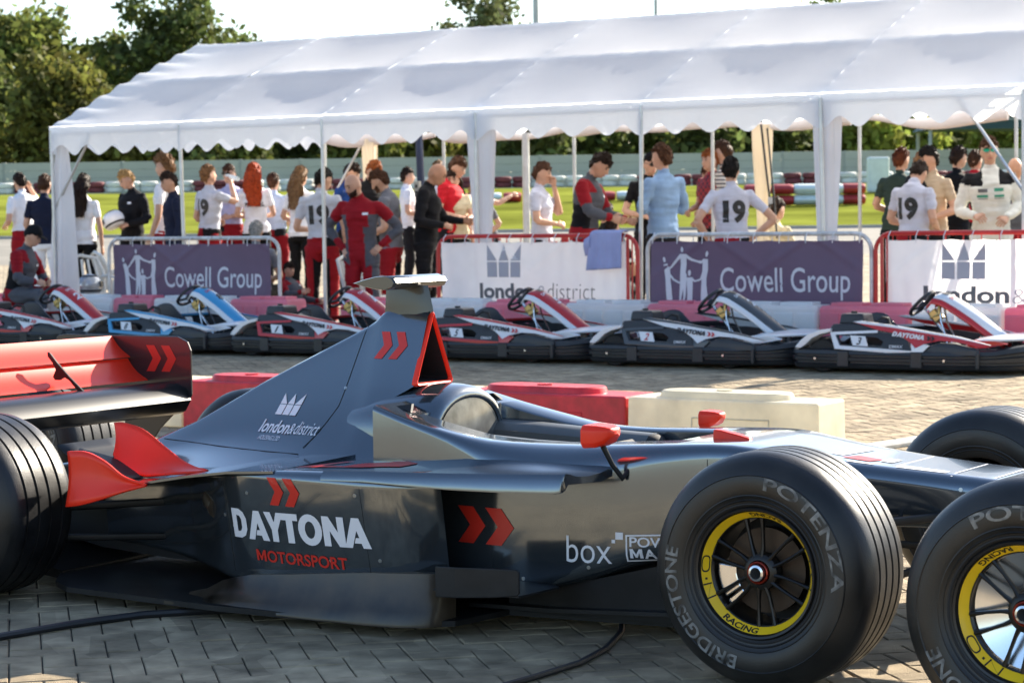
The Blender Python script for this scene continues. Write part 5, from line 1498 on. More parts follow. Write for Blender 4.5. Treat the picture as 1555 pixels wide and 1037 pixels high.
for (x, y, w, s, rot) in ((3.06, -.90, .33, -1, 0.), (3.14, .90, .33, 1, 40.), (-.045, -.92, .365, -1, 25.), (.08, .91, .365, 1, 70.)):
    wh = hold('wheel', car); k_ = 1. if x > 1 else .965
    wh.location = (x, y, .33 * k_); wh.scale = (k_, 1, k_)
    make_wheel(wh, w, s, s < 0, rot); brakes(wh, w, s)
# two more wheels of the same kind standing beside the car
t = thing('loose_race_tyre', 'racing wheel with yellow rim ring standing at the right edge, ahead of the front wheel', 'wheel', (3.91, -1.17, .3315), R(-2), 'loose racing wheels')
make_wheel(t, .33, -1, True, -38.)
mb = MB(); mb.lathe([(.04, .10), (.10, .085), (.146, .07), (.148, .11)], n=48); mb.build('wheel_cover', m_alu, t)
t = thing('loose_race_tyre', 'racing wheel with a sunlit grooved tread standing under the red rear wing', 'wheel', (-1.2, .58, .3315), R(0), 'loose racing wheels')
make_wheel(t, .365, -1, False, 10.)

# ---- lettering and marks on the bodywork
AD = dict(direction=(0, 1, 0))
def near(obj, off=.0022, L=.03): return dict(direction=(0, 1, 0), bvh=bvh_of(obj), off=off, L=L)
P0 = pods[-1]; K = near(P0)
plane = lambda a, b: (a, -.9, b)
V, F = DAY; wm = max(v[0] for v in V)
decal('lettering', ([(1.018 + v[0] / wm * .60, .2635 + .006 * v[0] / wm + v[1] * .098) for v in V], F), plane, m_decw, P0, **K)
decal('lettering', fit2d(caps2d('MOTORSPORT', .022), 1.127, .193, .388, .040), plane, m_decr, P0, **K)
V, F = chevrons(.135, .092)
decal('chevrons', ([(1.225 + a, .388 + b) for a, b in V], F), plane, m_decr, P0, **K)
top = lambda a, b: (a, b, 1.5)
KT = dict(direction=(0, 0, -1), bvh=bvh_of(P0), off=.0022, L=.03)
decal('red_stripe', poly2d([(1.26, -.60), (1.33, -.41), (1.36, -.41), (1.32, -.54), (1.42, -.55), (1.43, -.46), (1.58, -.36), (1.62, -.38), (1.62, -.52), (1.5, -.57)]), top, m_decr, P0, **KT)
K = near(cover)
sl = lambda V, k, z0: [(a + (b - z0) * k, b) for a, b in V]
V, F = fit2d(crown(.03), .772, .617, .108, .074); decal('crown_emblem', (sl(V, .35, .617), F), plane, m_decw, cover, **K)
V, F = fit2d(text2d('london', 1., .022), .722, .556, .150, .042); decal('lettering', (sl(V, .25, .556), F), plane, m_decw, cover, **K)
V, F = fit2d(text2d('&', 1., .0), .876, .557, .026, .034); decal('lettering', (sl(V, .25, .556), F), plane, m_decw, cover, **K)
V, F = fit2d(text2d('district', 1., .0), .905, .558, .118, .042); decal('lettering', (sl(V, .25, .556), F), plane, m_decw, cover, **K)
V, F = fit2d(text2d('HOUSING LTD', 1., .0), .742, .533, .112, .014); decal('lettering', (sl(V, .25, .535), F), plane, m_decw, cover, **K)
V, F = chevrons(.128, .092); decal('chevrons', ([(1.205 + a + (b - .046) * .15, .824 + b) for a, b in V], F), plane, m_decr, cover, **K)
for tab in ([(1.13, .93), (1.105, .80), (1.08, .66), (1.0, .52)],):
    mb = MB(); bv = bvh_of(cover); pts = []
    for (x0, z0), (x1, z1) in zip(tab, tab[1:]):
        for k in range(8):
            f = k / 7; h = bv.ray_cast(Vector((lerp(x0, x1, f), -1, lerp(z0, z1, f))), Vector((0, 1, 0)))
            if h[0]: pts.append(h[0] + Vector((0, -.0006, 0)))
    mb.tube(pts, .0016, 4); mb.build('panel_seam', m_blk, cover)
def bolts(parent, lst, m=m_bolt):
    bv = bvh_of(parent)
    for x, z in lst:
        h = bv.ray_cast(Vector((x, -2, z)), Vector((0, 1, 0)))
        if h[0]:
            mb = MB(); mb.tube([h[0] + h[1] * -.002, h[0] + h[1] * .0015], .006, 10); mb.build('bolt', m, parent)
def seam(parent, tab, r=.0014, d=(0, 1, 0), start=(0, -1.5, 0)):
    bv = bvh_of(parent); pts = []
    for p, q in zip(tab, tab[1:]):
        for k in range(10):
            f = k / 9; o_ = Vector((lerp(p[0], q[0], f), start[1], lerp(p[1], q[1], f))) if d[1] else Vector((lerp(p[0], q[0], f), lerp(p[1], q[1], f), 1.5))
            h = bv.ray_cast(o_, Vector(d))
            if h[0]: pts.append(h[0])
    if len(pts) > 2:
        mb = MB(); mb.tube(pts, r, 4); mb.build('panel_seam', m_blk, parent)
seam(P0, [(1.60, .50), (1.60, .17)]); seam(P0, [(.98, .45), (.98, .14)])
seam(tub, [(3.46, .52), (3.46, .37)]); seam(tub, [(2.62, .59), (2.62, .33)]); seam(tub, [(3.16, -.2), (3.16, .2)], d=(0, 0, -1)); seam(tub, [(2.84, .56), (2.84, .36)])
seam(cover, [(.20, .50), (.62, .50), (1.0, .50)])
bolts(tub, [(3.38, .50), (3.47, .48), (2.62, .46), (2.60, .34), (2.02, .17), (2.25, .22)])
bolts(P0, [(1.58, .44), (1.58, .30), (1.30, .21), (1.12, .42), (1.45, .22)])
bolts(P0, [(1.64, .232), (1.86, .25), (1.02, .30), (.96, .33)])
bolts(cover, [(1.09, .72)])
K = near(tub)
V, F = chevrons(.222, .118); decal('chevrons', ([(1.765 + a, .268 + b) for a, b in V], F), plane, m_decr, tub, **K)
decal('lettering', fit2d(text2d('box', 1., -.006), 2.178, .234, .148, .083), plane, m_decw, tub, **K)
decal('lettering', join2d([poly2d([(2.328, .300), (2.339, .300), (2.339, .311), (2.328, .311)]), poly2d([(2.340, .312), (2.364, .312), (2.364, .334), (2.340, .334)])]), plane, m_decw, tub, **K)
fr = [poly2d([[(2.372, .243), (2.59, .253), (2.59, .337), (2.372, .327)], [(2.377, .2475), (2.377, .3225), (2.585, .3325), (2.585, .2575)]])]
decal('label_frame', join2d(fr), plane, m_decw, tub, **K)
decal('lettering', fit2d(text2d('POW', 1., .012), 2.384, .2905, .118, .031), plane, m_decw, tub, **K)
decal('lettering', fit2d(caps2d('MA', .03), 2.384, .2535, .078, .031), plane, m_decw, tub, **K)
KN = dict(direction=(0, 0, -1), bvh=bvh_of(tub), off=.0015, L=.05)
decal('white_panel', poly2d([(3.17, -.17), (3.32, -.155), (3.32, -.115), (3.17, -.12)]), top, m_decw, tub, **KN)
for x in (3.34, 3.46):
    decal('nose_line', poly2d([(x, -.17), (x + .006, -.17), (x + .006, .17), (x, .17)]), top, m_decw, tub, **KN)
decal('red_mark', poly2d([(2.98, -.13), (3.07, -.13), (3.09, -.06), (3.0, -.05)]), top, m_decr, tub, **KN)
decal('white_mark', join2d([poly2d([(3.02, -.19), (3.10, -.18), (3.10, -.16), (3.02, -.17)]), poly2d([(3.09, -.1), (3.13, -.1), (3.13, -.02), (3.09, -.02)]), poly2d([(2.93, -.1), (2.97, -.1), (2.99, .1), (2.95, .1)])]), top, m_decw, tub, **KN)
decal('lettering', fit2d(text2d('S', 1., .03), 3.52, -.12, .07, .05), top, m_decw, tub, **KN)
mb = MB(); mb.tube([(3.04, -.222, .47), (3.04, -.232, .47)], .035, 20); mb.build('suspension_socket', m_blk, car)
mb = MB(); mb.tube([(3.03, -.20, .462), (3.0, -.27, .45), (2.985, -.29, .44)], [.028, .02, .012], 10); mb.build('rocker_boot', m_blk, car)

# ------------------------------------------------------------------ cable and rope on the ground
m_cable = mat('black_cable', (.014, .014, .016), .5)
t = thing('cable', 'black cable lying on the paving from under the car floor toward the bottom edge', 'cable', (0, 0, 0))
mb = MB(); mb.tube([(2.28, -.25, .035), (2.33, -.35, .013), (2.41, -.58, .011), (2.45, -.80, .011), (2.44, -1.05, .011), (2.40, -1.45, .011), (2.3, -1.9, .011)], .010, 8); mb.build('sheath', m_cable, t)
mb = MB(); mb.tube([(2.285, -.262, .03), (2.275, -.25, .075)], .003, 6); mb.build('wire_end', m_chr, t)
t = thing('cable', 'black hose lying on the paving between the rear wheel and the sidepod', 'hose', (0, 0, 0))
mb = MB(); mb.tube([(1.35, -.30, .014), (1.15, -.48, .013), (.92, -.66, .013), (.78, -.82, .013), (.70, -1.05, .013), (.64, -1.36, .013), (.55, -1.75, .013)], .0125, 8); mb.build('sheath', m_cable, t)
m_rope = mat('white_line_paint', (.62, .61, .57), .85, var=.12, scale=20.)
mb = MB()
pts = [(.70, 4.2), (.86, 5.0), (1.02, 5.9), (1.3, 6.9), (1.8, 7.9)]
for (a, b), (c_, d_) in zip(pts, pts[1:]): pass
mb.tube([(a, b, .02) for a, b in pts], .026, 8)
mb.build('rope', m_rope, None, label='thick white rope lying across the sunlit paving right of the cream barrier', cat='rope')
# x, y, height of the head top, facing, (left arm, right arm), stance, lean, nod, head turn, female, skin, outfit, hair, extras, label
PEOPLE = [
    (-12.52, 11.94, 1.274, 70, ('down', 'front'), 'sit', 12, 20, 0, 0, 0, {'kind': 'suit', 'n': 'greyred', 'c': 'grey', 'sleeve': 'long', 'pants': 'dark'}, ('cap', 'black'), {}, 'seated person in a black cap and grey, red and black race suit, left edge'),
    (-16.17, 15.79, 1.791, -125, ('front', 'head'), 'stand', 0, 15, -10, 0, 0, {'kind': 'waist', 'c': 'white', 'sleeve': 'short', 'pants': 'suitred'}, ('short', 'darkbrown'), {}, 'person in a white tee with one hand on the head, far left'),
    (-14.81, 14.81, 1.797, 170, ('front', 'down'), 'stand', 0, 0, 0, 0, 0, {'kind': 'tee', 'c': 'navy', 'sleeve': 'short', 'pants': 'white'}, ('short', 'brown'), {}, 'person in a navy polo half hidden behind the white corner leg of the tent'),
    (-14.58, 15.25, 1.787, 160, ('front', 'down'), 'stand', 0, 0, 0, 1, 0, {'kind': 'tee', 'c': 'white', 'sleeve': 'short', 'pants': 'black'}, ('long', 'darkbrown'), {'pit': 'PIT'}, 'woman with long dark wavy hair in a white PIT tee and black leggings'),
    (-14.75, 16.38, 1.812, -35, ('front', 'front'), 'stand', 0, 28, -15, 0, 0, {'kind': 'suit', 'n': 'black', 'c': 'grey', 'sleeve': 'long', 'pants': 'dark'}, ('short', 'blond'), {'badge': 1}, 'blond young man in a black race suit looking down at a crash helmet'),
    (-13.51, 15.65, 2.023, -100, ('down', 'down'), 'stand', 0, 5, 0, 0, 0, {'kind': 'tee', 'c': 'white', 'sleeve': 'short', 'pants': 'suitred'}, ('curly', 'lightbrown'), {}, 'tall curly haired man in a white tee behind the man in the navy sweater'),
    (-12.94, 15.16, 1.822, -75, ('down', 'down'), 'stand', 0, 12, 0, 0, 0, {'kind': 'tee', 'c': 'navy', 'sleeve': 'long', 'pants': 'dark'}, ('short', 'darkbrown'), {}, 'dark haired man in a navy v-neck sweater left of the tent pole'),
    (-13.53, 16.53, 1.877, 125, ('front', 'drink'), 'stand', 0, -14, 0, 0, 0, {'kind': 'waist', 'c': 'lightgrey', 'sleeve': 'short', 'pants': 'suitred'}, ('short', 'lightbrown'), {'num': '19'}, 'man in a grey number 19 tee drinking from a bottle'),
    (-14.16, 17.73, 1.861, -20, ('front', 'front'), 'stand', 0, 0, 0, 0, 0, {'kind': 'waist', 'c': 'lilac', 'sleeve': 'short', 'pants': 'suitred'}, ('short', 'brown'), {'shades': 'black'}, 'man in sunglasses and lilac tee facing the camera beside the drinking man'),
    (-13.51, 17.49, 1.883, 178, ('front', 'front'), 'stand', 0, 0, 0, 1, 0, {'kind': 'tee', 'c': 'white', 'sleeve': 'short', 'pants': 'black'}, ('long', 'red'), {'pit': 'PIT GIRL'}, 'woman with long red hair in a white PIT GIRL tee, seen from behind'),
    (-13.63, 18.06, 1.735, 165, ('front', 'front'), 'stand', 0, 0, 0, 0, 0, {'kind': 'waist', 'c': 'paleblue', 'sleeve': 'short', 'pants': 'suitred'}, ('short', 'brown'), {}, 'person in a pale blue tee just right of the red haired woman'),
    (-10.49, 13.71, 1.291, 170, ('front', 'front'), 'sit', 0, 0, 0, 0, 0, {'kind': 'tee', 'c': 'grey', 'sleeve': 'short', 'pants': 'dark'}, ('grizzled', 'greyhair'), {}, 'grey haired person seated behind the left purple banner, only the head showing'),
    (-12.51, 17.19, 1.843, 150, ('front', 'down'), 'stand', 0, 0, 0, 1, 0, {'kind': 'tee', 'c': 'white', 'sleeve': 'short', 'pants': 'black'}, ('long', 'ash'), {}, 'woman with long light brown hair, white top and black trousers, by the pole'),
    (-10.44, 14.92, 1.866, 175, ('front', 'down'), 'stand', 0, 14, -50, 0, 0, {'kind': 'waist', 'c': 'lightgrey', 'sleeve': 'short', 'pants': 'suitred'}, ('short', 'black'), {'num': '19'}, 'dark haired man in a grey number 19 tee behind the front pole, seen from behind'),
    (-9.32, 13.0, 0.833, 60, ('front', 'reach'), 'sit', -25, 20, 0, 0, 0, {'kind': 'suit', 'n': 'greyred', 'c': 'grey', 'sleeve': 'long', 'pants': 'dark'}, ('short', 'darkbrown'), {}, 'slumped person in a red and grey race suit seated low beside the left purple banner'),
    (-8.69, 13.33, 1.782, -12, ('hips', 'hips'), 'stand', 0, 26, -30, 0, 0, {'kind': 'suit', 'n': 'redgrey', 'c': 'grey', 'sleeve': 'long', 'pants': 'dark'}, ('bald', 'none'), {'beard': 'darkbrown'}, 'bald bearded man in a red and grey race suit with hands on hips'),
    (-12.47, 18.15, 1.858, 70, ('front', 'front'), 'stand', 0, 18, 0, 0, 0, {'kind': 'tee', 'c': 'blue', 'sleeve': 'short', 'pants': 'dark'}, ('short', 'darkbrown'), {}, 'dark haired man in a blue tee behind the bald bearded man'),
    (-11.61, 17.45, 1.905, 35, ('front', 'front'), 'stand', 0, 30, 0, 0, 0, {'kind': 'tee', 'c': 'black', 'sleeve': 'short', 'pants': 'dark'}, ('short', 'ginger'), {}, 'man with short reddish hair in a black shirt looking down, behind the bald bearded man'),
    (-9.51, 15.02, 1.848, -105, ('front', 'front'), 'stand', 0, 24, 0, 0, 0, {'kind': 'tee', 'c': 'grey', 'sleeve': 'short', 'pants': 'suitred'}, ('short', 'brown'), {'beard': 'brown'}, 'bearded brown haired man in a dark grey tee right of the bald bearded man'),
    (-12.93, 20.25, 1.75, 100, ('front', 'front'), 'stand', 0, 0, 0, 0, 0, {'kind': 'tee', 'c': 'white', 'sleeve': 'short', 'pants': 'dark'}, ('short', 'darkbrown'), {}, 'dark haired person far back behind the navy post'),
    (-9.17, 15.25, 1.927, 75, ('reach', 'front'), 'stand', 0, 26, 0, 0, 1, {'kind': 'suit', 'n': 'black', 'c': 'grey', 'sleeve': 'long', 'pants': 'dark'}, ('bald', 'none'), {}, 'bald man in a black race suit beside the navy post, looking down'),
    (-10.43, 17.61, 1.95, 70, ('front', 'front'), 'stand', 0, 20, 0, 0, 0, {'kind': 'tee', 'c': 'red', 'sleeve': 'short', 'pants': 'dark'}, ('short', 'brown'), {}, 'man in a red tee behind the woman with sunglasses in her hair'),
    (-12.43, 20.22, 1.851, 150, ('front', 'front'), 'stand', 0, 0, 0, 0, 0, {'kind': 'tee', 'c': 'white', 'sleeve': 'short', 'pants': 'dark'}, ('short', 'lightbrown'), {}, 'fair haired person mostly hidden behind the man in the red tee'),
    (-10.35, 17.65, 1.788, -8, ('reach', 'front'), 'stand', 0, 10, 0, 1, 0, {'kind': 'tee', 'c': 'cream', 'sleeve': 'short', 'pants': 'dark'}, ('long', 'darkbrown'), {'shadesup': 1}, 'woman in a cream top with sunglasses pushed up in her hair'),
    (-10.52, 18.44, 1.761, 60, ('pole', 'down'), 'stand', 0, 0, 0, 0, 0, {'kind': 'tee', 'c': 'white', 'sleeve': 'short', 'pants': 'dark'}, ('short', 'brown'), {}, 'person behind the white drape leg reaching out to hold the thin pole'),
    (-10.93, 19.27, 1.544, -30, ('front', 'front'), 'stand', 25, 0, 0, 0, 0, {'kind': 'tee', 'c': 'grey', 'sleeve': 'short', 'pants': 'dark'}, ('short', 'blond'), {'shades': 'black'}, 'blond person in sunglasses and grey tee bending behind the table'),
    (-8.24, 16.33, 1.91, 75, ('mouth', 'front'), 'stand', 0, 8, 0, 0, 0, {'kind': 'tee', 'c': 'palegrey', 'sleeve': 'short', 'pants': 'dark'}, ('short', 'brown'), {}, 'man in a pale grey tee with a hand at his mouth'),
    (-7.03, 15.25, 1.992, 70, ('reach', 'reach'), 'stand', 8, 30, 0, 0, 0, {'kind': 'suit', 'n': 'greyred2', 'c': 'grey', 'sleeve': 'long', 'pants': 'dark'}, ('short', 'darkbrown'), {}, 'man in a grey, red and black race suit bending over beside the towel'),
    (-8.09, 17.51, 1.393, 150, ('front', 'front'), 'sit', 0, 0, 0, 0, 0, {'kind': 'tee', 'c': 'black', 'sleeve': 'short', 'pants': 'dark'}, ('short', 'darkbrown'), {}, 'seated dark haired person behind the race suit man, only the head showing'),
    (-6.71, 15.29, 1.268, 165, ('front', 'front'), 'sit', 0, 15, 0, 0, 0, {'kind': 'tee', 'c': 'black', 'sleeve': 'short', 'pants': 'dark'}, ('receding', 'darkbrown'), {}, 'seated person with thinning dark hair just above the towel'),
    (-8.03, 18.57, 1.973, 30, ('fold', 'front'), 'stand', 0, 10, 0, 0, 0, {'kind': 'tee', 'c': 'black', 'sleeve': 'short', 'pants': 'dark'}, ('short', 'black'), {'shades': 'black'}, 'man in sunglasses half hidden behind the blue shirt man and the front pole'),
    (-6.37, 15.9, 2.089, -140, ('fold', 'fold'), 'stand', 0, 0, 20, 0, 0, {'kind': 'tee', 'c': 'shirtblue', 'sleeve': 'long', 'pants': 'dark'}, ('short', 'brown'), {}, 'man in a light blue shirt with black suit round his waist, arms folded'),
    (-7.59, 19.43, 2.007, -55, ('front', 'front'), 'stand', 0, 0, 0, 0, 0, {'kind': 'tee', 'c': 'redcheck', 'sleeve': 'short', 'pants': 'dark'}, ('short', 'ginger'), {}, 'smiling ginger man in a red checked shirt'),
    (-7.41, 19.55, 2.114, -115, ('front', 'front'), 'stand', 0, 0, 0, 0, 0, {'kind': 'tee', 'c': 'stripe', 'sleeve': 'long', 'pants': 'dark'}, ('short', 'brown'), {}, 'tall man in a striped jumper behind the man in glasses'),
    (-7.76, 19.89, 1.794, -60, ('front', 'front'), 'stand', 0, 10, 0, 0, 0, {'kind': 'tee', 'c': 'stripe', 'sleeve': 'long', 'pants': 'dark'}, ('short', 'brown'), {}, 'person with brown hair and striped sleeves between the ginger man and the man in glasses'),
    (-4.7, 14.31, 1.874, -160, ('hips', 'hips'), 'stand', 0, 0, -30, 0, 0, {'kind': 'waist', 'c': 'palegrey', 'sleeve': 'short', 'pants': 'suitred'}, ('short', 'black'), {'num': '19', 'specs': 1}, 'black haired man in glasses and number 19 tee, hand on hip'),
    (-6.07, 18.2, 1.43, 130, ('front', 'front'), 'sit', 0, 5, 0, 0, 0, {'kind': 'tee', 'c': 'cream', 'sleeve': 'short', 'pants': 'dark'}, ('short', 'darkbrown'), {}, 'seated boy with short dark hair in a cream tee below the cream curtain'),
    (-5.02, 19.41, 2.009, 150, ('front', 'front'), 'stand', 0, 0, 0, 0, 0, {'kind': 'tee', 'c': 'darkgreen', 'sleeve': 'short', 'pants': 'dark'}, ('short', 'gingerbrown'), {}, 'man with red brown hair in a dark green tee, behind the right banner'),
    (-4.36, 18.31, 1.991, 95, ('front', 'front'), 'stand', 0, 18, 0, 0, 0, {'kind': 'tee', 'c': 'black', 'sleeve': 'short', 'pants': 'dark'}, ('receding', 'lightbrown'), {}, 'man with thinning light hair in a black top within the right hand group'),
    (-3.25, 15.61, 1.817, 130, ('front', 'front'), 'stand', 0, 38, 15, 0, 0, {'kind': 'waist', 'c': 'palegrey', 'sleeve': 'short', 'pants': 'suitred'}, ('short', 'darkbrown'), {'num': '19'}, 'man in a pale number 19 tee looking down at the right end'),
    (-4.17, 18.44, 2.034, -50, ('front', 'fold'), 'stand', 0, 8, -25, 0, 0, {'kind': 'tee', 'c': 'beige', 'sleeve': 'short', 'pants': 'dark'}, ('short', 'black'), {}, 'dark haired man in a beige tee with folded arm left of the white race suit'),
    (-4.75, 20.66, 2.005, 120, ('front', 'front'), 'stand', 0, 0, 0, 0, 0, {'kind': 'tee', 'c': 'black', 'sleeve': 'long', 'pants': 'dark'}, ('short', 'darkbrown'), {}, 'dark haired person in a black jacket behind the beige tee man'),
    (-5.28, 22.74, 1.925, 130, ('front', 'front'), 'stand', 0, 0, 0, 0, 0, {'kind': 'tee', 'c': 'red', 'sleeve': 'short', 'pants': 'dark'}, ('short', 'brown'), {}, 'brown haired person far back left of the man in the white race suit'),
    (-2.8, 16.69, 2.074, -5, ('front', 'front'), 'stand', 0, 0, 0, 0, 0, {'kind': 'suit', 'n': 'white', 'c': 'grey', 'sleeve': 'long', 'pants': 'dark'}, ('short', 'brown'), {'shades': 'green'}, 'tall man in a white race suit and green mirrored sunglasses'),
    (-2.68, 17.17, 1.874, 160, ('down', 'down'), 'stand', 0, 0, 0, 0, 1, {'kind': 'suit', 'n': 'greyred2', 'c': 'grey', 'sleeve': 'long', 'pants': 'dark'}, ('bald', 'none'), {}, 'bald person in a grey, red and black race suit cut off by the right edge'),
]

# ------------------------------------------------------------------ people
CLO = {k: srgb(v) for k, v in dict(white='e9e9ee', lightgrey='b9bcc8', lilac='b7b2d0', paleblue='b4c2da', palegrey='c2c3d2', grey='6f7078', navy='1c2136', black='141417', blue='1f3d78', red='c01f2c', cream='cdbf9f', beige='b9a48a', shirtblue='7f9cc0', redcheck='8a2a2e', stripe='d6cdbf', darkgreen='31403a', dark='1b1b20', suitred='8f1822', suitgrey='54555c', suitblack='17171b', suitwhite='dad8cf').items()}
HAIRC = {k: srgb(v) for k, v in dict(black='16120f', darkbrown='2a1c14', brown='4a2f1e', lightbrown='7a5737', blond='a98452', ash='6d5136', red='a5401a', ginger='8f4d22', gingerbrown='5f3018', greyhair='8c8a86', none='6b4a38').items()}
def cloth(n): return mat('cloth_' + n, CLO[n], .85, var=.10, scale=9., bump=.25, bscale=40., spec=.2)
SKIN = [mat('skin_fair', (.56, .32, .22), .5, var=.08, scale=14., spec=.35), mat('skin_tan', (.46, .24, .15), .5, var=.08, scale=14., spec=.35)]
m_lip = mat('lips', (.40, .13, .11), .5); m_eye = mat('eye_dark', (.02, .015, .012), .3); m_shoe = mat('shoe_dark', (.03, .03, .033), .6)
def m_hair(c): return mat('hair_' + c, HAIRC[c], .6, var=.5, scale=45., bump=.8, bscale=90., spec=.2)
def stripe_mat():
    if 'cloth_striped' in _mats: return _mats['cloth_striped']
    m = mat('cloth_striped', CLO['stripe'], .85, var=.04)
    nt = m.node_tree; b = nt.nodes['Principled BSDF']
    tc = nt.nodes.new('ShaderNodeTexCoord'); sp = nt.nodes.new('ShaderNodeSeparateXYZ'); nt.links.new(tc.outputs['Object'], sp.inputs[0])
    ml = nt.nodes.new('ShaderNodeMath'); ml.operation = 'MULTIPLY'; ml.inputs[1].default_value = 24.; nt.links.new(sp.outputs[2], ml.inputs[0])
    fr = nt.nodes.new('ShaderNodeMath'); fr.operation = 'FRACT'; nt.links.new(ml.outputs[0], fr.inputs[0])
    gt = nt.nodes.new('ShaderNodeMath'); gt.operation = 'GREATER_THAN'; gt.inputs[1].default_value = .62; nt.links.new(fr.outputs[0], gt.inputs[0])
    mx = nt.nodes.new('ShaderNodeMix'); mx.data_type = 'RGBA'; nt.links.new(gt.outputs[0], mx.inputs['Factor'])
    mx.inputs[6].default_value = (*CLO['stripe'], 1); mx.inputs[7].default_value = (.05, .045, .06, 1)
    nt.links.new(mx.outputs[2], b.inputs['Base Color']); return m
def check_mat():
    if 'cloth_checked' in _mats: return _mats['cloth_checked']
    m = mat('cloth_checked', CLO['redcheck'], .85, var=.04)
    nt = m.node_tree; b = nt.nodes['Principled BSDF']
    tc = nt.nodes.new('ShaderNodeTexCoord'); ck = nt.nodes.new('ShaderNodeTexChecker'); ck.inputs['Scale'].default_value = 26
    ck.inputs['Color1'].default_value = (.34, .03, .035, 1); ck.inputs['Color2'].default_value = (.09, .02, .035, 1)
    nt.links.new(tc.outputs['Object'], ck.inputs['Vector']); nt.links.new(ck.outputs[0], b.inputs['Base Color']); return m
def cmat(n):
    return stripe_mat() if n == 'stripe' else check_mat() if n == 'redcheck' else cloth(n)
ARM = {  # elbow, wrist relative to the shoulder for the left arm: x outwards, y forwards, z up
    'down': ((.07, -.02, -.29), (.09, .06, -.54)), 'front': ((.08, -.01, -.28), (-.05, .22, -.33)), 'hips': ((.21, -.07, -.24), (.01, .05, -.44)),
    'head': ((.17, .13, -.02), (-.05, .03, .20)), 'mouth': ((.03, .17, -.22), (-.15, .17, .13)), 'drink': ((.08, .22, -.06), (-.10, .24, .18)),
    'fold': ((.09, .03, -.27), (-.20, .17, -.22)), 'reach': ((.06, .14, -.24), (.0, .38, -.27)), 'pole': ((.18, .12, -.08), (.40, .22, .06))}
def ellipsoid(mb, c, r, nu=14, nv=10, rot=None):
    rings = []
    for j in range(1, nv):
        a = PI * j / nv
        rings.append([Vector((r[0] * math.sin(a) * math.cos(2 * PI * i / nu), r[1] * math.sin(a) * math.sin(2 * PI * i / nu), -r[2] * math.cos(a))) for i in range(nu)])
    rings = [[(rot @ p if rot else p) + Vector(c) for p in rg] for rg in rings]
    mb.loft(rings)
def hand_mesh(mb, wrist, d, palm_n, side, curl=.5):
    # palm and five separate fingers; d: direction of the hand, palm_n: palm normal
    d = Vector(d).normalized(); n = Vector(palm_n); n = (n - d * n.dot(d)); n.normalize(); w = d.cross(n) * side
    W = Vector(wrist)
    rg = []
    for t, hw, th in ((-.015, .024, .020), (.02, .032, .017), (.06, .041, .015), (.09, .042, .013)):
        c = W + d * t
        rg.append([c + w * hw * math.cos(a) + n * th * math.sin(a) for a in [2 * PI * k / 10 for k in range(10)]])
    mb.loft(rg)
    for k, (off, L, r) in enumerate(((-.031, .066, .0085), (-.011, .078, .009), (.010, .073, .0088), (.030, .058, .0078))):
        b = W + d * .082 + w * off; c1 = curl * (.8 + .12 * k)
        d1 = (d * math.cos(c1) + n * math.sin(c1)); d2 = (d * math.cos(2.1 * c1) + n * math.sin(2.1 * c1))
        p1 = b + d1 * L * .5; p2 = p1 + d2 * L * .5
        mb.tube([b, p1, p2], [r, r * .93, r * .72], 6)
    b = W + d * .025 - w * .030
    d1 = (d * .65 - w * .65 + n * .35).normalized(); p1 = b + d1 * .034; p2 = p1 + (d * .8 - w * .15 + n * .5).normalized() * .03
    mb.tube([b, p1, p2], [.012, .0105, .0075], 6)

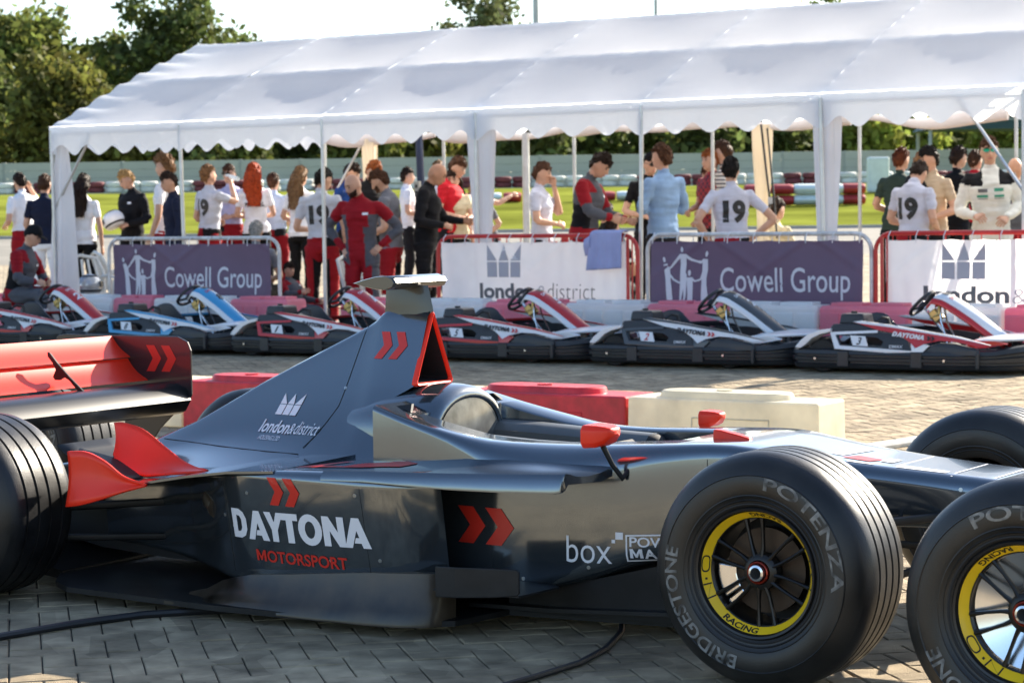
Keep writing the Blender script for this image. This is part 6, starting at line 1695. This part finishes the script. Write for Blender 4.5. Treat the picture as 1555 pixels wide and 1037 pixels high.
_raw = []
def person_raw(spec):
    x, y, ht, face, arms, stance, lean, nod, hyaw, fem, skin, outfit, hair, ex, label = spec
    sit = stance == 'sit'
    jr = random.Random(int(x * 977 + y * 131)); lean = lean + jr.uniform(-2, 5); tw = jr.uniform(-9, 9); sd_ = jr.uniform(-2.5, 2.5); hyaw = hyaw + jr.uniform(-8, 8); nod = nod + jr.uniform(-3, 6)
    bones = []
    mb = MB()
    F = lambda p: Vector((p[0], -p[1], p[2]))       # forward is -Y in the body's frame
    # torso frame
    hipz = .47 if sit else .93
    dz = hipz - .93
    Ml = Matrix.Translation((0, 0, hipz)) @ Matrix.Rotation(R(tw), 4, 'Z') @ Matrix.Rotation(R(sd_), 4, 'Y') @ Matrix.Rotation(R(lean), 4, 'X') @ Matrix.Translation((0, 0, -.93))
    up = lambda p: Ml @ Vector(p)
    sw = .165 if fem else .19
    k = .9 if fem else 1.
    suit = outfit['kind'] == 'suit'
    ad = 1.08 if suit else 1.
    tors = [(.84, .13, .10, .0), (.90, .165, .118, .005), (.98, .168 * (1.02 if fem else 1), .120, .005), (1.08, .150 * k * ad, .105 * ad, .0), (1.18, .155 * k * ad, .108 * ad, -.005), (1.30, .178 * k * ad, .122 * ad, -.008), (1.39, .182 * k * ad, .112 * ad, .0), (1.44, .165 * k, .092, .012), (1.475, .115 * k, .075, .018), (1.50, .07, .066, .018)]
    rings = []
    for z, rx, ry, cy in tors:
        rg = []
        for q in range(18):
            a = 2 * PI * q / 18
            px_, py_ = rx * math.copysign(abs(math.cos(a)) ** .85, math.cos(a)), ry * math.copysign(abs(math.sin(a)) ** .9, math.sin(a))
            if fem and 1.2 < z < 1.36 and py_ < 0: py_ *= 1.22
            rg.append(up((px_, cy + py_, z)))
        rings.append(rg)
    mb.loft(rings)
    bones.append(('torso', up((0, 0, .90)), up((0, 0, 1.42)), .17))
    # head frame
    Mh = Ml @ Matrix.Translation((0, .012, 1.50)) @ Matrix.Rotation(R(hyaw), 4, 'Z') @ Matrix.Rotation(R(nod - lean * .5), 4, 'X') @ Matrix.Translation((0, -.012, -1.50))
    hd = lambda p: Mh @ Vector(p)
    mb.tube([up((0, .015, 1.45)), hd((0, .012, 1.53)), hd((0, .0, 1.60))], [.058 * k, .052 * k, .052 * k], 12)
    bones.append(('neck', up((0, .015, 1.49)), hd((0, .0, 1.56)), .055)); bones.append(('head', hd((0, -.01, 1.60)), hd((0, -.01, 1.70)), .09))
    R3 = Mh.to_3x3()
    ellipsoid(mb, hd((0, -.005, 1.672)), (.077, .098, .112), 18, 12, R3)
    ellipsoid(mb, hd((0, -.040, 1.603)), (.052, .060, .050), 12, 8, R3)
    ellipsoid(mb, hd((0, -.060, 1.640)), (.045, .045, .060), 12, 8, R3)
    mb.tube([hd((0, -.094, 1.680)), hd((0, -.112, 1.650)), hd((0, -.116, 1.637)), hd((0, -.098, 1.630))], [.009, .012, .015, .010], 8)
    for s in (-1, 1):
        ellipsoid(mb, hd((s * .079, .010, 1.655)), (.010, .020, .031), 8, 6, R3)
    hands = MB(); hand_info = []
    for s, nm in ((1, arms[0]), (-1, arms[1])):
        sh = up((s * sw, .012, 1.415)); e, w_ = [tuple(v + jr.uniform(-.022, .022) for v in q) for q in ARM[nm]]
        el = Ml @ Vector((s * (sw + e[0]), .012 - e[1], 1.415 + e[2])); wr = Ml @ Vector((s * (sw + w_[0]), .012 - w_[1], 1.415 + w_[2]))
        if sit and nm in ('front', 'down'):
            wr = Vector((s * .12, -.36, hipz + .17)); el = sh + Vector((s * .08, -.08, -.27))
        th = 1.25 if suit or outfit['sleeve'] == 'long' else 1.
        mb.tube([up((s * sw * .75, .012, 1.405)), sh, sh.lerp(el, .35), el], [.062 * k, .060 * k * (1.06 if th > 1 else 1), .049 * th * k, .040 * th * k], 10)
        mb.tube([el, el.lerp(wr, .3), wr], [.040 * th * k, .040 * th * k, .028 * (1.2 if th > 1 else 1) * k], 10)
        bones.append(('uarm', sh, el, .055)); bones.append(('farm', el, wr, .042))
        d = (wr - el).normalized()
        pn = Vector((-s, 0, 0)) if nm in ('down', 'reach', 'drink', 'mouth') else Vector((0, 1, -.3)) if nm in ('front', 'fold', 'hips') else Vector((-s * .3, .4, -1))
        if nm == 'hips': d = Vector((-s * .5, -.6, -.5))
        hand_mesh(hands, wr, d, pn, s, .9 if nm in ('drink', 'pole', 'front') else .45)
    lw = 1.18 if suit or outfit.get('pants') in ('suitred',) else 1.04
    for s in (-1, 1):
        if sit:
            h, kn, an = Vector((s * .09, 0, hipz + .02)), Vector((s * .15, -.44, hipz + .04)), Vector((s * .15, -.42, .09))
        else:
            h, kn, an = Vector((s * .092, 0, .90)), Vector((s * .108, -.015, .50)), Vector((s * .118, .02, .09))
        mb.tube([h, h.lerp(kn, .4), kn], [.090 * lw, .078 * lw, .058 * lw], 12); mb.tube([kn, kn.lerp(an, .35), an], [.058 * lw, .055 * lw, .042 * lw], 12)
        mb.tube([an + Vector((0, .05, -.045)), an + Vector((0, -.06, -.045)), an + Vector((s * .012, -.16, -.06))], [.040, .043, .030], 10, flat=.9)
        bones.append(('thigh', h, kn, .085)); bones.append(('shin', kn, an, .055)); bones.append(('foot', an + Vector((0, .05, -.05)), an + Vector((0, -.16, -.05)), .042))
    me = mb.mesh('body', SKIN[skin], fix=True)
    o = bpy.data.objects.new('tmp', me); COL.objects.link(o)
    md = o.modifiers.new('r', 'REMESH'); md.mode = 'VOXEL'; md.voxel_size = .0145; md.use_smooth_shade = True
    md = o.modifiers.new('s', 'SMOOTH'); md.factor = .5; md.iterations = 3
    natural = (up((0, 0, 1.0)) - up((0, 0, 1.0))).z
    top = max((hd((0, 0, 1.79))).z, hd((0, .05, 1.77)).z)
    _raw.append((o, spec, bones, hands, Mh, Ml, top))
for sp in PEOPLE: person_raw(sp)
bpy.context.view_layer.update()
_dg = bpy.context.evaluated_depsgraph_get()
_bodies = [bpy.data.meshes.new_from_object(o.evaluated_get(_dg)) for o, *_ in _raw]
for (o, *_) in _raw:
    me = o.data; bpy.data.objects.remove(o); bpy.data.meshes.remove(me)

def zone_mats(outfit, skin):
    # zone, position along the bone, point in the body frame -> material
    c = cmat(outfit['c']) if outfit['kind'] != 'suit' else None
    sk = SKIN[skin]; pants = cmat(outfit.get('pants', 'dark'))
    red, gry, blk, wht = cmat('suitred'), cmat('suitgrey'), cmat('suitblack'), cmat('suitwhite')
    n = outfit.get('n')
    def suit(z, t, p):
        if z in ('head', 'neck'): return sk if z == 'head' or t > .25 else (blk if n != 'white' else wht)
        if n == 'black': return blk
        if n == 'white':
            if z == 'torso' and p.z > 1.36 and abs(p.x) > .075: return blk
            if z == 'uarm' and t < .16: return blk
            return wht
        if n == 'redgrey':
            if z == 'torso': return gry if (abs(p.x) > .115 and p.z < 1.33) or (p.x > .06 and p.z < 1.2) else red
            if z == 'uarm': return red if t < .55 else gry
            if z == 'farm': return gry if t < .55 else red
            if z == 'thigh' or z == 'shin': return gry if p.x > .13 else red
            return blk
        if z == 'torso':
            if p.z < 1.02: return red
            if abs(p.x) > .10 and p.z < 1.24: return blk
            if p.z > 1.37 and abs(p.x) > .09: return red
            return gry
        if z == 'uarm': return red if t < .75 and p.y < .06 else gry
        if z == 'farm': return gry if t < .8 else red
        if z in ('thigh', 'shin'): return red if abs(p.x) < .12 else gry
        return blk
    def tee(z, t, p):
        if z in ('head', 'neck'): return sk
        if z == 'torso':
            if p.z < .90: return pants
            if outfit['kind'] == 'waist' and p.z < 1.0: return red if p.x > -.03 else blk
            return c
        if z == 'uarm': return c if outfit['sleeve'] == 'long' or t < .62 else sk
        if z == 'farm': return c if outfit['sleeve'] == 'long' else sk
        if z == 'foot': return m_shoe
        if outfit.get('pants') == 'suitred' and z in ('thigh', 'shin'): return red if abs(p.x) > .10 else blk
        return pants
    return suit if outfit['kind'] == 'suit' else tee
def seg(p, a, b):
    ab = b - a; t = max(0., min(1., (p - a).dot(ab) / ab.length_squared)); return t, (a + ab * t - p).length
for (o_, spec, bones, hands, Mh, Ml, top), me in zip(_raw, _bodies):
    x, y, ht, face, arms, stance, lean, nod, hyaw, fem, skin, outfit, hair, ex, label = spec
    s = ht / top
    t = thing('person', label, 'person', (x, y, gz(x, y)), YAW + R(face), 'people around the tent')
    t.scale = (s, s, s)
    pick = zone_mats(outfit, skin)
    # colour every face by the nearest bone
    slots = []; idx = {}
    cen = np.empty(len(me.polygons) * 3, np.float32); me.polygons.foreach_get('center', cen); cen = cen.reshape(-1, 3)
    D = []; T = []
    for z, a, b, r in bones:
        a_, b_ = np.array(a), np.array(b); ab = b_ - a_
        tt = np.clip(((cen - a_) @ ab) / (ab @ ab), 0, 1); D.append(np.linalg.norm(a_ + tt[:, None] * ab - cen, axis=1) / r); T.append(tt)
    D = np.array(D); T = np.array(T); bi = D.argmin(0)
    Mi = Ml.inverted()
    mi = np.zeros(len(me.polygons), np.int32)
    for i in range(len(me.polygons)):
        b = bi[i]; z = bones[b][0]; p = Vector(cen[i]); pz = (Mi @ p) if z in ('torso', 'uarm', 'farm', 'neck') else p
        m = pick(z, T[b][i], pz)
        if m.name not in idx: idx[m.name] = len(slots); slots.append(m)
        mi[i] = idx[m.name]
    # folds in the cloth
    skin_slots = {idx.get(SKIN[skin].name, -1)}
    co = np.empty(len(me.vertices) * 3, np.float32); me.vertices.foreach_get('co', co); co = co.reshape(-1, 3)
    isc = np.ones(len(co), bool)
    for p_, m_ in zip(me.polygons, mi):
        if m_ in skin_slots:
            for v in p_.vertices: isc[v] = False
    no = np.empty(len(me.vertices) * 3, np.float32); me.vertices.foreach_get('normal', no); no = no.reshape(-1, 3)
    seed = x * 7.1
    for i in np.nonzero(isc)[0]:
        q = co[i]
        f = noise.noise(Vector((q[0] * 7 + seed, q[1] * 7, q[2] * 11))) * .013 + abs(noise.noise(Vector((q[0] * 5 + 3, q[1] * 5 + seed, q[2] * 22)))) * -.016 + .009
        co[i] += no[i] * f
    me.vertices.foreach_set('co', co.ravel())
    me.materials.clear()
    for m in slots: me.materials.append(m)
    me.polygons.foreach_set('material_index', mi)
    # hands and face details joined into the one body mesh
    b = bmesh.new(); b.from_mesh(me)
    def merge(mb, m):
        if m.name not in idx: idx[m.name] = len(slots); slots.append(m); me.materials.append(m)
        vs = [b.verts.new(p) for p in mb.v]
        for f in mb.f:
            try:
                nf = b.faces.new([vs[q] for q in f]); nf.material_index = idx[m.name]; nf.smooth = True
            except ValueError: pass
    merge(hands, SKIN[skin])
    hd = lambda p: Mh @ Vector(p)
    R3 = Mh.to_3x3()
    e = MB()
    for sx in (-1, 1):
        ellipsoid(e, hd((sx * .032, -.090, 1.680)), (.014, .008, .0075), 8, 6, R3)
    merge(e, m_eye)
    e = MB()
    for sx in (-1, 1):
        e.tube([hd((sx * .014, -.103, 1.700)), hd((sx * .034, -.099, 1.706)), hd((sx * .054, -.086, 1.699))], [.004, .005, .003], 6)
    merge(e, m_hair(hair[1] if hair[1] != 'none' else 'brown'))
    e = MB(); e.tube([hd((-.024, -.094, 1.606)), hd((0, -.102, 1.607)), hd((.024, -.094, 1.606))], [.003, .0065, .003], 6); merge(e, m_lip)
    b.to_mesh(me); b.free()
    me.name = 'body'
    body = bpy.data.objects.new('body', me); COL.objects.link(body); body.parent = t
    # hair
    kind, hc = hair
    rs = random.Random(int(x * 100))
    if kind != 'bald':
        m = m_hair(hc) if kind != 'cap' else cmat('black')
        mb = MB(); nu, nv = 30, 16
        hf = {'short': 1.715, 'curly': 1.715, 'grizzled': 1.73, 'receding': 1.755, 'long': 1.725, 'cap': 1.70}[kind]
        th = {'short': .007, 'curly': .022, 'grizzled': .006, 'receding': .007, 'long': .016, 'cap': .012}[kind]
        def hpt(u, v):
            a = 2 * PI * u                          # 0 at the face
            fy = math.cos(a)                        # 1 front, -1 back
            low = lerp(hf, {'cap': 1.63, 'long': 1.575}.get(kind, 1.598), sm01(.45, -.55, fy) if kind in ('long', 'cap') else sm01(.12, -.80, fy)) if fy < .45 else hf + .006 * math.sin(a * 9)
            low += .006 * math.sin(a * 7 + seed)
            zl = (low - 1.672) / .112; al = math.acos(max(-.99, min(.99, zl)))
            be = al * v
            rr = 1 + (th + (.012 * noise.noise(Vector((u * 9, v * 6, seed))) if kind != 'cap' else 0) + (.012 * noise.noise(Vector((u * 25, v * 18, seed))) if kind in ('curly', 'short') else 0)) / .09 * (1 if v < .93 else .25)
            return hd((.077 * rr * math.sin(be) * math.sin(a), -.005 - .098 * rr * math.sin(be) * math.cos(a), 1.672 + (.112 * rr + (.007 if kind in ('short', 'curly') else .0) * (1 - v)) * math.cos(be)))
        mb.grid(hpt, nu, nv)
        if kind == 'cap':
            mb.grid(lambda u, v: hd((.07 * math.sin(lerp(-1.2, 1.2, u)) * (1 - .1 * v), -.07 - (.04 + .08 * v) * math.cos(lerp(-1.1, 1.1, u)), 1.712 - .015 * v)), 8, 3)
        if kind != 'cap':
            # loose locks lying over the cap of hair
            for q in range({'short': 150, 'curly': 260, 'grizzled': 60, 'receding': 70, 'long': 120}[kind]):
                u0, v0 = rs.random(), rs.uniform(.05, .95); L_ = rs.uniform(.06, .16)
                dv = rs.uniform(.25, 1.) * (1 if rs.random() < .85 else -1); du = rs.uniform(-.45, .45)
                p0, p1, p2 = hpt(u0, v0), hpt(u0 + du * L_, min(1., max(0., v0 + dv * L_))), hpt(u0 + du * 2 * L_, min(1.04, max(0., v0 + dv * 2 * L_)))
                c_ = hd((0, 0, 1.672)); lift = .004 + .010 * rs.random() * (2 if kind == 'curly' else 1)
                pts_ = [p0, p1 + (p1 - c_).normalized() * lift, p2 + (p2 - c_).normalized() * lift * .6]
                if (pts_[1] - pts_[0]).length > 1e-4 and (pts_[2] - pts_[1]).length > 1e-4: mb.tube(pts_, [.003, .0055, .0015], 4, flat=.6)
        h_ = mb.build('cap' if kind == 'cap' else 'hair', m, t, angle=80, solid=.006)
        if kind == 'long':
            mb = MB(); rings = []
            for q in range(15):
                f = q / 14; z = 1.70 - .44 * f
                c = hd((.004 * math.sin(9 * f + seed), .055, 1.70)).lerp(Ml @ Vector((.01, .150, 1.25)), f) if f > .0 else hd((0, .055, 1.70))
                bulge = .03 * math.sin(PI * min(1, f * 1.5))
                hw = lerp(.085, .105, sm01(0, .4, f)) * lerp(1, .62, sm01(.6, 1, f)); dp = lerp(.055, .032, f)
                rings.append([Vector(c) + Vector((hw * math.cos(a) * (1 + .10 * math.sin(5 * a + 7 * f + seed)) + .008 * math.sin(16 * f + a), bulge + dp * math.sin(a) * (1 + .14 * math.sin(7 * a + 9 * f)), .012 * math.sin(3 * a))) for a in [2 * PI * k_ / 22 for k_ in range(22)]])
            mb.loft(rings)
            nr = len(rings)
            for q in range(110):
                k0 = rs.randrange(22); i0 = rs.randrange(0, nr - 5); pts_ = []
                for w_ in range(5):
                    p_ = rings[i0 + w_][(k0 + int(w_ * .3)) % 22]; c_ = sum((Vector(z_) for z_ in rings[i0 + w_]), Vector()) / 22
                    pts_.append(p_ + (p_ - c_).normalized() * (.004 + .008 * math.sin(w_ * 1.4 + q)))
                if i0 + 5 >= nr - 1: pts_.append(pts_[-1] + Vector((rs.uniform(-.02, .02), .0, -.05)))
                mb.tube(pts_, [.004] + [.008] * (len(pts_) - 2) + [.002], 4, flat=.7)
            mb.build('long_hair', m, t, angle=80)
    if ex.get('beard'):
        mb = MB()
        mb.grid(lambda u, v: hd((.066 * math.sin(lerp(-1.5, 1.5, u)) * lerp(1.06, .75, v), -.036 - lerp(.062, .052, v) * math.cos(lerp(-1.5, 1.5, u)), lerp(1.618, 1.560, v) + .02 * (abs(2 * u - 1) ** 2) * (1 - v * .6))), 14, 5)
        mb.build('beard', m_hair(ex['beard']), t, solid=.012, angle=80)
    for kk, zz, yy in (('shades', 1.682, 0), ('specs', 1.682, 0), ('shadesup', 1.765, .035)):
        if ex.get(kk):
            lens = mat('mirror_lens_green', (.02, .35, .24), .08, metal=.8) if ex[kk] == 'green' else mat('dark_lens', (.015, .015, .018), .08, coat=.5)
            mb = MB()
            for sx in (-1, 1):
                ring = [(sx * .034 + .030 * math.cos(a), .019 * math.sin(a)) for a in [2 * PI * q / 14 for q in range(14)]]
                bow = lambda a_: -.112 + yy + 3.2 * a_ * a_
                if kk != 'specs': mb.prism(ring, lambda a_, b_: hd((a_, bow(a_), zz + b_)), lambda a_, b_: hd((a_, bow(a_) + .006, zz + b_)))
                else: mb.tube([hd((a_, bow(a_), zz + b_)) for a_, b_ in ring + ring[:1]], .0035, 5)
            mb.tube([hd((-.006, -.116 + yy, zz + .006)), hd((.006, -.116 + yy, zz + .006))], .003, 5)
            for sx in (-1, 1): mb.tube([hd((sx * .062, -.100 + yy, zz + .006)), hd((sx * .083, -.04 + yy, zz + .004)), hd((sx * .083, .02 + yy, zz))], .003, 5)
            mb.build('glasses' if kk == 'specs' else 'sunglasses', lens, t)
    bv = None
    if ex.get('num') or ex.get('pit'):
        bv = BVHTree.FromPolygons([v.co for v in me.vertices], [tuple(p.vertices) for p in me.polygons])
        if ex.get('num'):
            V, F = text2d(ex['num'], 1., .055); g = fit2d((V, F), 0, 0, .235, .225)
            pos = lambda a, b_: Ml @ Vector((.118 - a, .6, 1.145 + b_))
            g = ([(a, b_) for a, b_ in g[0]], g[1])
            decal('shirt_number', ([(a, b_) for a, b_ in g[0]], g[1]), pos, m_ink, t, direction=Ml.to_3x3() @ Vector((0, -1, 0)), bvh=bv, off=.004, L=.04)
        if ex.get('pit'):
            w_ = .11 if ex['pit'] == 'PIT' else .25
            x0_ = .15 if ex['pit'] == 'PIT' else .125
            g = fit2d(text2d(ex['pit'], 1., .03), 0, 0, w_, .062)
            decal('shirt_lettering', g, lambda a, b_: Ml @ Vector((x0_ - a, .6, 1.235 + b_)), m_ink, t, direction=Ml.to_3x3() @ Vector((0, -1, 0)), bvh=bv, off=.004, L=.04)
    if outfit['kind'] == 'suit' or ex.get('badge'):
        bv = BVHTree.FromPolygons([v.co for v in me.vertices], [tuple(p.vertices) for p in me.polygons])
        n = outfit.get('n')
        fr = Ml.to_3x3() @ Vector((0, 1, 0))
        if n == 'white':
            gm = mat('green_print', (.03, .25, .15), .6)
            for a0, z0, w_, h_, m in ((-.115, 1.300, .085, .032, m_dg), (.03, 1.305, .085, .030, gm), (-.125, 1.252, .10, .024, gm), (.03, 1.252, .09, .022, gm), (-.12, 1.236, .09, .006, m_dg), (.03, 1.236, .09, .006, m_dg)):
                decal('badge', poly2d([(0, 0), (w_, 0), (w_, h_), (0, h_)]), lambda a, b_: Ml @ Vector((a0 + a, -.6, z0 + b_)), m, t, direction=fr, bvh=bv, off=.004, L=.04)
        else:
            decal('badge', poly2d([(0, 0), (.06, 0), (.06, .025), (0, .025)]), lambda a, b_: Ml @ Vector((.06 + a, -.6, 1.33 + b_)), m_decw, t, direction=fr, bvh=bv, off=.004, L=.04)
            if n == 'greyred2':
                decal('badge', poly2d([(0, 0), (.13, 0), (.10, .10), (.03, .10)]), lambda a, b_: Ml @ Vector((-.065 + a, .6, 1.26 + b_)), m_pg, t, direction=Ml.to_3x3() @ Vector((0, -1, 0)), bvh=bv, off=.004, L=.04)
                decal('badge', poly2d([(0, 0), (.13, 0), (.13, .015), (0, .015)]), lambda a, b_: Ml @ Vector((-.065 + a, .6, 1.235 + b_)), m_rink, t, direction=Ml.to_3x3() @ Vector((0, -1, 0)), bvh=bv, off=.004, L=.04)
    if arms[1] == 'drink':
        sp_ = MB(); w_ = ARM['drink'][1]; c0_ = Ml @ Vector((-(.19 + w_[0]) + .03, .012 - w_[1] - .03, 1.415 + w_[2] + .06))
        BOT = (t, c0_, s)

# things people hold or have beside them
def world_of(t, p): 
    return Vector(t.location) + Matrix.Rotation(t.rotation_euler[2], 3, 'Z') @ (Vector(p) * t.scale[0])
t0, c0_, s0 = BOT
bt = thing('water_bottle', 'small clear bottle held to the mouth of the drinking man', 'bottle', world_of(t0, c0_), 0)
mb = MB(); ax_ = Matrix.Rotation(t0.rotation_euler[2], 3, 'Z') @ Vector((.55, .1, .12))
mb.tube([ax_ * -.30, ax_ * -.1, ax_ * .1, ax_ * .16], [.03, .032, .024, .012], 12); mb.build('bottle_body', m_clear, bt)
def helmet(loc, rz, label, dark=False, tilt=0):
    t = thing('crash_helmet', label, 'helmet', loc, rz, 'crash helmets')
    m = KC['white'] if not dark else mat('silver_helmet', (.4, .43, .47), .2, metal=.5, coat=.6)
    M = Matrix.Rotation(R(tilt), 3, 'Y')
    mb = MB(); rings = []
    for j in range(0, 13):
        a = lerp(.12, 2.35, j / 12)
        rings.append([M @ Vector((.155 * math.sin(a) * math.cos(q) * (1.12 if math.cos(q) > 0 and j > 7 else 1.05), .125 * math.sin(a) * math.sin(q), .135 * math.cos(a))) for q in [2 * PI * k / 26 for k in range(26)]])
    mb.loft(rings, caps=(True, True)); mb.build('shell', m, t, angle=60)
    mb = MB(); mb.grid(lambda u, v: M @ Vector((.163 * math.sin(lerp(1.25, 1.75, v)) * math.cos(lerp(-1.2, 1.2, u)) * 1.04, .132 * math.sin(lerp(-1.2, 1.2, u)), .14 * math.cos(lerp(1.2, 1.72, v)))), 14, 5); mb.build('visor', mat('smoked_visor', (.02, .025, .035), .06, coat=.6), t, solid=.004)
    for k, (a0, a1) in enumerate(((.5, .72), (1.95, 2.15))):
        mb = MB(); mb.grid(lambda u, v: M @ Vector((.1585 * math.sin(lerp(a0, a1, v)) * math.cos(2 * PI * u) * 1.06, .128 * math.sin(lerp(a0, a1, v)) * math.sin(2 * PI * u), .1375 * math.cos(lerp(a0, a1, v)))), 26, 3); mb.build('stripe', m_ink, t)
    return t
hp = [o for o in COL.objects if o.get('label', '').startswith('blond young man')][0]
helmet(world_of(hp, (.0, -.34, 1.12)), YAW + R(150), 'white and black crash helmet held by the blond man in black', tilt=25)
helmet((-12.75, 13.4, gz(-12.75, 13.4) + .53), YAW + R(40), 'silver crash helmet lying on a white chair at the far left', True)
